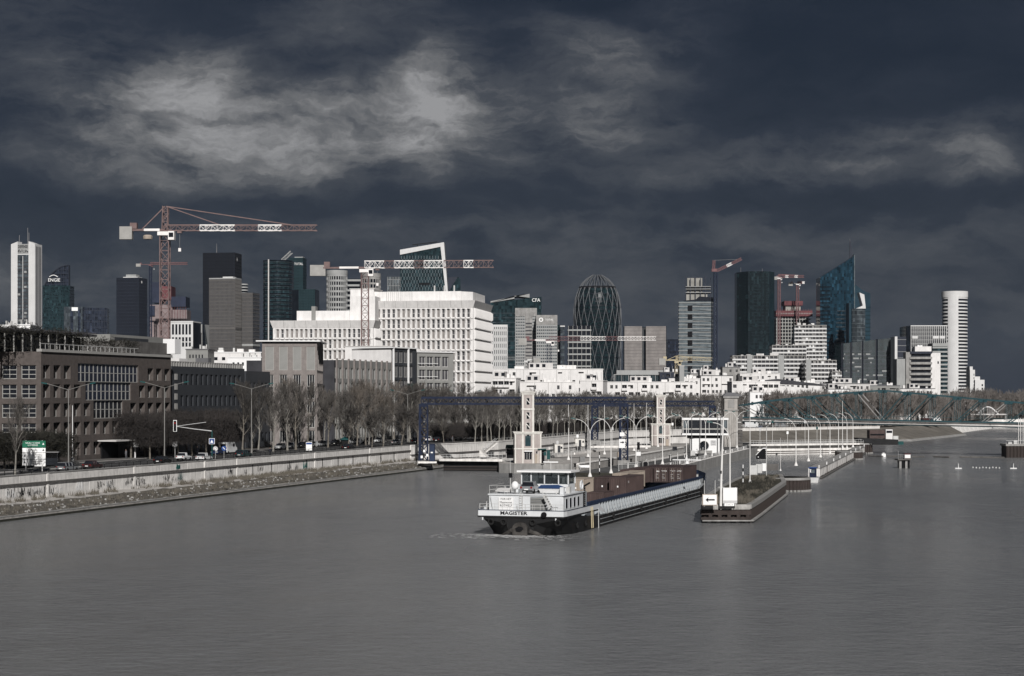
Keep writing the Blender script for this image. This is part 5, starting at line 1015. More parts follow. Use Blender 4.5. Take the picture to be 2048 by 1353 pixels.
bs = box('crossing_sign', 'paint_white', tl, -.55, .55, -.2, -.14, 3.0, 4.1); box('panel', 'sign_blue', bs, -.48, .48, -.22, -.2, 3.07, 4.03); MB().slab([(-.3, 3.25), (.3, 3.25), (0, 3.85)], -.24, -.222).build('triangle', 'paint_white', bs)
for px, t, kind, lab in ((448, 13, 'blue', 'round blue arrow sign near the traffic light pole'), (431, 13.5, 'grey', 'round grey no-entry sign beside the traffic light pole')):
    s = thing('round_sign', lab, 'sign', at_t(px, t)); MB().tube([(0, 0, 0), (0, 0, 2.2)], .04, 6).build('post', 'galv', s); q = MB().lathe([(.01, -.02), (.48, -.02), (.48, .02), (.01, .02)], 18).build('disc', 'sign_blue' if kind == 'blue' else 'sign_grey', s, (0, -.06, 2.0)); q.rotation_euler = (RAD(90), 0, 0)
    MB().bar((-.2, -.1, 2.2), (.2, -.1, 1.8), .12, .02, up=(0, 1, 0)).build('symbol', 'paint_white', s)
for i, (px, t, lab) in enumerate(((350, 24, 'square grey sign plate on a post behind the white hatchback'), (272, 29, 'white street name plates on a dark post before the entrance'))):
    s = thing('post_sign', lab, 'sign', at_t(px, t)); MB().tube([(0, 0, 0), (0, 0, 3.2)], .05, 6).build('post', 'black_matte' if i else 'galv', s); box('plate', 'sign_grey', s, -.5, .5, -.06, -.02, 2.3, 3.2); box('plate', 'paint_white', s, -.45, .45, -.08, -.06, 2.4, 2.7)
fp = thing('flagpole', 'slim white flagpole before the brick offices', 'flagpole', at_t(145, 30)); MB().tube([(0, 0, 0), (0, 0, 10.5)], [.09, .05], 8).build('pole', 'paint_white', fp); box('base', 'galv', fp, -.3, .3, -.3, .3, 0, .9)
for i, (px, lab) in enumerate(((618, 'white poster panel with blue top in the roadside grass'), (690, 'small green roofed kiosk on the verge by the poster'))):
    s = thing('poster_panel' if i == 0 else 'newspaper_kiosk', lab, 'panel' if i == 0 else 'kiosk', at_t(px, 12.5), RAD(6))
    if i == 0: box('board', 'paint_white', s, -.65, .65, -.05, .05, .4, 2.2); box('header', 'sign_blue', s, -.6, .6, -.07, -.05, 1.7, 2.1); box('post', 'galv', s, -.06, .06, .05, .12, 0, 2.4)
    else: MB().lathe([(.9, 0), (.9, 2.2)], 8).build('body', 'black_matte', s); MB().lathe([(1.2, 2.2), (1.15, 2.4), (.02, 3.0)], 8).build('roof', 'teal_dark', s)
CARS = [(135, 11, 4.4, 1.75, 1.5, 'car_silver', 'estate', 'silver estate car with dark roof bars passing the direction sign'), (185, 12.2, 4.0, 1.75, 1.42, 'car_red', 'hatch', 'dark red hatchback following the silver estate'),
        (325, 11.4, 4.0, 1.78, 1.45, 'car_black', 'hatch', 'black hatchback waiting by the quay railing'), (368, 15.6, 3.6, 1.7, 1.5, 'car_white', 'hatch', 'small rounded white hatchback near the traffic light'),
        (408, 11.2, 3.9, 1.75, 1.5, 'car_white', 'hatch', 'white hatchback under the traffic light arm'), (487, 12.2, 4.3, 1.8, 1.5, 'car_green', 'estate', 'dark green car just past the blue round sign'), (697, 10.6, 4.0, 1.75, 1.4, 'car_black', 'hatch', 'black car low behind the railing by the kiosk'),
        (795, 14.5, 4.2, 1.75, 1.45, 'car_white', 'hatch', 'white car among the trees just before the gantry leg'), (835, 13, 4.3, 1.8, 1.6, 'car_black', 'estate', 'black estate car beside the gantry leg'), (859, 17, 4.2, 1.75, 1.5, 'car_white', 'hatch', 'white car just behind the gantry leg'),
        (877, 13, 4.1, 1.8, 1.5, 'car_black', 'hatch', 'black hatchback before the white van'), (891, 14, 4.1, 1.8, 1.5, 'car_blue', 'hatch', 'dark blue hatchback close to the white van'), (437, 24, 4.2, 1.75, 1.5, 'car_blue', 'hatch', 'dark blue car parked under the clipped trees')]
for px, t, L_, w, h, mn, kind, lab in CARS: car('car', lab, L_, w, h, mn, at_t(px, t), BROT+(.0 if t < 18 else pi), kind, 'cars on the riverside road')
car('van', 'white delivery van parked under the dark clipped trees', 5.2, 1.95, 2.5, 'car_white', at_t(456, 25), BROT, 'van', 'vans on the riverside road'); car('van', 'white high-roofed van driving beyond the gantry leg', 4.5, 1.85, 1.95, 'car_white', at_t(921, 13.2), BROT, 'van', 'vans on the riverside road')
for i in range(10):
    px = 560+i*22; car('car', f'parked white or grey car glimpsed between trunks at the office foot, {nth(i)} of the file', 4.1, 1.75, 1.45, ('car_white', 'car_silver', 'car_black')[i % 3], at_t(px, 27), BROT+pi, 'hatch', 'parked cars behind the trees')
for i, px in enumerate((1500, 1560, 1855, 1870)):
    d = (705, 712, 800, 812)[i]; car('truck' if i > 1 else 'van', ('white van on the far bank road below the bridge deck', 'grey van on the far bank road beneath the bridge', 'red and white lorry on the far bank behind the bridge', 'white lorry trailing the red and white one')[i], 6.5, 2.3, 2.8, ('car_white', 'car_silver', 'car_red', 'car_white')[i], (X(px, d), d, RZ+(.0 if i < 2 else 4.4 if False else 0)), RAD(30), 'van')
# ================================================================ BUILDING KIT
_wc = {}
def win_mesh(w, h, depth, nx=1, nz=1, g='window', f='grey_frame', bar=.09, name='window'):
    key = (round(w, 3), round(h, 3), depth, nx, nz, g, f, bar)
    if key not in _wc:
        m = MB(); y = depth-.04; m.add([(0, y, 0), (w, y, 0), (w, y, h), (0, y, h)], [(0, 1, 2, 3)])
        if f:
            m.mi = 1
            for i in range(nx+1): x = min(max(w*i/nx, bar/2), w-bar/2); m.box(x-bar/2, x+bar/2, y-.07, y-.005, 0, h)
            for i in range(nz+1): z = min(max(h*i/nz, bar/2), h-bar/2); m.box(0, w, y-.06, y-.004, z-bar/2, z+bar/2)
        _wc[key] = m.mesh(name, [g, f] if f else [g])
    return _wc[key]
def facade(parent, w, z0, z1, ops, depth, wm, loc=(0, 0, 0), rz=0.0, name='wall'):
    """one wall face with real openings; ops = (x0, x1, za, zb, window mesh or None)"""
    xs = sorted({0.0, w}|{round(o[0], 4) for o in ops}|{round(o[1], 4) for o in ops}); zs = sorted({z0, z1}|{round(o[2], 4) for o in ops}|{round(o[3], 4) for o in ops}); xi = {x: i for i, x in enumerate(xs)}; zi = {z: i for i, z in enumerate(zs)}
    nx, nz = len(xs)-1, len(zs)-1; hole = [[False]*nz for _ in range(nx)]
    for o in ops:
        for i in range(xi[round(o[0], 4)], xi[round(o[1], 4)]):
            for j in range(zi[round(o[2], 4)], zi[round(o[3], 4)]): hole[i][j] = True
    m = MB()
    for j in range(nz):
        i = 0
        while i < nx:
            if hole[i][j]: i += 1; continue
            k = i
            while k+1 < nx and not hole[k+1][j]: k += 1
            m.add([(xs[i], 0, zs[j]), (xs[k+1], 0, zs[j]), (xs[k+1], 0, zs[j+1]), (xs[i], 0, zs[j+1])], [(0, 1, 2, 3)]); i = k+1
    for x0, x1, za, zb, _ in ops:
        m.add([(x0, 0, za), (x1, 0, za), (x1, 0, zb), (x0, 0, zb), (x0, depth, za), (x1, depth, za), (x1, depth, zb), (x0, depth, zb)], [(0, 1, 5, 4), (1, 2, 6, 5), (2, 3, 7, 6), (3, 0, 4, 7)])
    o = m.build(name, wm, parent, loc, rz)
    for x0, x1, za, zb, me in ops:
        if me: link('window', me, o, (x0, 0, za))
    return o
def grid_ops(w, z0, rows, pitch, sill, wh, cols, margin, ww, me=None):
    st = (w-2*margin)/cols; return [(margin+st*(i+.5)-ww/2, margin+st*(i+.5)+ww/2, z0+r*pitch+sill, z0+r*pitch+sill+wh, me) for r in range(rows) for i in range(cols)]
def place(px0, px1, d, a=0.0):
    """front from px0 (at depth d) to px1, turned by a: returns corner and width"""
    x0 = X(px0, d); k = (px1-CX)/F; return (x0, d), (k*d-x0)/(cos(a)-k*sin(a))
def side(c, w, a, px2, right=True):
    bx, by = (c[0]+w*cos(a), c[1]+w*sin(a)) if right else c; k = (px2-CX)/F; den = (-sin(a)-k*cos(a)); D = (k*by-bx)/den if abs(den) > 1e-6 else 20
    return D if 4 < D < 90 else 20
def roof_clutter(parent, w, dep, z, seed, n=6, m='roof_grey', hmax=2.4):
    r = random.Random(seed)
    for _ in range(n):
        x, y = r.uniform(.08, .85)*w, r.uniform(.15, .7)*dep; a, b, h = r.uniform(.03, .12)*w, r.uniform(.1, .25)*dep, r.uniform(.6, hmax); box('roof_unit', m if r.random() < .7 else 'white', parent, x, x+a, y, y+b, z-.05, z+h)
# ================================================================ THE RIVERSIDE OFFICES (fronts parallel to the quay)
def riverside(name, label, px0, px1, t):
    s0, s1 = Bpx(px0, t)[0], Bpx(px1, t)[0]; r = thing(name, label, 'building', B(s0, t, RZ), BROT); return r, s1-s0
# brick offices: stepped curtain wall in the middle
bk, Wb = riverside('brick_offices', 'brown brick office building with stepped glass wall and rooftop pergola', 82, 342, 34); Hb = 20.3; P_ = 3.52
ops = []; wz = lambda r: 1.2+P_*r
sp = lambda px: Bpx(px, 34)[0]-Bpx(82, 34)[0]; steps = {4: (sp(156), sp(277)), 3: (sp(171), sp(262)), 2: (sp(187), sp(246))}
wm_ = win_mesh(2.45, 2.5, .95, 2, 1, 'window', 'grey_frame', .14)
bay = Wb/14.0; glass_cols = []
for r in range(5):
    z = 1.0+r*P_+(.35 if r else 0)
    for i in range(14):
        x0 = i*bay+.7; x1 = x0+2.45
        if x1 > Wb-.4: continue
        if r in steps and x1 > steps[r][0]-.3 and x0 < steps[r][1]+.3: continue
        if r == 0 and 5 < i < 10: continue
        ops.append((x0, x1, z, z+2.5, wm_))
for r, (a, b) in steps.items():
    n = max(4, int((b-a)/1.55)); ops.append((a, b, 1.0+r*P_-.15, 1.0+r*P_+P_-.15-.0, None)); glass_cols.append((r, a, b, n))
fw = facade(bk, Wb, 0, Hb, ops, 1.0, 'brick')
for r, a, b, n in glass_cols:
    z0 = 1.0+r*P_-.15; me = win_mesh((b-a)/n, P_, .4, 1, 2, 'glass_slate' if r > 2 else 'window', 'grey_frame', .13)
    for i in range(n): link('window', me, fw, (a+(b-a)*i/n, -.0, z0))
# end wall facing the viewer (south gable) and the near projecting wing
dv = Bpx(82, 34)[1]; wv = 15.0; lv_ = Matrix.Rotation(-BROT, 2) @ Vector((-wv, 0))      # wing that faces the viewer
facade(bk, wv, 0, Hb, [o for r in range(5) for o in [(.9+c*3.5, 3.6+c*3.5, 1.25+r*P_, 3.75+r*P_, win_mesh(2.7, 2.5, .35, 2, 3, 'window', 'grey_frame', .12)) for c in range(4)]], .4, 'brick', (lv_.x, lv_.y, 0), -BROT)
MB().prism([(.6, 1.3), (Wb-.1, 1.3), (Wb-.1, 22), (lv_.x+4, 24), (lv_.x+.9, lv_.y+.2)], 0, Hb-.1).build('core', 'roof_dark', bk)
MB().prism([(-.2, -.3), (Wb+.1, -.3), (Wb+.1, .8), (-.2, .8)], Hb, Hb+.5).build('cornice', 'grey_frame', bk)
facade(bk, 18, 0, Hb, [], .3, 'brick', (Wb, 0, 0), RAD(90))
for i in range(22): box('roof_rail_post', 'galv', bk, i*1.7, i*1.7+.06, .1, .16, Hb+.5, Hb+1.5)
box('roof_rail', 'galv', bk, 0, 22*1.7, .08, .18, Hb+1.45, Hb+1.55)
box('penthouse', 'dark_clad', bk, 2, 26, 6, 16, Hb, Hb+3.4); box('penthouse_roof', 'roof_dark', bk, -16, 27, 3.6, 17, Hb+3.6, Hb+3.95)
for i in range(14): MB().box(-15+i*3, -14.8+i*3, 3.7, 3.9, Hb-.1, Hb+3.6).build('pergola_post', 'grey_frame', bk)
for i in range(20): MB().bar((-15+i*2.1, 2.6, Hb+4.1), (-15+i*2.1, 8, Hb+4.1), .12, .25).build('pergola_beam', 'roof_dark', bk)
for i in range(9): box('penthouse_panel', 'grey_panel', bk, 3+i*2.5, 5+i*2.5, 5.9, 6.0, Hb+.3, Hb+3.0)
ro = thing('roof_planting', 'brown creepers and shrubs growing over the brick offices roof pergola', 'shrub', B(Bpx(82, 34)[0], 34, RZ+Hb), BROT)
m = MB(); r_ = random.Random(66)
for _ in range(3300):
    x = r_.uniform(-16, 42); h = 3.6 if x < 20 else 2.4; a = Vector((x, r_.uniform(1.6, 5), r_.uniform(.2, h) if r_.random() < .5 else h+r_.gauss(.3, .35)))
    if sin(x*1.9)+sin(x*.77) < -.3 and a.z < h-.4: continue
    branch(m, a, a+Vector((r_.gauss(0, .35), r_.gauss(0, .35), r_.gauss(0, .35))), .05, .03)
m.build('foliage', 'evergreen', ro)
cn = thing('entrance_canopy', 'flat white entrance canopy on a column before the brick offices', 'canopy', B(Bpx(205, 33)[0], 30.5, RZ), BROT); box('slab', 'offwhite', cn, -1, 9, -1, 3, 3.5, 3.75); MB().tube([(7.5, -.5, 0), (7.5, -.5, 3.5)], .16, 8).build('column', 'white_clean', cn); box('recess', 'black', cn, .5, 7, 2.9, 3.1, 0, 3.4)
# roof plant behind the brick offices
rp = thing('roof_plant', 'grey rooftop plant rooms and white telecom box between brick and black offices', 'building', B(Bpx(250, 52)[0], 52, RZ), BROT); box('block', 'concrete_dark', rp, 0, 22, 0, 14, 0, 24.4); box('block', 'grey_panel', rp, 8, 34, 8, 18, 0, 26.2); box('louvre_screen', 'dark_clad', rp, 10, 26, 7.85, 8, 24.6, 25.6); box('telecom_box', 'white_clean', rp, 20, 23, -2, 1, 22, 25.4)
# black offices
dk, Wd = riverside('black_offices', 'black clad office building with small upright windows behind clipped trees', 344, 489, 36); Hd = 18.6
wd = win_mesh(1.35, 2.3, .35, 1, 1, 'glass_dark', None); wd2 = win_mesh(1.35, 1.2, .35, 1, 1, 'glass_dark', None); ops = []
nb = 13; bay = (Wd-5)/nb
for r in range(4):
    for i in range(nb): ops.append((4+i*bay, 5.35+i*bay, 1.3+r*4.1+(.6 if r < 3 else 1.1), 1.3+r*4.1+(.6 if r < 3 else 1.1)+(2.3 if r != 1 else 1.2), wd if r != 1 else wd2))
facade(dk, Wd, 0, Hd, ops, .4, 'dark_clad'); facade(dk, 24, 0, Hd, grid_ops(24, 1.3, 4, 4.1, 1, 2.3, 6, 1, 1.35, wd), .4, 'dark_clad', (0, 24, 0), RAD(-90)); box('core', 'roof_dark', dk, .6, Wd, .6, 24, 0, Hd-.1)
for i in range(8): box('stair_slot', 'grey_frame', dk, 1.2, 2.4, -.12, .02, 1+i*2.1, 2.3+i*2.1)
for i in range(30): box('parapet_tooth', 'concrete', dk, i*Wd/30, i*Wd/30+.5, .1, .6, Hd, Hd+1.0)
box('parapet_rail', 'concrete', dk, 0, Wd, .2, .45, Hd+.95, Hd+1.1); roof_clutter(dk, Wd, 24, Hd, 3, 7)
dk2, W2 = riverside('black_offices', 'lower black office wing with slot windows between trees and pale brick block', 492, 572, 39); ops = []
for r in range(4): ops += [(2+i*2.3, 3.2+i*2.3, 1.3+r*4, 3.5+r*4, win_mesh(1.2, 2.2, .35, 1, 1, 'glass_dark', None)) for i in range(int((W2-3)/2.3))]
facade(dk2, W2, 0, 18.2, ops, .4, 'dark_clad'); facade(dk2, 20, 0, 18.2, [], .4, 'dark_clad', (0, 20, 0), RAD(-90)); box('core', 'roof_dark', dk2, .6, W2, .6, 20, 0, 18.1)
# pale brick block seen end on
(c0, w) = place(524, 634, 438, RAD(2)); pb = thing('pale_brick_block', 'square pale brick block with grey top panels and thin white roof edge', 'building', (*c0, RZ), RAD(2)); Hp = 25.2
bay = w/4; ops = []
for i in range(4):
    x0 = i*bay+bay*.24; ops.append((x0, x0+bay*.62, 18.6, 24.4, win_mesh(bay*.62, 5.8, .2, 1, 1, 'grey_panel', 'grey_frame', .12)))
    for r in range(5): ops.append((x0+.1, x0+bay*.62-.1, 1.0+r*3.55-(.6 if r == 4 else 0), 1.0+r*3.55+2.9-(.6 if r == 4 else 0), win_mesh(bay*.62-.2, 2.9, .35, 3, 1, 'window', 'grey_frame', .16)))
facade(pb, w, 0, Hp, ops, .4, 'brick_grey'); D = 22
ops = [(1+i*1.8, 2.6+i*1.8, 18.6, 24.4, win_mesh(1.6, 5.8, .2, 1, 1, 'dark_clad', 'grey_frame', .1)) for i in range(11)]+[(1+i*1.8, 2.2+i*1.8, 1.2+r*3.55, 4.0+r*3.55, win_mesh(1.2, 2.8, .3, 1, 1, 'window_grey', 'grey_frame')) for i in range(11) for r in range(5)]
facade(pb, D, 0, Hp, ops, .35, 'brick_grey', (w, 0, 0), RAD(90)); box('core', 'roof_dark', pb, .5, w-.5, .5, D, 0, Hp-.1); box('roof_edge', 'white_clean', pb, -1.4, w+.9, -.9, D+.6, Hp+.35, Hp+.62); box('attic', 'dark_clad', pb, 0.02, w-.02, .02, D, Hp, Hp+.35)
# long riverside offices with pilasters and white parapet
lo, Wl = riverside('pilastered_offices', 'long grey office row with upright pilasters below a white roof screen', 672, 788, 38); Hl = 22.0
nb = int(Wl/2.1); bay = Wl/nb; ops = [(i*bay+.35, i*bay+bay-.35, 1+r*4.0, 3.9+r*4.0, win_mesh(bay-.7, 2.9, .4, 1, 1, 'window_grey', 'grey_frame')) for i in range(nb) for r in range(5)]
facade(lo, Wl, 0, Hl, ops, .45, 'grey_panel'); box('core', 'roof_dark', lo, .5, Wl, .7, 26, 0, Hl-.1)
for i in range(0, nb+1, 2): box('pilaster', 'brick_grey', lo, i*bay-.26, i*bay+.26, -.45, -.02, 12, Hl+.35)
box('string_course', 'offwhite', lo, 0, Wl, -.25, .0, 12.2, 12.6)
(c0, w) = place(690, 783, 548, RAD(1)); ws = thing('white_roof_hall', 'plain white roof hall with grey hatch rising behind the pilastered offices', 'building', (*c0, RZ), RAD(1)); box('hall', 'white', ws, 0, w, 0, 18, 0, 27.4); box('hatch', 'grey_panel', ws, w*.84, w*.97, -.08, .0, 23.0, 25.4); box('hatch', 'grey_panel', ws, w*.62, w*.66, -.08, .0, 22.6, 25.2); box('roof_kerb', 'offwhite', ws, -.2, w+.2, -.2, 18, 27.4, 27.65)
c1, We = place(784, 833, 518, RAD(62))
e1 = thing('glazed_end_block', 'dark framed office end block with tall windows and green banner', 'building', (*c1, RZ), RAD(62)); ops = [(1+i*2.75, 3.3+i*2.75, 1+r*4.2, 4.4+r*4.2, win_mesh(2.3, 3.4, .4, 2, 1, 'window_grey', 'grey_frame', .16)) for i in range(int((We-1)/2.75)) for r in range(6)]
facade(e1, We, 0, 26.2, ops, .45, 'dark_clad'); box('core', 'white', e1, .4, We, .6, 14, 0, 26); box('roof_edge', 'white_clean', e1, -.3, We+.3, -.5, 14, 26.2, 26.5)
for i in range(0, int(We/2.75), 3): box('fin', 'white_clean', e1, i*2.75+.3, i*2.75+.6, -.5, .0, 2, 26.2)
box('banner', 'teal_dark', e1, We*.55, We*.8, -.7, -.55, 13.2, 16.0)
(c0, w) = place(834, 907, 560, RAD(30)); e2 = thing('balcony_block', 'white framed office block with thin balcony rails beside the large windows tower', 'building', (*c0, RZ), RAD(30)); ops = [(.8+i*2.7, 3.0+i*2.7, 1+r*4.1, 4.2+r*4.1, win_mesh(2.2, 3.2, .5, 2, 1, 'window_grey', 'offwhite', .14)) for i in range(int((w-1)/2.7)) for r in range(6)]
facade(e2, w, 0, 26.0, ops, .5, 'grey_panel'); box('core', 'roof_dark', e2, .4, w-.1, .6, 14, 0, 25.8); box('roof_edge', 'white_clean', e2, -.3, w+.3, -.5, 14, 26.0, 26.3)
for r in range(6): box('balcony_rail', 'white_clean', e2, 0, w*.55, -.6, -.52, 2+r*4.1, 2.12+r*4.1)
# ================================================================ THE WHITE OFFICE TOWER WITH SCULPTED WINDOW BAYS
def sculpted(name, label, px0, px1, d, a, ytop, ybase_rows, cols, pitch, px2, rows, crn):
    c0, w = place(px0, px1, d, a); D = side(c0, w, a, px2); ztop = Z(ytop, d)-RZ; b = thing(name, label, 'building', (*c0, RZ), a)
    zt = ztop-crn; st = (w-1.6)/cols; ww = st*.58; hh = pitch*.82; zb = zt-rows*pitch
    wm = win_mesh(ww, hh, .8, 1, 1, 'curtain', 'offwhite', .12); wm2 = win_mesh(ww, hh, .8, 1, 2, 'window_grey', 'offwhite', .12); r = random.Random(int(px0)); ops = []
    for k in range(rows):
        for i in range(cols): x = .8+st*(i+.5)-ww/2; ops.append((x, x+ww, zb+k*pitch+.3, zb+k*pitch+.3+hh, wm if r.random() < .6 else wm2))
    facade(b, w, 0, zt, ops, .85, 'white'); box('core', 'roof_dark', b, .5, w-.5, 1.0, D, 0, zt-.2)
    fin = MB().slab([(-.12, 0), (-.75, .15), (-.3, hh*.5), (-.75, hh+.2), (-.12, hh+.35)], -.12, .12, axis='x').mesh('fin', 'white')
    for k in range(rows):
        for i in range(cols+1): link('fin', fin, b, (.8+st*i, .1, zb+k*pitch+.15))
        box('floor_ledge', 'white', b, .1, w-.1, -.35, .02, zb+k*pitch-.12, zb+k*pitch+.12)
    # side face: deep sculpted fins, one per bay
    facade(b, D, 0, zt, [], .3, 'white', (w, 0, 0), RAD(90)); sc = max(6, int(D/2.4)); sf = MB().slab([(0, .05), (.3, .03), (1.15, pitch*.2), (1.15, pitch*.8), (.3, pitch*.98), (0, pitch*.98)], -.35, .12).mesh('side_fin', 'white')
    for k in range(rows):
        for i in range(sc): link('side_fin', sf, b, (w, (i+.6)*D/sc, zb+k*pitch))
    # flared cornice
    MB().add([(-.1, -.1, zt), (w+.1, -.1, zt), (w+.1, D, zt), (-.1, D, zt), (-.9, -1.2, ztop), (w+1.0, -1.2, ztop), (w+1.0, D, ztop), (-.9, D, ztop)], [(0, 1, 5, 4), (1, 2, 6, 5), (2, 3, 7, 6), (3, 0, 4, 7), (4, 5, 6, 7)]).build('cornice', 'white', b)
    for i in range(1, 9): MB().bar((w*i/9, -.16, zt+.05), (w*i/9, -1.22, ztop-.02), .08, .05).build('cornice_joint', 'concrete', b)
    return b, w, D, ztop, c0
b1, w1, D1, zt1, _ = sculpted('white_office_tower', 'large white office block with sculpted window bays and plain roof storey', 748, 946, 648, RAD(-9), 603, 0, 19, 3.82, 981, 9, 2.5)
box('roof_storey', 'white', b1, -1.5, w1*.86, 4, D1-3, zt1, zt1+3.6); MB().prism([(w1*.86, 4), (w1*.96, 8), (w1*.96, D1-4), (w1*.86, D1-3)], zt1, zt1+3.5).build('roof_storey', 'white', b1)
for i in range(14): box('roof_seam', 'concrete', b1, w1*(.1+i*.02), w1*(.1+i*.02)+.1, 3.93, 4.0, zt1+.1, zt1+3.5)
for x in (.58, .68, .78): MB().lathe([(.3, 0), (.3, 2.2), (.2, 2.3)], 10).build('chimney', 'galv', b1, (w1*x, 6, zt1+3.5))
box('stair_tower', 'white', b1, -9.5, -.8, 3, 16, 0, zt1+4.6); box('stair_tower_top', 'offwhite', b1, -9.8, -.5, 2.8, 16, zt1+4.6, zt1+4.85)
b2, w2, D2, zt2, _ = sculpted('white_office_wing', 'lower white office wing with sculpted window bays behind the pale brick block', 546, 746, 640, RAD(-6), 642, 0, 20, 3.82, 762, 7, 2.6)
box('roof_storey', 'white', b2, w2*.22, w2*.75, 3, D2-1, zt2, zt2+3.6); box('roof_vent', 'grey_panel', b2, w2*.37, w2*.41, 2.6, 6, zt2-.2, zt2+5.2); box('roof_storey', 'white', b2, w2*.75, w2, 4, D2-1, zt2, zt2+8.8)
# small pale roofs between the offices (behind the black offices)
for i, (px0, px1, yt, d, lab) in enumerate(((412, 522, 706, 620, 'low white building with roof pipes behind the black offices'), (455, 522, 716, 590, 'small white roof house with one dark window above the black offices'), (372, 416, 700, 560, 'grey plant block with slatted side beside the black offices roof'), (0, 20, 652, 560, 'white roof box at the picture edge above the pergola'), (34, 61, 651, 565, 'second white roof box above the pergola'), (165, 246, 688, 520, 'dark glass roof storey behind the rooftop shrubs'))):
    c0, w = place(px0, px1, d); b = thing('roof_house', lab, 'building', (*c0, RZ)); zt = Z(yt, d)-RZ; mt = ('white', 'white_clean', 'grey_panel', 'white_clean', 'white_clean', 'dark_clad')[i]; wn = [(w*(.15+.14*k), w*(.21+.14*k), zt-2.6, zt-1.5, win_mesh(w*.06, 1.1, .15, 1, 1, 'window', None)) for k in range(5 if i != 1 else 3)]
    facade(b, w, 0, zt, wn, .2, mt); box('core', mt, b, .05, w-.05, .3, 12, 0, zt-.02); box('roof', 'roof_grey' if i in (2, 5) else 'white_clean', b, -.2, w+.2, -.2, 12.2, zt, zt+.3); roof_clutter(b, w, 11, zt+.3, 40+i, 5, 'galv', 1.6)
# ================================================================ WHITE APARTMENTS BEYOND THE LOCKS
def apartments(label, px0, px1, d, ytop, a=0.0, rows=5, pitch=3.0, cols=12, matw='white', seed=1, balc=.3, roofm='white', name='white_apartments', ww=1.2, wh=1.5, D=14, skip=.3):
    c0, w = place(px0, px1, d, a); zt = Z(ytop, d)-RZ; b = thing(name, label, 'building', (*c0, RZ), a); r = random.Random(seed); st = (w-1)/cols; ops = []; bal = []
    wd_ = [win_mesh(ww, wh, .3, 2, 1, 'window', 'grey_frame', .1), win_mesh(ww*.8, wh, .3, 1, 1, 'window_grey', None)]
    for k in range(rows):
        z = zt-1.2-wh-k*pitch
        if z < .5: break
        for i in range(cols):
            x = .5+st*(i+.5)-ww/2+r.uniform(-.15, .15)*st
            if r.random() < skip: continue
            if r.random() < balc: q = min(ww*1.7, st*.92); xx = .5+st*(i+.5)-q/2; ops.append((xx, xx+q, z-.6, z+wh+.1, win_mesh(q, wh+.7, .9, 2, 1, 'window', 'grey_frame', .1))); bal.append((xx, q, z-.7))
            else:
                me = wd_[0] if r.random() < .7 else wd_[1]; wv = ww if me is wd_[0] else ww*.8; ops.append((x, x+wv, z, z+wh, me))
    facade(b, w, 0, zt, ops, .95 if bal else .35, matw)
    for x, q, z in bal: box('balcony', matw, b, x-.2, x+q+.2, -1.0, -.02, z-.15, z+.9)
    facade(b, D, 0, zt, [], .3, matw, (w, 0, 0), RAD(90)); facade(b, D, 0, zt, [], .3, matw, (0, D, 0), RAD(-90)); box('core', 'roof_dark', b, .3, w-.3, 1.0, D-.1, 0, zt-.15); box('roof', roofm, b, -.15, w+.15, -.15, D, zt-.1, zt+.25); roof_clutter(b, w, D, zt+.25, seed+90, 5, 'white', 1.8)
    x0 = w*r.uniform(.05, .35); pw = w*r.uniform(.2, .45); ph = box('set_back_storey', 'offwhite', b, x0, x0+pw, 2.5, D-2, zt+.25, zt+2.7)
    for k in range(max(2, int(pw/2.6))): box('window', 'window', ph, x0+.5+k*2.5, x0+1.9+k*2.5, 2.44, 2.52, zt+.9, zt+2.2)
    for k in range(int(w/9)+1): x = r.uniform(.03, .97)*w; MB().tube([(x, r.uniform(3, D-2), zt), (x, 5, zt+r.uniform(2, 4.2))], .05, 4).build('aerial', 'steel', b)
    for k in range(int(w/7)): x = w*(k+1)/(int(w/7)+1)+r.uniform(-.6, .6); box('downpipe', 'concrete', b, x-.06, x+.06, -.1, 0, 0, zt-.2)
    for k in range(int(w/8)): x = r.uniform(.05, .85)*w; z = zt-1.0-pitch*r.randint(0, 1)-r.uniform(0, .2); box('awning', r.choice(('offwhite', 'grey_panel', 'concrete')), b, x, x+r.uniform(1.5, 3), -.9, .02, z-.1, z)
    return b, w, zt
apartments('plain white apartment block with three lone windows along its top floor', 985, 1206, 735, 739, RAD(3), 6, 3.2, 13, seed=2, balc=.08, skip=.58)
apartments('white stepped apartment house with a deep loggia below the plain white block', 982, 1032, 700, 757, RAD(-8), 5, 3.2, 4, seed=3, balc=.4)
apartments('lower white apartments with terrace and strip window before the plain white block', 1040, 1150, 690, 765, RAD(0), 5, 3.2, 9, seed=4, balc=.25)
apartments('white apartment house with many small balconies right of the plain white block', 1213, 1392, 765, 765, RAD(0), 5, 3.1, 13, seed=6, balc=.35)
apartments('narrow white stair house between the two white apartment rows', 1160, 1206, 715, 762, RAD(-10), 5, 3.1, 4, seed=7, balc=.5)
apartments('modern white school-like block with long glazed strip and dark sloping roof', 1464, 1560, 800, 764, RAD(2), 4, 3.6, 9, seed=8, balc=0, ww=2.0)
sr_ = thing('sloping_roof_hall', 'long hall with dark sloping roof next to the modern white block', 'building', (X(1520, 815), 815, RZ)); MB().slab([(0, 0), (26, 0), (26, 15.6), (-4, 18.6), (-3, 19.2), (27, 17.6), (29, 16.8), (29, 0)][:2]+[(26, 15.6), (0, 18.4)], 0, 14).build('hall', 'white', sr_); MB().slab([(-5, 18.9), (8, 20.3), (30, 17.6), (30, 17.2), (0, 18.4)], -1.5, 15).build('roof', 'roof_dark', sr_)
for i in range(5): box('window', 'window', sr_, 4+i*4, 6.6+i*4, -.06, .02, 8.5, 13.5)
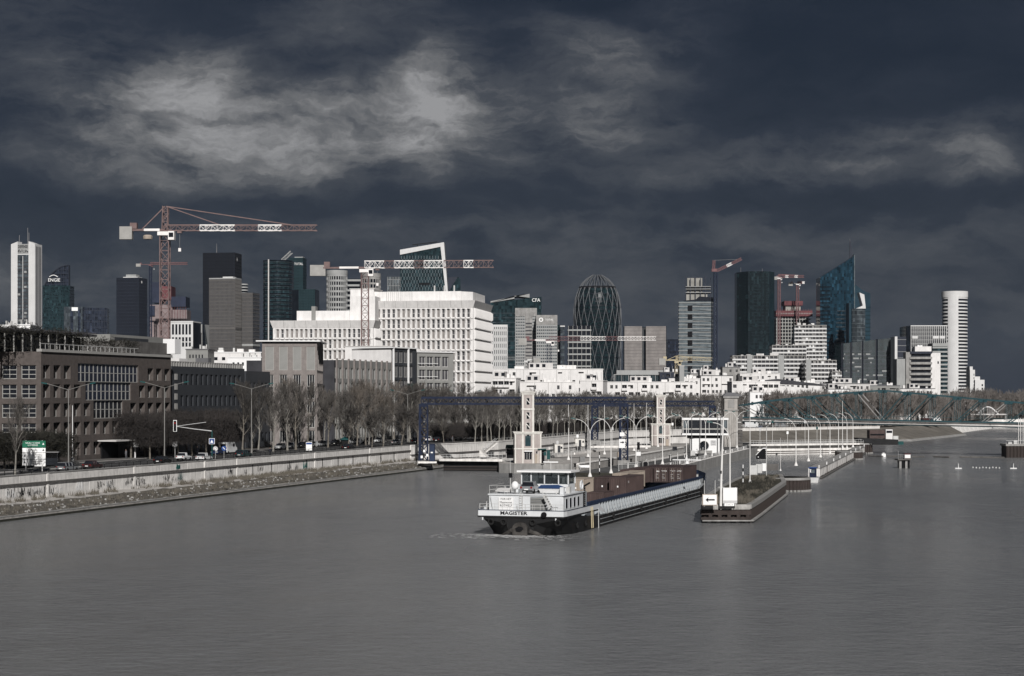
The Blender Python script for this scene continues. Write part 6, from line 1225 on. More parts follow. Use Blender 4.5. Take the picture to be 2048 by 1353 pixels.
for i, (a_, b_, d, yt, mt, lab) in enumerate(((1338, 1400, 900, 758, 'white', 'small white house with flat roof behind the far lock tower'), (1402, 1466, 905, 752, 'white', 'white house stack with grey roof left of the modern white block'), (1445, 1480, 960, 735, 'concrete', 'grey concrete house rising behind the white stack'), (1400, 1446, 980, 741, 'white', 'small bright white roof blocks below the glass tower under construction'),
        (1320, 1362, 990, 745, 'tower_slate', 'slate grey house near the copper twin towers foot'), (1380, 1420, 1010, 748, 'concrete', 'pale grey house at the foot of the glass tower under construction'), (1480, 1560, 950, 748, 'white', 'low white house row below the balcony slab'), (1640, 1740, 880, 768, 'offwhite', 'low pale building behind the truss bridge top chord'),
        (1735, 1800, 900, 772, 'grey_panel', 'low grey building with white gables behind the bridge'), (1560, 1640, 880, 766, 'white', 'bright white low building behind the truss bridge end'), (1800, 1870, 930, 778, 'white', 'low white houses under the banded apartment block'), (1655, 1700, 860, 779, 'white_clean', 'white cottage behind the truss verticals'), (1500, 1545, 790, 785, 'white_clean', 'white cottage seen under the bridge top chord near the pylon'))):
    apartments(lab, a_, b_, d, yt, 0, 4, 3.0, max(3, int((b_-a_)/9)), mt, 20+i, .15, 'roof_grey' if i % 3 else 'white', 'pale_house', D=10)
sl = thing('blank_gable', 'tall narrow pale blank gable slab standing among low houses', 'building', (X(1359, 890), 890, RZ)); box('slab', 'tower_grey', sl, 0, 2.3, 0, 8, 0, Z(733, 890)-RZ); box('cap', 'offwhite', sl, -.1, 2.4, -.1, 8, Z(733, 890)-RZ, Z(733, 890)-RZ+.3)
gb = thing('glass_pavilion', 'long low dark glass pavilion below the copper twin towers', 'building', (X(1228, 1010), 1010, RZ)); w = X(1333, 1010)-X(1228, 1010); zt = Z(741, 1010)-RZ; box('base', 'tower_slate', gb, 0, w, 0, 20, 0, zt-6); box('glazing', 'glass_teal', gb, .4, w-.4, .2, 20, zt-6, zt-2.4); box('roof', 'tower_grey', gb, 1.5, w-1, 1, 20, zt-2.4, zt); box('edge', 'tower_grey', gb, -.2, w+.2, -.3, .3, zt-2.6, zt-2.2)
for i in range(30): box('mullion', 'glass_pale' if i % 4 else 'offwhite', gb, .5+i*w/31, .66+i*w/31, .05, .2, zt-6, zt-2.6)
# ================================================================ THE BUSINESS DISTRICT
def offset_poly(poly, o):
    n = len(poly); out = []
    for i in range(n):
        p0, p1, p2 = Vector(poly[i-1]), Vector(poly[i]), Vector(poly[(i+1) % n]); e1, e2 = (p1-p0).normalized(), (p2-p1).normalized(); n1, n2 = Vector((e1.y, -e1.x)), Vector((e2.y, -e2.x)); bis = (n1+n2); bis = bis/max(bis.length_squared/2, .2); q = p1+bis*o; out.append((q.x, q.y))
    return out
def bands(root, poly, z0, z1, n, h, o, m, name='floor_band', start=.5):
    P = offset_poly(poly, o); me = MB().prism(P, 0, h).mesh(name, m); st = (z1-z0)/n
    for i in range(n): link(name, me, root, (0, 0, z0+(i+start)*st))
def mullions(root, p0, p1, z0, z1, n, w, o, m, name='mullion', ends=True):
    a, b = Vector(p0), Vector(p1); d = b-a; L_ = d.length; rz = atan2(d.y, d.x); me = MB().box(-w/2, w/2, -o, .1, z0, z1).mesh(name, m)
    for i in range(0 if ends else 1, n+1 if ends else n): q = a+d*(i/n); link(name, me, root, (q.x, q.y, 0), rz)
def tower(name, label, px0, px1, d, ytop, a=0.0, px2=None, left=False, D=None, body='glass_dark', fl=30, bh=.5, bm=None, bo=.15, mn=0, mw=.25, mo=.25, mm=None, msn=0, poly=None, cap=None, zb0=None):
    c0, w = place(px0, px1, d, a); D = D or (side(c0, w, a, px2, not left) if px2 else 25); zt = Z(ytop, d)-RZ; b = thing(name, label, 'tower', (*c0, RZ), a); poly = [(x*w, y*D) for x, y in poly] if poly else [(0, 0), (w, 0), (w, D), (0, D)]
    MB().prism(poly, 0, zt).build('body', body, b); zl = zb0 if zb0 is not None else 12
    if bm: bands(b, poly, zl, zt, fl, bh, bo, bm)
    if mn: mullions(b, poly[0], poly[1], zl, zt, mn, mw, mo, mm or bm)
    if msn: mullions(b, poly[1], poly[2], zl, zt, msn, mw, mo, mm or bm)
    if cap: MB().prism(offset_poly(poly, .3), zt, zt+cap[0]).build('crown_band', cap[1], b)
    return b, w, D, zt
# left to right
b, w, D, zt = tower('white_slab_tower', 'tall white tower with two blank piers framing a dark glazed strip', 22, 70, 1500, 489, RAD(-12), 84, body='tower_white', cap=None)
box('glazed_strip', 'glass_grey', b, w*.28, w*.73, -.3, .0, 10, zt-9); bm_ = MB().box(w*.28, w*.73, -.45, -.28, 0, 1.0).mesh('spandrel', 'roof_dark'); [link('spandrel', bm_, b, (0, 0, 12+i*3.1)) for i in range(int((zt-22)/3.1))]
box('strip_mullion', 'tower_white', b, w*.495, w*.515, -.6, -.2, 10, zt-10)
bl_ = random.Random(3)
for i in range(40): z = 13+bl_.randint(0, 33)*3.1; x = w*(.3+.21*bl_.randint(0, 1)); 
for i in range(26): z = 13+bl_.randint(0, 33)*3.1; x = w*(.29+.22*bl_.randint(0, 1)+.08*bl_.random()); box('blind', 'tower_grey', b, x, x+w*.1, -.5, -.44, z+.1, z+1.7)
for x0, x1, s in ((0, .28, 1), (.73, 1, -1)): MB().slab([(x0*w, zt), (x1*w, zt), (x1*w if s > 0 else x0*w, zt+2.2)], 0, D*.6).build('pier_top', 'tower_white', b)
box('sign_recess', 'tower_grey', b, w*.28, w*.73, -.2, .1, zt-8, zt); text('DEFENSE', 3.6, 'black', b, (w*.505, -.35, zt-2.3), ext=.15, sx=.62); marks(8, 2.0, 'black', b, (w*.505, -.35, zt-5.8), 8, .15, .62)
for i in range(4): box('side_recess', 'roof_dark', b, w-.1, w+.2, D*(.15+.2*i), D*(.22+.2*i), 10, zt-2)
for x, h in ((.55, 14), (.6, 10), (.2, 8)): MB().tube([(w*x, D*.5, zt), (w*x, D*.5, zt+h)], .2, 5).build('antenna', 'steel', b)
# sail-topped tower with name sign
c0, w = place(84, 137, 2300, RAD(0)); b = thing('sail_top_tower', 'dark teal tower with curved open lattice top and white sign', 'tower', (*c0, RZ)); zt = Z(571, 2300)-RZ; D = 30
poly = [(0, 3), (w*.8, 0), (w, 6), (w, D), (0, D)]; MB().prism(poly, 0, zt).build('body', 'glass_teal', b); bands(b, poly, 12, zt, 34, .8, .2, 'tower_teal')
arc = [(w*(.08+.9*i/10), zt+(Z(530, 2300)-Z(571, 2300))*sin(pi/2*(i/10)**.8)) for i in range(11)]
m = MB()
for i in range(10): m.bar((arc[i][0], 2, arc[i][1]), (arc[i+1][0], 2, arc[i+1][1]), .8)
for i in range(0, 11): m.bar((arc[i][0], 2, zt), (arc[i][0], 2, arc[i][1]), .45)
for k in range(1, 5):
    z = zt+k*5; xs_ = [q[0] for q in arc if q[1] > z]
    if xs_: m.bar((min(xs_), 2, z), (w*.98, 2, z), .4)
m.build('top_lattice', 'tower_slate', b); MB().slab([(arc[0][0], zt)]+arc+[(w*.98, zt)], 4, 12).build('sail', 'glass_slate', b); text('ENGIE', 6.0, 'paint_white', b, (w*.46, -.6, zt+6.5), ext=.1, sx=.95); m = MB(); m.tube([(w*(.28+.32*i/8), -.7, zt+10.5+2.4*sin(pi*i/8)) for i in range(9)], .5, 5); m.build('sign_arc', 'paint_white', b)
b, w, D, zt = tower('blue_glass_block', 'low pale blue glass office block with two tones and flag on top', 128, 165, 2000, 614, RAD(4), D=30, body='glass_grey', fl=16, bm='tower_slate', bh=.4, mn=6, mw=.3)
for x in (.35, .75): box('stripe', 'glass_slate', b, w*x, w*x+3, -.4, 0, 5, zt-3)
box('banner', 'paint_white', b, w*.42, w*.75, -.6, -.4, zt-4.5, zt-.6)
tower('blue_glass_block', 'low dark blue glass office block next to the two-tone one', 165, 214, 2010, 616, RAD(8), D=30, body='glass_slate', fl=16, bm='tower_slate', bh=.5, mn=10, mw=.25)
b, w, D, zt = tower('dark_slab_tower', 'dark brown-black tower with white roof plant behind the tall crane', 233, 278, 2000, 556, RAD(-10), 294, body='tower_dark', fl=36, bm='tower_slate', bh=.45, mn=22, mw=.3, mm='tower_slate', msn=8)
box('roof_plant', 'tower_white', b, w*.2, w*.85, 6, D-4, zt, zt+1.2); box('roof_plant', 'tower_grey', b, w*.3, w*.75, 8, D-6, zt+1.2, zt+4); text('B', 4, 'paint_white', b, (w+.5, D*.3, zt-5), rot=(RAD(90), 0, RAD(90)), ext=.1)
# building site with blue screens
c0, w = place(300, 374, 2150); b = thing('construction_tower', 'unfinished pinkish concrete towers with blue screens behind the tall crane mast', 'building', (*c0, RZ)); k = w/74
for x0, x1, yt, mt in ((0, 45, 610, 'site_pink'), (43, 74, 620, 'site_pink')): box('frame', mt, b, x0*k, x1*k, 0, 25, 0, Z(yt, 2150)-RZ)
for x0, x1, y0, y1, mt in ((4, 22, 565, 606, 'site_blue'), (22, 43, 573, 600, 'site_red'), (43, 72, 594, 614, 'site_blue'), (0, 10, 612, 632, 'site_blue')): box('screen', mt, b, x0*k, x1*k, -2, 26, Z(y1, 2150)-RZ, Z(y0, 2150)-RZ)
for i in range(14): box('slab_edge', 'site_concrete', b, 43*k, 74*k, -1, -.1, 30+i*4.5, 30.8+i*4.5)
for i in range(6): box('scaffold_post', 'site_red', b, (44+i*5.5)*k, (44.7+i*5.5)*k, -1.6, -1.0, 30, Z(614, 2150)-RZ)
# white building with oval windows and wedge building
c0, w = place(341, 386, 1250, RAD(-6)); b = thing('oval_window_block', 'white office block with tall rounded windows at the crane foot', 'building', (*c0, RZ), RAD(-6)); zt = Z(645, 1250)-RZ; facade(b, w, 0, zt, [o for i in range(6) for o in [(1+i*2.4, 2.5+i*2.4, zt-8.6, zt-1.4, win_mesh(1.5, 7.2, .4, 1, 1, 'window', None)), (1+i*2.4, 2.5+i*2.4, zt-13.4, zt-10.4, win_mesh(1.5, 3.0, .4, 1, 1, 'window', None)), (1+i*2.4, 2.5+i*2.4, zt-17, zt-14, win_mesh(1.5, 3.0, .4, 1, 1, 'window', None))]], .5, 'tower_white'); box('core', 'roof_dark', b, .4, w, .8, 20, 0, zt-.2); box('roof', 'tower_white', b, -.2, w+.2, -.2, 20, zt-.1, zt+.8); facade(b, 18, 0, zt, [], .3, 'tower_slate', (w, 0, 0), RAD(90))
c0, w = place(374, 404, 1280); b = thing('wedge_block', 'pale grey wedge-shaped block with curved dark edge beside the brown towers', 'building', (*c0, RZ)); zt = Z(649, 1280)-RZ; MB().prism([(0, 0), (w, 0), (w+3, 14), (0, 14)], 0, zt).build('body', 'tower_grey', b); box('inset', 'concrete', b, w*.5, w*.98, -.15, 0, 0, zt-6.5); MB().slab([(w, 0), (w+.2, 0), (w+4.5, 0), (w+3.6, zt*.5), (w+1.2, zt), (w, zt)], 1, 12).build('curved_edge', 'glass_dark', b); [MB().lathe([(.9, 0), (.9, .8), (.1, 1.4)], 8).build('roof_dome', 'white_clean', b, (w*x, 6, zt)) for x in (.15, .4)]
b, w, D, zt = tower('black_tower', 'broad black monolithic tower with antenna, tallest behind the brown grid tower', 406, 470, 2200, 506, RAD(-6), 483, body='tower_dark', fl=40, bm='black', bh=.5, mn=26, mw=.35, mm='black', msn=10)
MB().tube([(w*.36, 10, zt), (w*.36, 10, zt+12)], [.5, .2], 5).build('antenna', 'steel', b); text('i', 7, 'paint_white', b, (w+.6, D*.25, zt-8), rot=(RAD(90), 0, RAD(90)), ext=.1)
b, w, D, zt = tower('brown_grid_tower', 'brown-grey tower of fine vertical ribs before the black monolith', 419, 470, 1500, 559, RAD(-12), 482, body='window_grey', fl=34, bm='tower_brown', bh=.7, bo=.2, mn=20, mw=.45, mo=.5, mm='tower_brown', msn=7, cap=(1.0, 'tower_grey')); box('roof_plant', 'tower_white', b, w*.45, w*.85, 4, 12, zt+1, zt+2.2); MB().box(-.6, w+.6, -.6, D, zt*.62, zt*.62+1.8).build('service_floor', 'tower_brown', b)
b, w, D, zt = tower('brown_grid_tower', 'shorter brown ribbed tower with pale plate, stepped behind its taller twin', 474, 505, 1530, 586, RAD(-14), 519, body='window_grey', fl=28, bm='tower_brown', bh=.8, bo=.25, mn=13, mw=.45, mo=.5, mm='tower_brown', msn=0); MB().box(-.6, w+.6, -.6, D, zt*.55, zt*.55+1.8).build('service_floor', 'tower_grey', b); box('plate', 'tower_white', b, w*.5, w*.85, -.9, -.6, zt*.3, zt*.3+1.5)
c0, w = place(479, 496, 1800); b = thing('ring_top_tower', 'small tower head of stacked dark and pale rings between brown and black towers', 'tower', (X(487, 1800), 1800, RZ)); zt = Z(568, 1800)-RZ; MB().lathe([(4.2, 0), (4.2, zt)], 20).build('body', 'glass_dark', b); me = MB().lathe([(4.1, 0), (4.7, .2), (4.7, 1.3), (4.1, 1.5)], 20).mesh('ring', 'tower_grey'); [link('ring', me, b, (0, 0, zt-1.6-i*2.9)) for i in range(7)]
# curved teal tower
b = thing('curved_teal_tower', 'dark teal tower with bowed glass front and bright vertical rib', 'tower', (X(552, 1900), 1915, RZ)); zt = Z(520, 1900)-RZ; hw = 15.0; pol = [(-hw, 4), (-hw*.97, -6), (-hw*.8, -10), (-hw*.5, -12.5), (0, -14), (hw*.5, -12.5), (hw*.85, -9), (hw, -3), (hw, 14), (-hw, 14)]
MB().prism(pol, 0, zt).build('body', 'glass_teal', b); bands(b, pol, 10, zt+1, 34, 1.2, .35, 'glass_dark'); me = MB().prism(offset_poly(pol, .5), 0, .35).mesh('sill_band', 'glass_grey'); [link('sill_band', me, b, (0, 0, 12+i*(zt-10)/34)) for i in range(34)]
MB().box(-hw*.58, -hw*.5, -13.6, -11.6, 8, zt+.5).build('bright_rib', 'offwhite', b); m = MB(); lattice(m, (hw*.35, -4, zt), (hw*1.0, -4, zt+9), 3, 3, 4, .5); m.build('roof_cradle', 'tower_grey', b)
b, w, D, zt = tower('teal_sign_tower', 'flat teal tower with white sign near its top behind the bowed one', 578, 606, 2100, 516, RAD(-8), 613, body='tower_teal', fl=44, bm='glass_teal', bh=.3, mn=14, mw=.2, mm='glass_teal'); text('TOTAL', 3.9, 'paint_white', b, (w*.7, -.7, zt-7.5), ext=.1, sx=.85); box('roof_plant', 'tower_grey', b, w*.3, w*.9, 6, 14, zt, zt+1.5)
b, w, D, zt = tower('teal_low_tower', 'lower square teal tower with dark corners below the white sign tower', 585, 630, 1750, 579, RAD(-5), 638, body='tower_teal', fl=40, bm='glass_teal', bh=.25, mn=14, mw=.18, mm='glass_teal'); box('dark_corner', 'glass_dark', b, -.3, w*.27, -.3, 2, 0, zt-.5); box('dark_corner', 'glass_dark', b, w-.2, w+.3, .5, D, 0, zt-.5)
# round white grid tower
def round_tower(name, label, px, r_px, d, ytop, fl, bm, body, bh, cols=0, bot=10):
    rr = r_px*d/F; b = thing(name, label, 'tower', (X(px, d), d+rr, RZ)); zt = Z(ytop, d)-RZ; MB().lathe([(rr, 0), (rr, zt)], 36).build('body', body, b); st = (zt-bot)/fl; me = MB().lathe([(rr-.1, 0), (rr+.45, 0), (rr+.45, bh), (rr-.1, bh)], 36, cap=False).mesh('floor_band', bm); [link('floor_band', me, b, (0, 0, bot+i*st)) for i in range(fl)]
    if cols: me = MB().box(-.35, .35, -rr-.4, -rr+.3, bot, zt).mesh('column', bm); [link('column', me, b, (0, 0, 0), 2*pi*i/cols) for i in range(cols)]
    MB().lathe([(rr-.1, zt-2.5), (rr+.6, zt-2.5), (rr+.6, zt+.6), (rr-.4, zt+.6)], 36, cap=False).build('crown_band', bm, b); return b, rr, zt
round_tower('round_grid_tower', 'round pale grey tower with square windows behind the second crane jib', 672, 20, 1350, 542, 24, 'tower_grey', 'glass_dark', 1.5, 26); round_tower('round_grid_tower', 'second round grey tower mostly hidden by the second crane mast', 740, 19, 1380, 548, 24, 'concrete', 'glass_dark', 1.4, 20)
c0, w = place(688, 722, 1400); b = thing('link_block', 'grey banded block joining the two round grey towers', 'building', (*c0, RZ)); zt = Z(558, 1400)-RZ; box('body', 'glass_dark', b, 0, w, 0, 14, 0, zt); bands(b, [(0, 0), (w, 0), (w, 14), (0, 14)], 10, zt, 24, 1.5, .3, 'tower_grey')
# slanted white-framed tower
d = 1950; b = thing('slanted_tower', 'glass tower with slanting white frame top behind the white offices', 'tower', (X(800, d), d, RZ)); k = d/F; w = 97*k; z = lambda y: Z(y, d)-RZ
fr = [(0, 10), (97*k, 10), (97*k, z(600)), (88*k, z(485)), (0, z(500))]; MB().slab(fr, .6, 30).build('body', 'glass_teal', b)
MB().slab([(0, z(510)), (0, z(500)), (88*k, z(485)), (97*k, z(600)), (93*k, z(600)), (81*k, z(494))], -.6, 32).build('white_frame', 'tower_white', b); r_ = random.Random(2)
for rw in range(18):
    y0 = 512+rw*7
    for i in range(15):
        x = (2+i*5.7+(2.8 if rw % 2 else 0))*k; xm = (80+(y0-494)*.11)*k
        if x > xm-1 or y0 < 512-(x/k)*.17: continue
        box('fin', 'glass_pale', b, x, x+.7, -.1, .7, max(10, z(y0+7)), z(y0))
for y, x0, x1 in ((520, 38, 61), (528, 34, 56), (566, 38, 60)): box('sky_lobby', 'black', b, x0*k, x1*k, -.2, .7, z(y+4), z(y))
MB().bar((24*k, 8, z(489)), (74*k, 8, z(483)), .9).build('maintenance_boom', 'black_matte', b); MB().bar((34*k, 8, z(500)), (34*k, 8, z(489)), .8).build('boom_post', 'black_matte', b)
tower('pale_annex', 'small pale glass annex beside the slanted tower', 775, 800, 1900, 554, D=20, body='glass_grey', fl=20, bm='tower_grey', bh=.3, mn=8, mw=.3, mm='tower_grey'); c0, w = place(895, 921, 1980); b = thing('prism_annex', 'dark teal prism-shaped annex peeping out beside the slanted tower', 'tower', (*c0, RZ)); MB().slab([(0, 0), (w, 0), (w, z(556)), (w*.8, z(550)), (0, z(552))], 0, 20).build('body', 'glass_teal', b); MB().slab([(0, z(552)), (w*.8, z(550)), (0, z(585))], -.3, 0).build('facet', 'tower_slate', b)
# dark tower with sloping white roof
d = 1700; k = d/F; z = lambda y: Z(y, d)-RZ; b = thing('sloped_roof_tower', 'wide dark teal tower with sloping pale roof blade and letters', 'tower', (X(981, d), d, RZ)); MB().slab([(0, 5), (102*k, 5), (102*k, z(594)), (0, z(606))], 0, 34).build('body', 'glass_teal', b); MB().slab([(0, z(606)), (48*k, z(598)), (48*k, z(592)), (78*k, z(596)), (78*k, z(588)), (0, z(603))], -.8, 30).build('roof_blade', 'tower_grey', b)
me = MB().box(0, 102*k, -.25, .0, 0, .5).mesh('floor_band', 'glass_grey'); [link('floor_band', me, b, (0, 0, 12+i*4.4)) for i in range(int((z(610)-14)/4.4))]; text('CFA', 4.8, 'paint_white', b, (91*k, -.5, z(601)), ext=.1, sx=.9)
b, w, D, zt = tower('white_grid_tower', 'small white tower with a regular grid of dark square windows', 983, 1014, 1250, 651, RAD(0), D=15, body='tower_dark', fl=9, bm=None)
bands(b, [(0, 0), (w, 0), (w, D), (0, D)], 2, zt, 14, 1.6, .5, 'tower_white', start=.0); mullions(b, (0, 0), (w, 0), 0, zt, 8, .75, .5, 'tower_white'); box('parapet', 'tower_white', b, -.4, w+.4, -.55, D, zt-1.2, zt+.4)
b, w, D, zt = tower('concrete_topped_tower', 'grey tower with blank concrete crown before the letters tower', 1031, 1073, 1450, 617, D=22, body='glass_grey', fl=30, bm='tower_grey', bh=1.2, mn=12, mw=.5, mm='tower_grey'); box('crown', 'concrete', b, -.3, w+.3, -.5, D, zt-6.5, zt+.2); box('mid_strip', 'concrete', b, w*.46, w*.8, -.5, -.1, 0, zt-6.5); me = MB().box(w*.48, w*.78, -.6, -.45, 0, 1.1).mesh('slot', 'roof_dark'); [link('slot', me, b, (0, 0, 10+i*2.9)) for i in range(int((zt-18)/2.9))]
b, w, D, zt = tower('logo_tower', 'grey tower with round white logo on its concrete crown', 1073, 1114, 1430, 631, D=22, body='glass_grey', fl=26, bm='tower_grey', bh=1.3, mn=10, mw=.5, mm='tower_grey', msn=0); box('crown', 'concrete', b, -.3, w+.3, -.5, D, zt-7.5, zt+.2); q = MB().lathe([(1.0, 0), (1.7, 0), (1.7, .15), (1.0, .15)], 20, cap=False).build('logo_ring', 'paint_white', b, (w*.22, -.6, zt-3.6)); q.rotation_euler = (RAD(90), 0, 0); MB().bar((w*.22-1.1, -.75, zt-4.4), (w*.22+1.2, -.75, zt-3), .5, .1).build('logo_bar', 'paint_white', b); text('TOTAL', 2.0, 'paint_white', b, (w*.62, -.65, zt-3.6), ext=.1)
tower('slim_tower', 'slim dark green tower sliver beside the logo tower', 1114, 1121, 1600, 650, D=15, body='glass_green', fl=20, bm='tower_teal', bh=.5); tower('slim_tower', 'slim pale-topped tower sliver next to the dark green one', 1121, 1129, 1580, 654, D=15, body='glass_grey', fl=20, bm='tower_slate', bh=.6, cap=(1.0, 'tower_white'))
b, w, D, zt = tower('balcony_tower', 'grey concrete tower of stacked balcony bands before the egg-shaped tower', 1137, 1181, 1400, 652, D=16, body='window', fl=13, bm=None); bands(b, [(0, 0), (w, 0), (w, D), (0, D)], 2, zt, 14, 1.15, .6, 'tower_grey', 'balcony_band', .15)
for i in range(6): box('fin', 'concrete', b, i*w/5-.2, i*w/5+.2, -.45, .0, 0, zt)
# egg-shaped diagrid tower
d = 1850; k = d/F; z = lambda y: Z(y, d)-RZ; b = thing('egg_tower', 'egg-topped dark tower wrapped in a pale diamond lattice', 'tower', (X(1197, d), d+26, RZ)); zt = z(547); zs = z(632)
def rr_(zz):
    R0 = 48.5*k
    if zz <= zs: return R0*(1-.05*max(0, (zs-zz)/zs)**2)
    u = (zz-zs)/(zt-zs); return R0*sqrt(max(0.02, 1-u**2.35))
ze = z(575); pr = [(rr_(q*ze/24)-.9, q*ze/24) for q in range(25)]; MB().lathe(pr, 40).build('body', 'glass_green', b, smooth=False)
me_b = [MB().lathe([(rr_(q)-.95, q), (rr_(q)-.7, q), (rr_(q+.7)-.7, q+.7), (rr_(q+.7)-.95, q+.7)], 40, cap=False).build('floor_band', 'tower_dark', b) for q in [8+i*4.1 for i in range(int((ze-8)/4.1))]]
nd = 20; lv = 8; hz = zt/lv
for s in (1, -1):
    for i in range(nd):
        pts = []
        for j in range(lv*4+1):
            zz = j*hz/4; aa = 2*pi*(i+s*j*.125)/nd; q = rr_(min(zz, zt*.995)); pts.append((q*cos(aa), q*sin(aa), zz))
        MB().tube(pts, .36, 4).build('lattice_rib', 'lattice_grey', b)
MB().lathe([(rr_(z(574)), z(575)), (rr_(z(574)), z(571))], 40, cap=False).build('plant_band', 'black', b)
# copper twins
b, w, D, zt = tower('copper_tower', 'copper-grey panelled tower, the twin beside the egg-shaped tower', 1249, 1284, 1650, 653, RAD(0), D=18, body='copper_panel', fl=22, bm='tower_brown', bh=.25, bo=.06, mn=14, mw=.15, mo=.12, mm='tower_brown'); b, w, D, zt = tower('copper_tower', 'copper-grey panelled tower, the twin with dark right edge', 1292, 1332, 1650, 653, RAD(-4), 1337, body='copper_panel', fl=22, bm='tower_brown', bh=.25, bo=.06, mn=16, mw=.15, mo=.12, mm='tower_brown'); box('dark_edge', 'glass_dark', b, w-.2, w+.4, .2, D, 0, zt); c0, w = place(1284, 1292, 1655); b = thing('copper_link', 'dark slot block between the copper twin towers', 'tower', (*c0, RZ)); box('body', 'glass_dark', b, 0, w, 0, 12, 0, Z(655, 1655)-RZ); [box('strip', 'tower_grey', b, w*x, w*x+.3, -.3, 0, 0, Z(656, 1655)-RZ) for x in (.2, .7)]
tower('slate_block', 'dark slate block between copper twin and the glass tower under construction', 1336, 1357, 1900, 679, D=20, body='glass_slate', fl=16, bm='tower_dark', bh=.5, mn=5, mw=.4, mm='tower_dark')
# glass tower under construction
d = 1700; k = d/F; z = lambda y: Z(y, d)-RZ; b, w, D, zt = tower('unfinished_glass_tower', 'pale glass tower still open at the top with a luffing crane beside it', 1358, 1425, d, 603, RAD(-4), 1433, body='glass_pale', fl=26, bm='tower_grey', bh=.6, bo=.5, mn=0)
for i in range(10): box('dark_bay', 'black', b, w*.26, w*.4, -.7, -.4, zt-9-i*8.2, zt-4-i*8.2)
for i in range(17): MB().bar((w*.42, -.6, zt-3-i*4.9), (w*1.0, -.6, zt-4.2-i*4.9), .4, .3).build('twisted_sill', 'glass_pale', b)
MB().slab([(w*.16, zt), (w*1.05, zt), (w*1.05, zt+3.5), (w*.6, zt+4.5), (w*.5, zt+1.6), (w*.1, zt+.5)], -.4, D).build('dark_cap', 'tower_dark', b); box('open_core', 'site_concrete', b, w*.25, w*.7, 4, D-4, zt, z(556)); box('open_core', 'site_concrete', b, w*.22, w*.85, 3, D-3, zt, z(588))
for i in range(6): box('frame_column', 'tower_slate', b, w*(.18+.15*i), w*(.18+.15*i)+.7, 1, 1.7, zt, z(553+(i % 2)*4))
for y in (573, 578, 585): box('open_slab', 'tower_grey', b, w*.2, w*.98, .8, D-2, z(y)-.5, z(y))
# dark green octagonal tower
b, w, D, zt = tower('dark_green_tower', 'tall dark green glass tower with chamfered corners', 1478, 1553, 1700, 543, RAD(0), D=34, body='glass_green', fl=38, bm='glass_teal', bh=.35, bo=.08, poly=[(.25, 0), (.8, 0), (1, .4), (1, 1), (0, 1), (0, .5)], mn=16, mw=.3, mo=.1, mm='tower_dark'); w_ = w
for x, h in ((.12, 5), (.7, 4)): MB().tube([(w*x, 20, zt), (w*x, 20, zt+h)], .2, 5).build('antenna', 'steel', b)
# red construction tower
d = 1900; k = d/F; z = lambda y: Z(y, d)-RZ; b = thing('red_construction_tower', 'unfinished concrete tower with red formwork decks beside the dark green tower', 'building', (X(1553, d), d, RZ)); MB().box(0, 66*k, 4, 30, 0, z(636)).build('frame', 'tower_dark', b); me = MB().box(-.5, 68*k, 0, 30, 0, 1.1).mesh('slab', 'site_concrete'); [link('slab', me, b, (0, 0, z(640)-i*3.6)) for i in range(16)]; box('formwork_deck', 'site_red', b, -1, 71*k, -3, 32, z(633), z(622)); box('formwork_rail', 'site_pink', b, -1, 71*k, -3.3, -3, z(629), z(626.5)); box('core', 'site_concrete', b, 20*k, 50*k, 6, 24, 0, z(602)); box('core_deck', 'site_red', b, 17*k, 54*k, 4, 26, z(611), z(602))
for i in range(12): box('column', 'tower_grey', b, i*5.7*k, i*5.7*k+.8, -.2, .6, 0, z(633))
for i in range(14): box('deck_post', 'site_red', b, i*5.2*k, i*5.2*k+.5, -3.4, -3.2, z(634), z(619))
# pale residential towers and balcony slab
def resid(label, px0, px1, d, ytop, fl, cols, seed, piers=(), D=16, a=0.0, name='balcony_flats'):
    c0, w = place(px0, px1, d, a); zt = Z(ytop, d)-RZ; b = thing(name, label, 'building', (*c0, RZ), a); box('body', 'window_grey', b, 0, w, .9, D, 0, zt); bands(b, [(0, 0), (w, 0), (w, D), (0, D)], zt-fl*3.05, zt, fl, 1.15, .5, 'tower_white', 'balcony_band', .0); r = random.Random(seed)
    me = MB().box(-.25, .25, -.4, .9, max(0, zt-fl*3.05), zt).mesh('party_wall', 'concrete'); [link('party_wall', me, b, (w*i/cols, 0, 0)) for i in range(cols+1)]
    for _ in range(int(fl*cols*.45)): i, f = r.randint(0, cols-1), r.randint(0, fl-1); box('screen', r.choice(('tower_white', 'concrete', 'roof_dark')), b, w*(i+.15)/cols, w*(i+.15+r.uniform(.3, .7))/cols, .3, .5, zt-(f+1)*3.05+1.1, zt-f*3.05-.1)
    for p0, p1 in piers: box('blank_pier', 'tower_grey', b, w*p0, w*p1, -.9, 3, 0, zt+1.0)
    box('roof', 'concrete', b, -.4, w+.4, -.3, D, zt, zt+.6); roof_clutter(b, w, D, zt+.6, seed, 5, 'offwhite', 2.2); return b
resid('pale residential tower of many balcony bands before the blue sail tower', 1590, 1652, 1450, 652, 26, 9, 5, D=18, a=RAD(-4), name='balcony_tower'); resid('shorter pale residential block stepped against the balcony tower', 1545, 1612, 1430, 692, 12, 9, 6)
resid('long white balcony slab with two pale blank piers', 1466, 1612, 1330, 713, 12, 18, 7, ((.19, .265), (.62, .7))); resid('white balcony block with one pale pier at its corner', 1612, 1672, 1310, 722, 10, 8, 9, ((0, .17),)); resid('small white balcony house beside the dark ribbed office', 1665, 1682, 1300, 745, 5, 3, 10)
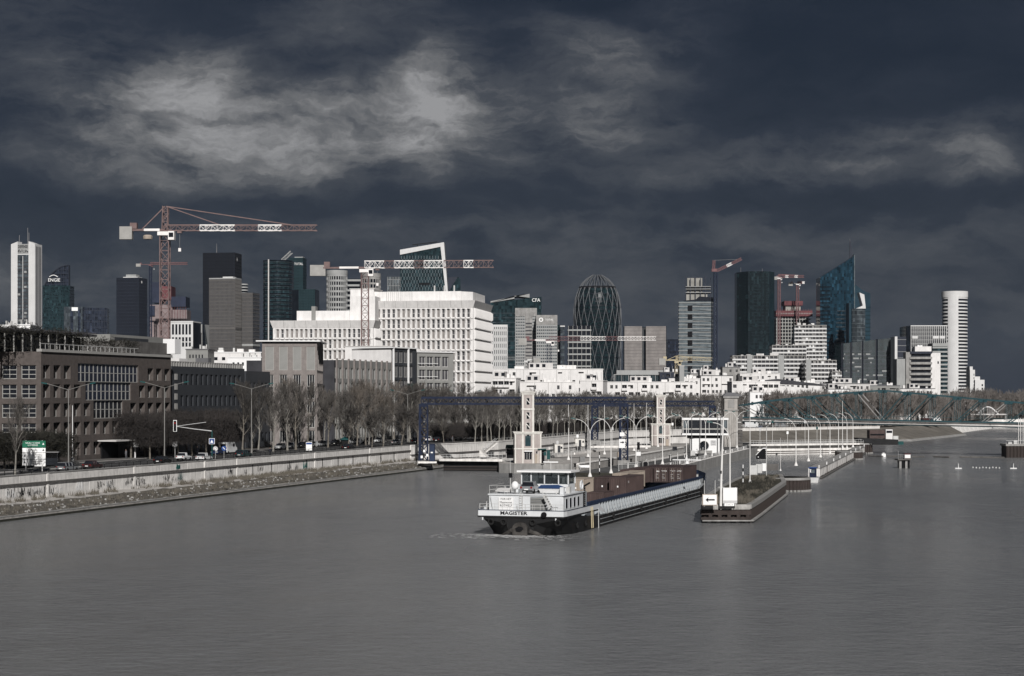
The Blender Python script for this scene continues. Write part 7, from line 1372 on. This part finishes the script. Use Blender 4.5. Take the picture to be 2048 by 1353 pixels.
# blue sail tower
d = 1800; k = d/F; z = lambda y: Z(y, d)-RZ; b = thing('blue_sail_tower', 'blue glass tower with slanted sail top and thin spire', 'tower', (X(1641, d), d, RZ)); MB().slab([(0, 0), (69*k, 0), (69*k, z(508)), (66*k, z(514)), (0, z(555))], 2, 26).build('body', 'glass_blue', b); me = MB().box(-.2, 20*k, 1.6, 2, 0, 1.0).mesh('floor_band', 'glass_dark'); [link('floor_band', me, b, (0, 0, 10+i*4)) for i in range(int((z(560)-12)/4))]
me = MB().box(32*k, 69*k, 1.5, 2.0, 0, .9).mesh('floor_band', 'glass_grey'); [link('floor_band', me, b, (max(0, (i-20)*.55) if i > 20 else 0, 0, 10+i*4)) for i in range(23)]; box('edge_fin', 'glass_pale', b, 67.6*k, 69.2*k, 1, 26, 0, z(510)); MB().slab([(61*k, z(516)), (67*k, z(510)), (66*k, z(495)), (62.4*k, z(479))], 8, 10).build('spire', 'tower_slate', b); MB().slab([(69*k, 0), (102*k, 0), (102*k, z(587)), (86*k, z(580)), (69*k, z(566))], 6, 30).build('rear_wing', 'tower_blue', b); MB().tube([(63*k, 9, z(500)), (62*k, 9, z(476))], [.5, .1], 5).build('spire_tip', 'steel', b)
me = MB().box(86*k, 102.5*k, 5.6, 6, 0, .5).mesh('floor_band', 'glass_teal'); [link('floor_band', me, b, (0, 0, 10+i*4)) for i in range(24)]
b = thing('bowed_tower', 'pale green bowed glass tower with white wing roof in front of the blue sail', 'tower', (X(1712, 1740), 1740, RZ)); k = 1740/F; z = lambda y: Z(y, 1740)-RZ; pol = [(-9*k, 4), (-8*k, -1), (0, -5), (10*k, -5.5), (18*k, -1), (19*k, 6), (10*k, 16), (-6*k, 16)]; MB().prism(pol, 0, z(618)).build('body', 'glass_grey', b); bands(b, pol, 6, z(618), 22, .5, .15, 'glass_pale'); MB().slab([(0, z(618)), (18*k, z(618)), (15*k, z(590)), (5*k, z(586)), (12*k, z(612))], -4, 8).build('wing_roof', 'tower_white', b); box('side_slab', 'tower_blue', b, -14*k, -9*k, 0, 16, 0, z(606))
# dark ribbed office with pale strips
d = 1500; k = d/F; z = lambda y: Z(y, d)-RZ; b = thing('ribbed_office', 'dark ribbed office block with pale blinds and rising roof line', 'building', (X(1682, d), d, RZ)); MB().slab([(0, 0), (111*k, 0), (111*k, z(675)), (0, z(688))], 0, 30).build('body', 'glass_green', b); r_ = random.Random(12)
for i in range(48): x = (1+i*2.3)*k; box('rib', 'rib_grey', b, x, x+.26, -.4, .0, 6, z(688-13*i/48))
for x in (0, 18, 41, 69, 108): box('pier', 'tower_dark', b, x*k, x*k+1.6, -.7, .0, 0, z(686-12*x/111))
me = MB().box(0, 111*k, -.2, .0, 0, .6).mesh('floor_band', 'tower_slate'); [link('floor_band', me, b, (0, 0, 8+i*3.5)) for i in range(13)]
for _ in range(34): x = r_.uniform(1, 95)*k; f = r_.randint(1, 11); box('blind', 'tower_grey', b, x, x+r_.uniform(1.0, 9), -.25, -.05, 8.8+f*3.5, 10.0+f*3.5)
b, w, D, zt = tower('grey_core_tower', 'narrow grey blank block with white edge beside the ribbed office', 1795, 1812, 1480, 674, D=18, body='tower_slate', fl=10, bm='tower_grey', bh=.3); box('white_edge', 'tower_white', b, -2.2, -.1, 0, 16, 0, zt+.2)
b, w, D, zt = tower('white_mullion_tower', 'dark office tower with fine white mullions behind the round white tower', 1822, 1893, 1600, 653, D=26, body='glass_dark', fl=18, bm='tower_grey', bh=.35, bo=.25, mn=18, mw=.45, mo=.5, mm='tower_white', cap=(.8, 'tower_white')); box('dark_flank', 'glass_dark', b, -4.4, -.2, 1, 26, 0, zt)
for x in (.03, .62, .8): box('plate', 'tower_white', b, w*x, w*x+5, -.8, -.5, zt-11, zt-8.6)
c0, w = place(1822, 1862, 1080, RAD(-3)); b = thing('banded_flats', 'apartment block with dark balcony bands and white stair towers near the bridge', 'building', (*c0, RZ), RAD(-3)); zt = Z(708, 1080)-RZ; box('body', 'window', b, 0, w, .6, 16, 0, zt); bands(b, [(0, 0), (w, 0), (w, 16), (0, 16)], zt-8*3.2, zt, 8, 1.4, .6, 'concrete', 'balcony_band', .0); box('blank_wing', 'tower_grey', b, -8.2, .02, 1.5, 16, 0, zt-3); box('blank_wing', 'concrete', b, -3, 0.05, .3, 10, 0, zt+1); box('white_tower', 'white', b, w, w+6.0, 2, 14, 0, zt+.6); box('white_tower', 'white', b, w*.3, w+1.5, 7, 15, 0, zt+4.6); box('roof', 'tower_slate', b, -.5, w+.5, -.4, 10, zt, zt+1.4); [MB().lathe([(.9, 0), (.7, .7), (.1, .9)], 8).build('dish', 'white_clean', b, (w*.5+i*1.6, 9, zt+4.6)) for i in range(2)]; box('window_slot', 'window', b, w+4.2, w+5.0, 1.95, 2.05, zt-6, zt-4.5)
tower('teal_banded_block', 'teal and white banded office partly behind the round white tower', 1866, 1895, 1300, 693, D=16, body='glass_teal', fl=12, bm='tower_grey', bh=1.2, bo=.4, cap=(2.2, 'tower_grey'))
b, rr, zt = round_tower('round_white_tower', 'tall round white tower with balcony rings and a blank centre strip', 1915.5, 24.3, 1700, 584, 33, 'tower_white', 'window', 1.35, 0, 4)
m = MB(); n = 8; A0, A1 = RAD(-135), RAD(-88)
for i in range(n+1): a = A0+(A1-A0)*i/n; m.v += [((rr+.75)*cos(a), (rr+.75)*sin(a), 2), ((rr+.75)*cos(a), (rr+.75)*sin(a), zt-.5), ((rr-.2)*cos(a), (rr-.2)*sin(a), 2), ((rr-.2)*cos(a), (rr-.2)*sin(a), zt-.5)]
for i in range(n): m.f.append((4*i, 4*i+4, 4*i+5, 4*i+1)); m.m.append(0)
m.f += [(0, 1, 3, 2), (4*n, 4*n+2, 4*n+3, 4*n+1)]; m.m += [0, 0]; m.build('blank_strip', 'tower_white', b); MB().lathe([(rr+.55, zt-5), (rr+.8, zt-5), (rr+.8, zt+.8), (rr+.3, zt+.8)], 36, cap=False).build('top_ring', 'tower_white', b)
for i, (px0, px1, yt, lab) in enumerate(((1940, 1950, 740, 'narrow white stepped wing leaning on the round white tower'), (1948, 1969, 760, 'low white house ending the skyline beside the round white tower'))):
    c0, w = place(px0, px1, 1650); b = thing('white_wing', lab, 'building', (*c0, RZ)); zt = Z(yt, 1650)-RZ; box('body', 'tower_white', b, 0, w, 0, 14, 0, zt); box('upper_step', 'tower_white', b, 0, w*.6, 1, 13, zt, zt+3); [box('window', 'window', b, w*.72, w*.86, -.1, .02, 3+q*3.2, 4.8+q*3.2) for q in range(int((zt-4)/3.2))]
ab = thing('white_arch_bridge', 'far small white arch bridge seen through the truss', 'bridge', (X(1955, 1000), 1000, RZ-.5)); MB().tube([(q*1.15, 0, 3.2+4.0*sin(pi*q/10)) for q in range(11)], .3, 6).build('arch', 'white_clean', ab); MB().bar((-4, 0, 3.0), (16, 0, 3.0), 3, .6).build('deck', 'offwhite', ab); [MB().bar((q*1.15, 0, 3.2), (q*1.15, 0, 3.2+4.0*sin(pi*q/10)), .12).build('hanger', 'white_clean', ab) for q in range(1, 10)]; [box('pier', 'concrete', ab, x, x+1, -1, 1, 0, 2.7) for x in (-4, 15)]
hl = MB(); rr_2 = random.Random(5); n = 42
for i in range(n+1): x = -2500+i*150; hl.v += [(x, 6500, 0), (x, 6700, 5+22*(.6+.4*sin(i*.5)+.25*sin(i*1.7)))]
for i in range(n): hl.f.append((2*i, 2*i+2, 2*i+3, 2*i+1)); hl.m.append(0)
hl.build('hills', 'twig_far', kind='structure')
# ================================================================ TOWER CRANES
def crane(label, px_m, d, y_cab, y_base, px_j, px_c, m1, m2, mast_m, peak=None, mw=2.2, jh=1.6, jib_yaw=0.0, white_secs=(), zbase=None, t=.2, cw='counterweight'):
    x = X(px_m, d); zc = Z(y_cab, d); zb = Z(y_base, d) if zbase is None else zbase; c = thing('tower_crane', label, 'crane', (x, d, zb)); hc = zc-zb; k = d/F
    n = max(4, int(hc/(mw*1.05))); sec = max(1, n//6)
    for i in range(0, n, sec): j = min(n, i+sec); lattice(MB(), (0, 0, hc*i/n), (0, 0, hc*j/n), mw, mw, j-i, t).build('mast_section', mast_m, c)
    lj = (px_j-px_m)*k; lc = (px_c-px_m)*k; cy, sy = cos(jib_yaw), sin(jib_yaw); J = lambda l, z: (l*cy, l*sy, hc+z); nj = max(6, int(abs(lj)/3)); st = lj/nj
    for i in range(nj): lattice(MB(), J(st*i, jh*.6), J(st*(i+1), jh*.6), jh*.9, jh, 2, t*.85).build('jib_section', m2 if any(f0 <= (i+.5)/nj <= f1 for f0, f1 in white_secs) else m1, c)
    MB().bar(J(0, .3), J(lc, .3), jh*.8, .5).build('counter_jib', m1, c); MB().bar(J(lc*.12, .35), J(lc*.5, .35), jh*.82, .62).build('counter_jib_deck', m2, c)
    q = J(lc*.93, -1.6); MB().box(q[0]-jh*1.1, q[0]+jh*1.1, q[1]-1, q[1]+1, q[2]-.6, q[2]+2.8).build('counterweight', cw, c); q = J(lc*.75, 1); box('winch', m1, c, q[0]-.9, q[0]+.9, q[1]-.8, q[1]+.8, q[2]-.4, q[2]+1.2)
    box('slewing_ring', m2, c, -mw*.75, mw*.75, -mw*.75, mw*.75, hc-1.2, hc-.2); cb = box('cab', m2, c, mw*.5, mw*.5+1.6, -mw*.8, mw*.2, hc-2.4, hc-.1); box('cab_window', 'window', cb, mw*.5+.2, mw*.5+1.4, -mw*.82, -mw*.8, hc-1.7, hc-.5)
    if peak:
        zp = Z(peak, d)-zb; lattice(MB(), (0, 0, hc), (.2, 0, zp), mw*.6, mw*.6, 5, t).build('tower_top', m1, c)
        for f in (.36, .83): MB().tube([(.3, 0, zp), J(lj*f, jh*1.15)], t*.75, 4).build('tie_bar', m1, c)
        MB().tube([(0, 0, zp), J(lc*.55, .6)], t*.8, 4).build('tie_bar', m1, c)
    q = J(lj*.06+1.5, 0); box('trolley', m1, c, q[0]-.6, q[0]+.6, q[1]-.6, q[1]+.6, q[2]-.5, q[2]+.1); MB().tube([(q[0], q[1], q[2]-.4), (q[0], q[1], q[2]-4.5)], .05, 4).build('hoist_rope', 'steel', c); MB().box(q[0]-.35, q[0]+.35, q[1]-.2, q[1]+.2, q[2]-5.4, q[2]-4.5).build('hook_block', 'crane_white', c)
    return c, hc
c, hc = crane('tallest tower crane, dull red with peaked top and long tied jib', 330, 480, 463, 700, 634, 247, 'crane_red', 'crane_white', 'crane_red', 413, 2.3, 1.5, 0, ((.24, .44), (.65, .77)), zbase=Z(695, 480), t=.23)
for sx in (-1, 1):
    for sy in (-1, 1): MB().bar((sx*2.8, sy*2.8, -10), (sx*1.1, sy*1.1, 0), .35).build('base_leg', 'galv', c)
lattice(MB(), (0, 0, -14), (0, 0, 0), 2.3, 2.3, 6, .19).build('mast_section', 'crane_red', c); MB().bar((-5, 0, .3), (4, 0, .3), .4).build('base_frame', 'galv', c)
q = MB().lathe([(.2, -.4), (1.2, -.5), (1.3, .3), (.9, .6)], 10).build('platform', 'box_beige', c, (-4.6, 0, hc-1.6))
crane('flat-topped tower crane with red and white jib before the white office tower', 730, 565, 538, 700, 988, 628, 'crane_red', 'crane_white', 'crane_red', None, 2.2, 2.2, RAD(-4), ((.03, .12), (.24, .36), (.46, .58), (.78, .87)), zbase=RZ+6, t=.22)
crane('red and white low-boomed crane on a blue mast across the egg-shaped tower', 1098, 900, 682, 740, 1312, 1041, 'crane_red_far', 'crane_white', 'navy', None, 2.0, 1.9, 0, ((.3, .5), (.62, 1)), zbase=RZ+2, t=.2); crane('small yellow crane among low houses by the copper twins', 1353, 930, 722, 770, 1424, 1322, 'crane_yellow', 'crane_yellow', 'crane_yellow', 712, 1.5, 1.5, 0, (), zbase=RZ, t=.18)
crane('thin blue-masted crane with pink jib far behind the tallest crane', 301, 2050, 530, 680, 375, 275, 'crane_red_far', 'crane_red_far', 'navy', None, 2.6, 2.4, 0, (), zbase=RZ, t=.5); crane('far red crane rising behind the dark green tower edge', 1558, 1880, 556, 640, 1608, 1553, 'crane_red_far', 'crane_white', 'crane_red_far', 549, 2.6, 2.2, 0, ((.2, .4), (.6, .8)), zbase=RZ, t=.5); crane('far red crane standing on the red formwork tower', 1595, 1890, 568, 640, 1609, 1580, 'crane_red_far', 'crane_white', 'crane_red_far', None, 2.6, 2.0, 0, ((.6, 1),), zbase=RZ, t=.5); crane('grey low crane jib among roofs before the concrete topped tower', 1052, 980, 721, 745, 1004, 1075, 'steel', 'galv', 'galv', None, 1.4, 1.6, 0, (), zbase=RZ, t=.18)
d = 1690; c = thing('luffing_crane', 'luffing crane on a dark blue mast beside the unfinished glass tower', 'crane', (X(1431, d), d, RZ)); z = lambda y: Z(y, d)-RZ; k = d/F
for i in range(6): lattice(MB(), (0, 0, z(545)*i/6), (0, 0, z(545)*(i+1)/6), 3, 3, 5, .6).build('mast_section', 'navy', c)
for i in range(5): a, b_ = Vector((3*k, 0, z(542))).lerp(Vector((52*k, 0, z(518))), i/5), Vector((3*k, 0, z(542))).lerp(Vector((52*k, 0, z(518))), (i+1)/5); lattice(MB(), a, b_, 1.8, 2.2, 3, .45).build('jib_section', 'crane_white' if i == 2 else 'crane_red_far', c)
box('machine_deck', 'crane_red_far', c, -8*k, 3*k, -2, 2, z(544), z(538)); lattice(MB(), (-4*k, 0, z(538)), (-3*k, 0, z(521)), 2, 2, 4, .45).build('a_frame', 'crane_red_far', c); MB().tube([(-3*k, 0, z(521)), (50*k, 0, z(519))], .12, 4).build('stay_rope', 'steel', c)
# ================================================================ SMALL LOCK AND QUAY FURNITURE
def railing(label, pts, z, h=1.05, step=1.8, m='galv'):
    r = thing('railing', label, 'railing', (pts[0][0], pts[0][1], z)); o = Vector(pts[0])
    for a, b in zip(pts, pts[1:]):
        a, b = Vector(a)-o, Vector(b)-o; n = max(1, int((b-a).length/step)); rz = atan2((b-a).y, (b-a).x); w = (b-a).length/n
        pm = MB().box(-.03, .03, -.03, .03, 0, h).mesh('post', m); rm = MB().box(0, w, -.025, .025, h-.04, h+.02).mesh('rail', m); rm2 = MB().box(0, w, -.02, .02, h*.5, h*.5+.04).mesh('rail', m)
        for i in range(n):
            q = a+(b-a)*(i/n); link('post', pm, r, (q.x, q.y, 0), rz); link('rail', rm, r, (q.x, q.y, 0), rz); link('rail', rm2, r, (q.x, q.y, 0), rz)
    return r
railing('grey tubular railing along the narrow lock island past the near tower', [(1.5, 424), (14.5, 473), (36, 552)], 2.2)
railing('grey tubular railing along the inner edge of the wide lock island', [(29.2, 424), (49.5, 500)], 2.35)
railing('grey railing on the lock apron below the promenade wall', [(-14, 452), (1, 487), (33, 610)], 2.1)
rnd = random.Random(55)
lm = MB()
for sx in (-.22, .22): lm.box(sx-.03, sx+.03, -.06, 0, -.4, 2.4)
for i in range(9): lm.box(-.22, .22, -.05, -.01, -.2+i*.3, -.16+i*.3)
lme = lm.mesh('ladder', 'rust')
for i, s in enumerate((14, 46, 78, 112, 150)): link('ladder', lme, iw, (s, -.66, 0))
for i, s in enumerate((20, 52, 88, 124, 160)): link('ladder', lme, jw, (s, -.12, 0))
for i in range(16): MB().lathe([(.1, 0), (.1, .9), (.13, .95)], 7).build('fender_post', 'black_matte', iw, (6+i*11.5, -.72, .4))
stain = MB().add([(0, -.358, 0), (9.2, -.358, 0), (9.2, -.358, .55), (7, -.358, .75), (4.5, -.358, .5), (2, -.358, .8), (0, -.358, .6)], [(0, 1, 2, 3, 4, 5, 6)]).mesh('waterline_stain', 'algae')
for i in range(21): link('waterline_stain', stain, iw, (i*w_i+2, -.3, 0))
stj = MB().add([(0, -.012, 0), (8.9, -.012, 0), (8.9, -.012, .4), (6, -.012, .62), (3, -.012, .4), (0, -.012, .55)], [(0, 1, 2, 3, 4, 5)]).mesh('waterline_stain', 'algae')
for i in range(21): link('waterline_stain', stj, jw, (i*Lj/21, 0, 0))
for i, (px, py, z, lab) in enumerate(((1165, 925, 2.2, 'grey steel equipment locker on the narrow lock island'), (1350, 903, 2.35, 'low white equipment locker beside the far lock tower'), (1386, 912, 2.35, 'small grey locker in front of the control building'), (1240, 915, 2.35, 'beige equipment locker by the tall signal sign'), (1430, 905, 2.35, 'dark locker at the shaded side of the control building'))):
    c = thing('equipment_locker', lab, 'locker', G(px, py, z), RAD(15)); mn = ('steel', 'white_clean', 'galv', 'box_beige', 'dark_clad')[i]; box('body', mn, c, -.6, .6, 0, .6, .1, 1.3); box('plinth', 'concrete', c, -.7, .7, -.1, .7, 0, .1); box('door', mn, c, -.5, .5, -.03, 0, .2, 1.2); box('handle', 'black', c, .3, .36, -.06, -.03, .6, .8)
for i, (px, py) in enumerate(((1150, 935), (1262, 925), (1340, 918), (1395, 915))):
    c = thing('capstan', ('black capstan drum on the lock side behind the wheelhouse roof', 'black capstan drum near the striped pole', 'black capstan drum near the middle of the wide lock island', 'black capstan drum before the control building')[i], 'capstan', G(px, py, 2.35)); MB().lathe([(.35, 0), (.2, .15), (.18, .6), (.34, .75), (.34, .85)], 10).build('drum', 'black', c); MB().lathe([(.5, 0), (.5, .05)], 10).build('base', 'steel', c)
def person(label, loc, rz, top, legs, h=1.74):
    p = thing('person', label, 'person', loc, rz)
    me = bpy.data.meshes.new('body'); V = [(0, 0, .95), (0, 0, 1.2), (0, 0, 1.42), (0, 0, 1.55), (0, .01, 1.66), (-.18, 0, 1.4), (-.23, .03, 1.14), (-.2, -.06, .9), (.18, 0, 1.4), (.24, -.02, 1.14), (.21, -.1, .9), (-.09, 0, .9), (-.1, -.05, .5), (-.1, .06, .06), (-.1, -.1, .03), (.09, 0, .9), (.11, .1, .5), (.1, .12, .06), (.1, -.04, .03)]
    E = [(0, 1), (1, 2), (2, 3), (3, 4), (2, 5), (5, 6), (6, 7), (2, 8), (8, 9), (9, 10), (0, 11), (11, 12), (12, 13), (13, 14), (0, 15), (15, 16), (16, 17), (17, 18)]
    Rr = [.15, .15, .16, .06, .1, .07, .05, .035, .07, .05, .035, .1, .065, .045, .04, .1, .065, .045, .04]
    me.from_pydata(V, E, []); o = bpy.data.objects.new('body', me); COL.objects.link(o); o.parent = p; md = o.modifiers.new('skin', 'SKIN'); me.materials.append(M[top])
    for i, q in enumerate(me.skin_vertices[0].data): q.radius = (Rr[i], Rr[i]*.8); q.use_root = i == 0
    sb = o.modifiers.new('sub', 'SUBSURF'); sb.levels = sb.render_levels = 1
    MB().lathe([(.02, 1.53), (.085, 1.57), (.1, 1.66), (.08, 1.75), (.02, 1.78)], 10, (0, .01)).build('head', 'skin', p, smooth=True); MB().lathe([(.105, 1.66), (.1, 1.74), (.05, 1.79), (.01, 1.8)], 10, (0, .025)).build('hair', 'black', p, smooth=True)
    return p
mat('skin', (.32, .2, .15), .6, .05, 3); mat('coat_dark', (.02, .022, .03), .9, .2, 3); mat('coat_grey', (.12, .12, .13), .9, .2, 3)
for i, (px, t, lab, mt) in enumerate(((395, 26, 'person in a dark coat standing by the pole under clipped trees', 'coat_dark'), (252, 29.5, 'person in a grey jacket walking near the entrance canopy', 'coat_grey'), (540, 8, 'person in a dark coat on the riverside pavement below bare trees', 'coat_dark'), (905, 7.8, 'person in a grey coat by the railing beyond the gantry', 'coat_grey'))): person(lab, (*at_t(px, t)[:2], RZ+.13), rnd.uniform(0, 6), mt, mt)

# ---- more gear on the barge (parts of it)
tm = MB(); tm.tube([(.33*cos(a*pi/6), 0, .33*sin(a*pi/6)) for a in range(13)], .12, 6); tyre = tm.mesh('tyre_fender', 'black_matte')
for x in (-3.9, -2.2, 1.6, 4.9): link('tyre_fender', tyre, bg_, (x, -.2, 1.75))
for y in (6, 10.5, 26, 44, 62, 80, 93): link('tyre_fender', tyre, bg_, (5.86, y, 1.0), RAD(90))
for z in (.35, 1.0): MB().box(5.7, 5.8, 19, 92, z, z+.09).build('rubbing_strake', 'deck_grey', bg_)
for i in range(22): MB().box(5.7, 5.73, 20+i*3.4, 20.07+i*3.4, -.2, 1.45).build('plate_seam', 'rust', bg_)
rs = random.Random(14)
for i in range(26):
    y = rs.uniform(2, 95); h = rs.uniform(.25, .9); w = rs.uniform(.08, .3); MB().add([(5.765, y, 1.45), (5.765, y+w, 1.45), (5.765, y+w*.7, 1.45-h), (5.765, y+w*.3, 1.45-h*.8)], [(0, 1, 2, 3)]).build('rust_streak', 'rust', bg_)
for x, y, w, d_, h, mn in ((-4.3, 7.5, .9, .7, .7, 'galv'), (-3.0, 7.6, .6, .6, 1.0, 'ship_white'), (-3.9, 9.6, 1.2, .9, .5, 'deck_grey'), (4.2, 6.4, .5, .8, .8, 'galv'), (-1.2, 3.0, .5, .5, .6, 'deck_grey'), (4.2, 3.4, .5, .5, .9, 'ship_white')): box('roof_box', mn, bg_, x, x+w, y, y+d_, 5.14, 5.14+h)
for x in (-4.4, -2.2, 1.9, 3.0): MB().lathe([(.3, 0), (.42, .06), (.3, .14), (.16, .16)], 10).build('rope_coil', 'box_beige', bg_, (x, 1.4, 2.6))
MB().tube([(0.2, .2, 3.2), (.2, -.7, 5.6)], .04, 5).build('flag_staff', 'pole_white', bg_); MB().tube([(-4.5, 10.5, 5.1), (-4.5, 10.5, 9.4)], .035, 5).build('aerial', 'galv', bg_); MB().tube([(3.8, 10.8, 7.9), (3.8, 10.8, 10.4)], .03, 5).build('aerial', 'galv', bg_)
q = MB().lathe([(.02, -.6), (.26, -.55), (.28, .55), (.02, .6)], 10).build('life_raft', 'white_clean', bg_, (-3.2, 10.9, 5.5)); q.rotation_euler = (RAD(90), 0, RAD(90))
for i in range(10): MB().tube([(-5.4+i*1.2, .1, 3.25), (-5.4+i*1.2, .1, 3.98)], .02, 4).build('stanchion', 'galv', bg_)
for i in range(18): box('hatch_post', 'galv', bg_, 5.6, 5.64, 24+i*4, 24.04+i*4, 1.5, 2.5)
MB().tube([(5.62, 24, 2.5), (5.62, 92, 2.5)], .02, 4).build('side_wire', 'galv', bg_)
# ---- more posts, boards and huts about the locks
rl2 = railing('thin white railing along the lock side wall above the open channel', [(22.4, 346), (42.4, 421), (69, 528)], 2.35, 1.0, 2.4, 'pole_white')
railing('thin pale railing on the far promenade edge above the lock basin', [(-3.0, 483), (37.4, 627), (74, 680), (112, 709)], RZ, 1.05, 3.0, 'galv')
for i, (px, py, z, h) in enumerate(((1155, 905, 2.2, 5), (1225, 893, 2.2, 6), (1300, 890, 2.3, 5), (1345, 889, 2.35, 7), (1520, 897, 2.4, 6), (1545, 893, 2.4, 8), (1575, 896, 2.4, 5), (1610, 893, 2.4, 8), (1634, 892, 2.4, 6), (1655, 890, 2.4, 8), (1115, 912, 2.2, 4), (1090, 930, 2.2, 3))):
    c = thing('signal_post', f'slim pale post with small plate on the locks, {nth(i)} of twelve scattered', 'post', G(px, py, z), 0, 'slim posts on the locks'); c['label'] = f'slim pale post with small plate {("by the lock walkway", "near the second chamber", "before the far lock tower", "between far tower and control building", "at the channel footbridge start", "on the channel footbridge", "beside the white footbridge rail", "beyond the open channel", "halfway along the far footbridge", "at the far footbridge end", "behind the green board", "close to the wheelhouse roof")[i]}'
    MB().tube([(0, 0, 0), (0, 0, h)], .05, 5).build('post', 'pole_white', c); box('plate', ('paint_white', 'sign_grey', 'teal_dark')[i % 3], c, -.3, .3, -.08, -.04, h-.9, h-.1)
for i, (px, py, w, lab) in enumerate(((1160, 893, 3.0, 'pale concrete winch hut on the lock apron below the promenade'), (1218, 880, 2.2, 'tall narrow white hut with dark door beside the rear gantry leg'), (1395, 886, 3.4, 'low pale hut half hidden behind the control building'), (1118, 906, 2.4, 'small pale hut near the near lock tower shelter'))):
    c = thing('winch_hut', lab, 'hut', G(px, py, 2.2), RAD(10)); h = 2.4 if i != 1 else 4.6; box('walls', 'lock_white', c, -w/2, w/2, 0, 2, 0, h); box('roof', 'concrete', c, -w/2-.15, w/2+.15, -.15, 2.15, h, h+.18); box('door', 'dark_clad', c, -.4, .4, -.04, .02, 0, 1.95); box('window', 'window', c, w/2-.75, w/2-.25, -.04, .02, 1.1, 1.7)
for i, (a, b) in enumerate((((2.5, 428), (16, 478)), ((16.5, 480), (31, 534)), ((31, 420), (46, 476)))): MB().prism([(a[0], a[1]), (a[0]+.35, a[1]), (b[0]+.35, b[1]), (b[0], b[1])], 2.2, 2.75).build('low_wall', 'concrete_light', label=('low pale kerb wall near the first lock tower', 'low pale kerb wall farther along the narrow island', 'low pale kerb wall down the middle of the wide island')[i], cat='wall')
for i in range(14):
    f = i/13; c = thing('lamp_bollard', f'short white lamp bollard down the middle of the lock islands, {nth(i)} from the lawn', 'bollard', (24+f*36, 372+f*150, 2.35), 0, 'short lamp bollards'); MB().lathe([(.09, 0), (.07, 1.3)], 7).build('post', 'pole_white', c); MB().lathe([(.16, 1.3), (.2, 1.4), (.04, 1.55)], 7).build('cap', 'galv', c)
for i in range(5):
    f = i/4; c = thing('lock_step', f'pale concrete stair block on the lock apron below the promenade wall, {nth(i)} from the footbridge', 'steps', (-8+f*36, 463+f*140, 2.1), RAD(72), 'stair blocks on the apron')
    for k in range(6): box('step', 'concrete_light', c, -1.2, 1.2, -k*.3-.3, -k*.3, 0, 1.8-k*.3)
# ---- thin air: one even haze box round the whole scene
hz = MB().box(-4100, 4100, -400, 7000, -2.0, 260).build('haze', [], kind='stuff')
hm = bpy.data.materials.new('haze'); hm.use_nodes = True; nt = hm.node_tree; nt.nodes.clear(); ho = nt.nodes.new('ShaderNodeOutputMaterial'); pv = nt.nodes.new('ShaderNodeVolumePrincipled')
pv.inputs['Color'].default_value = (.62, .72, .88, 1); pv.inputs['Density'].default_value = HAZE; pv.inputs['Anisotropy'].default_value = 0.0; nt.links.new(pv.outputs[0], ho.inputs['Volume']); hz.data.materials.append(hm)
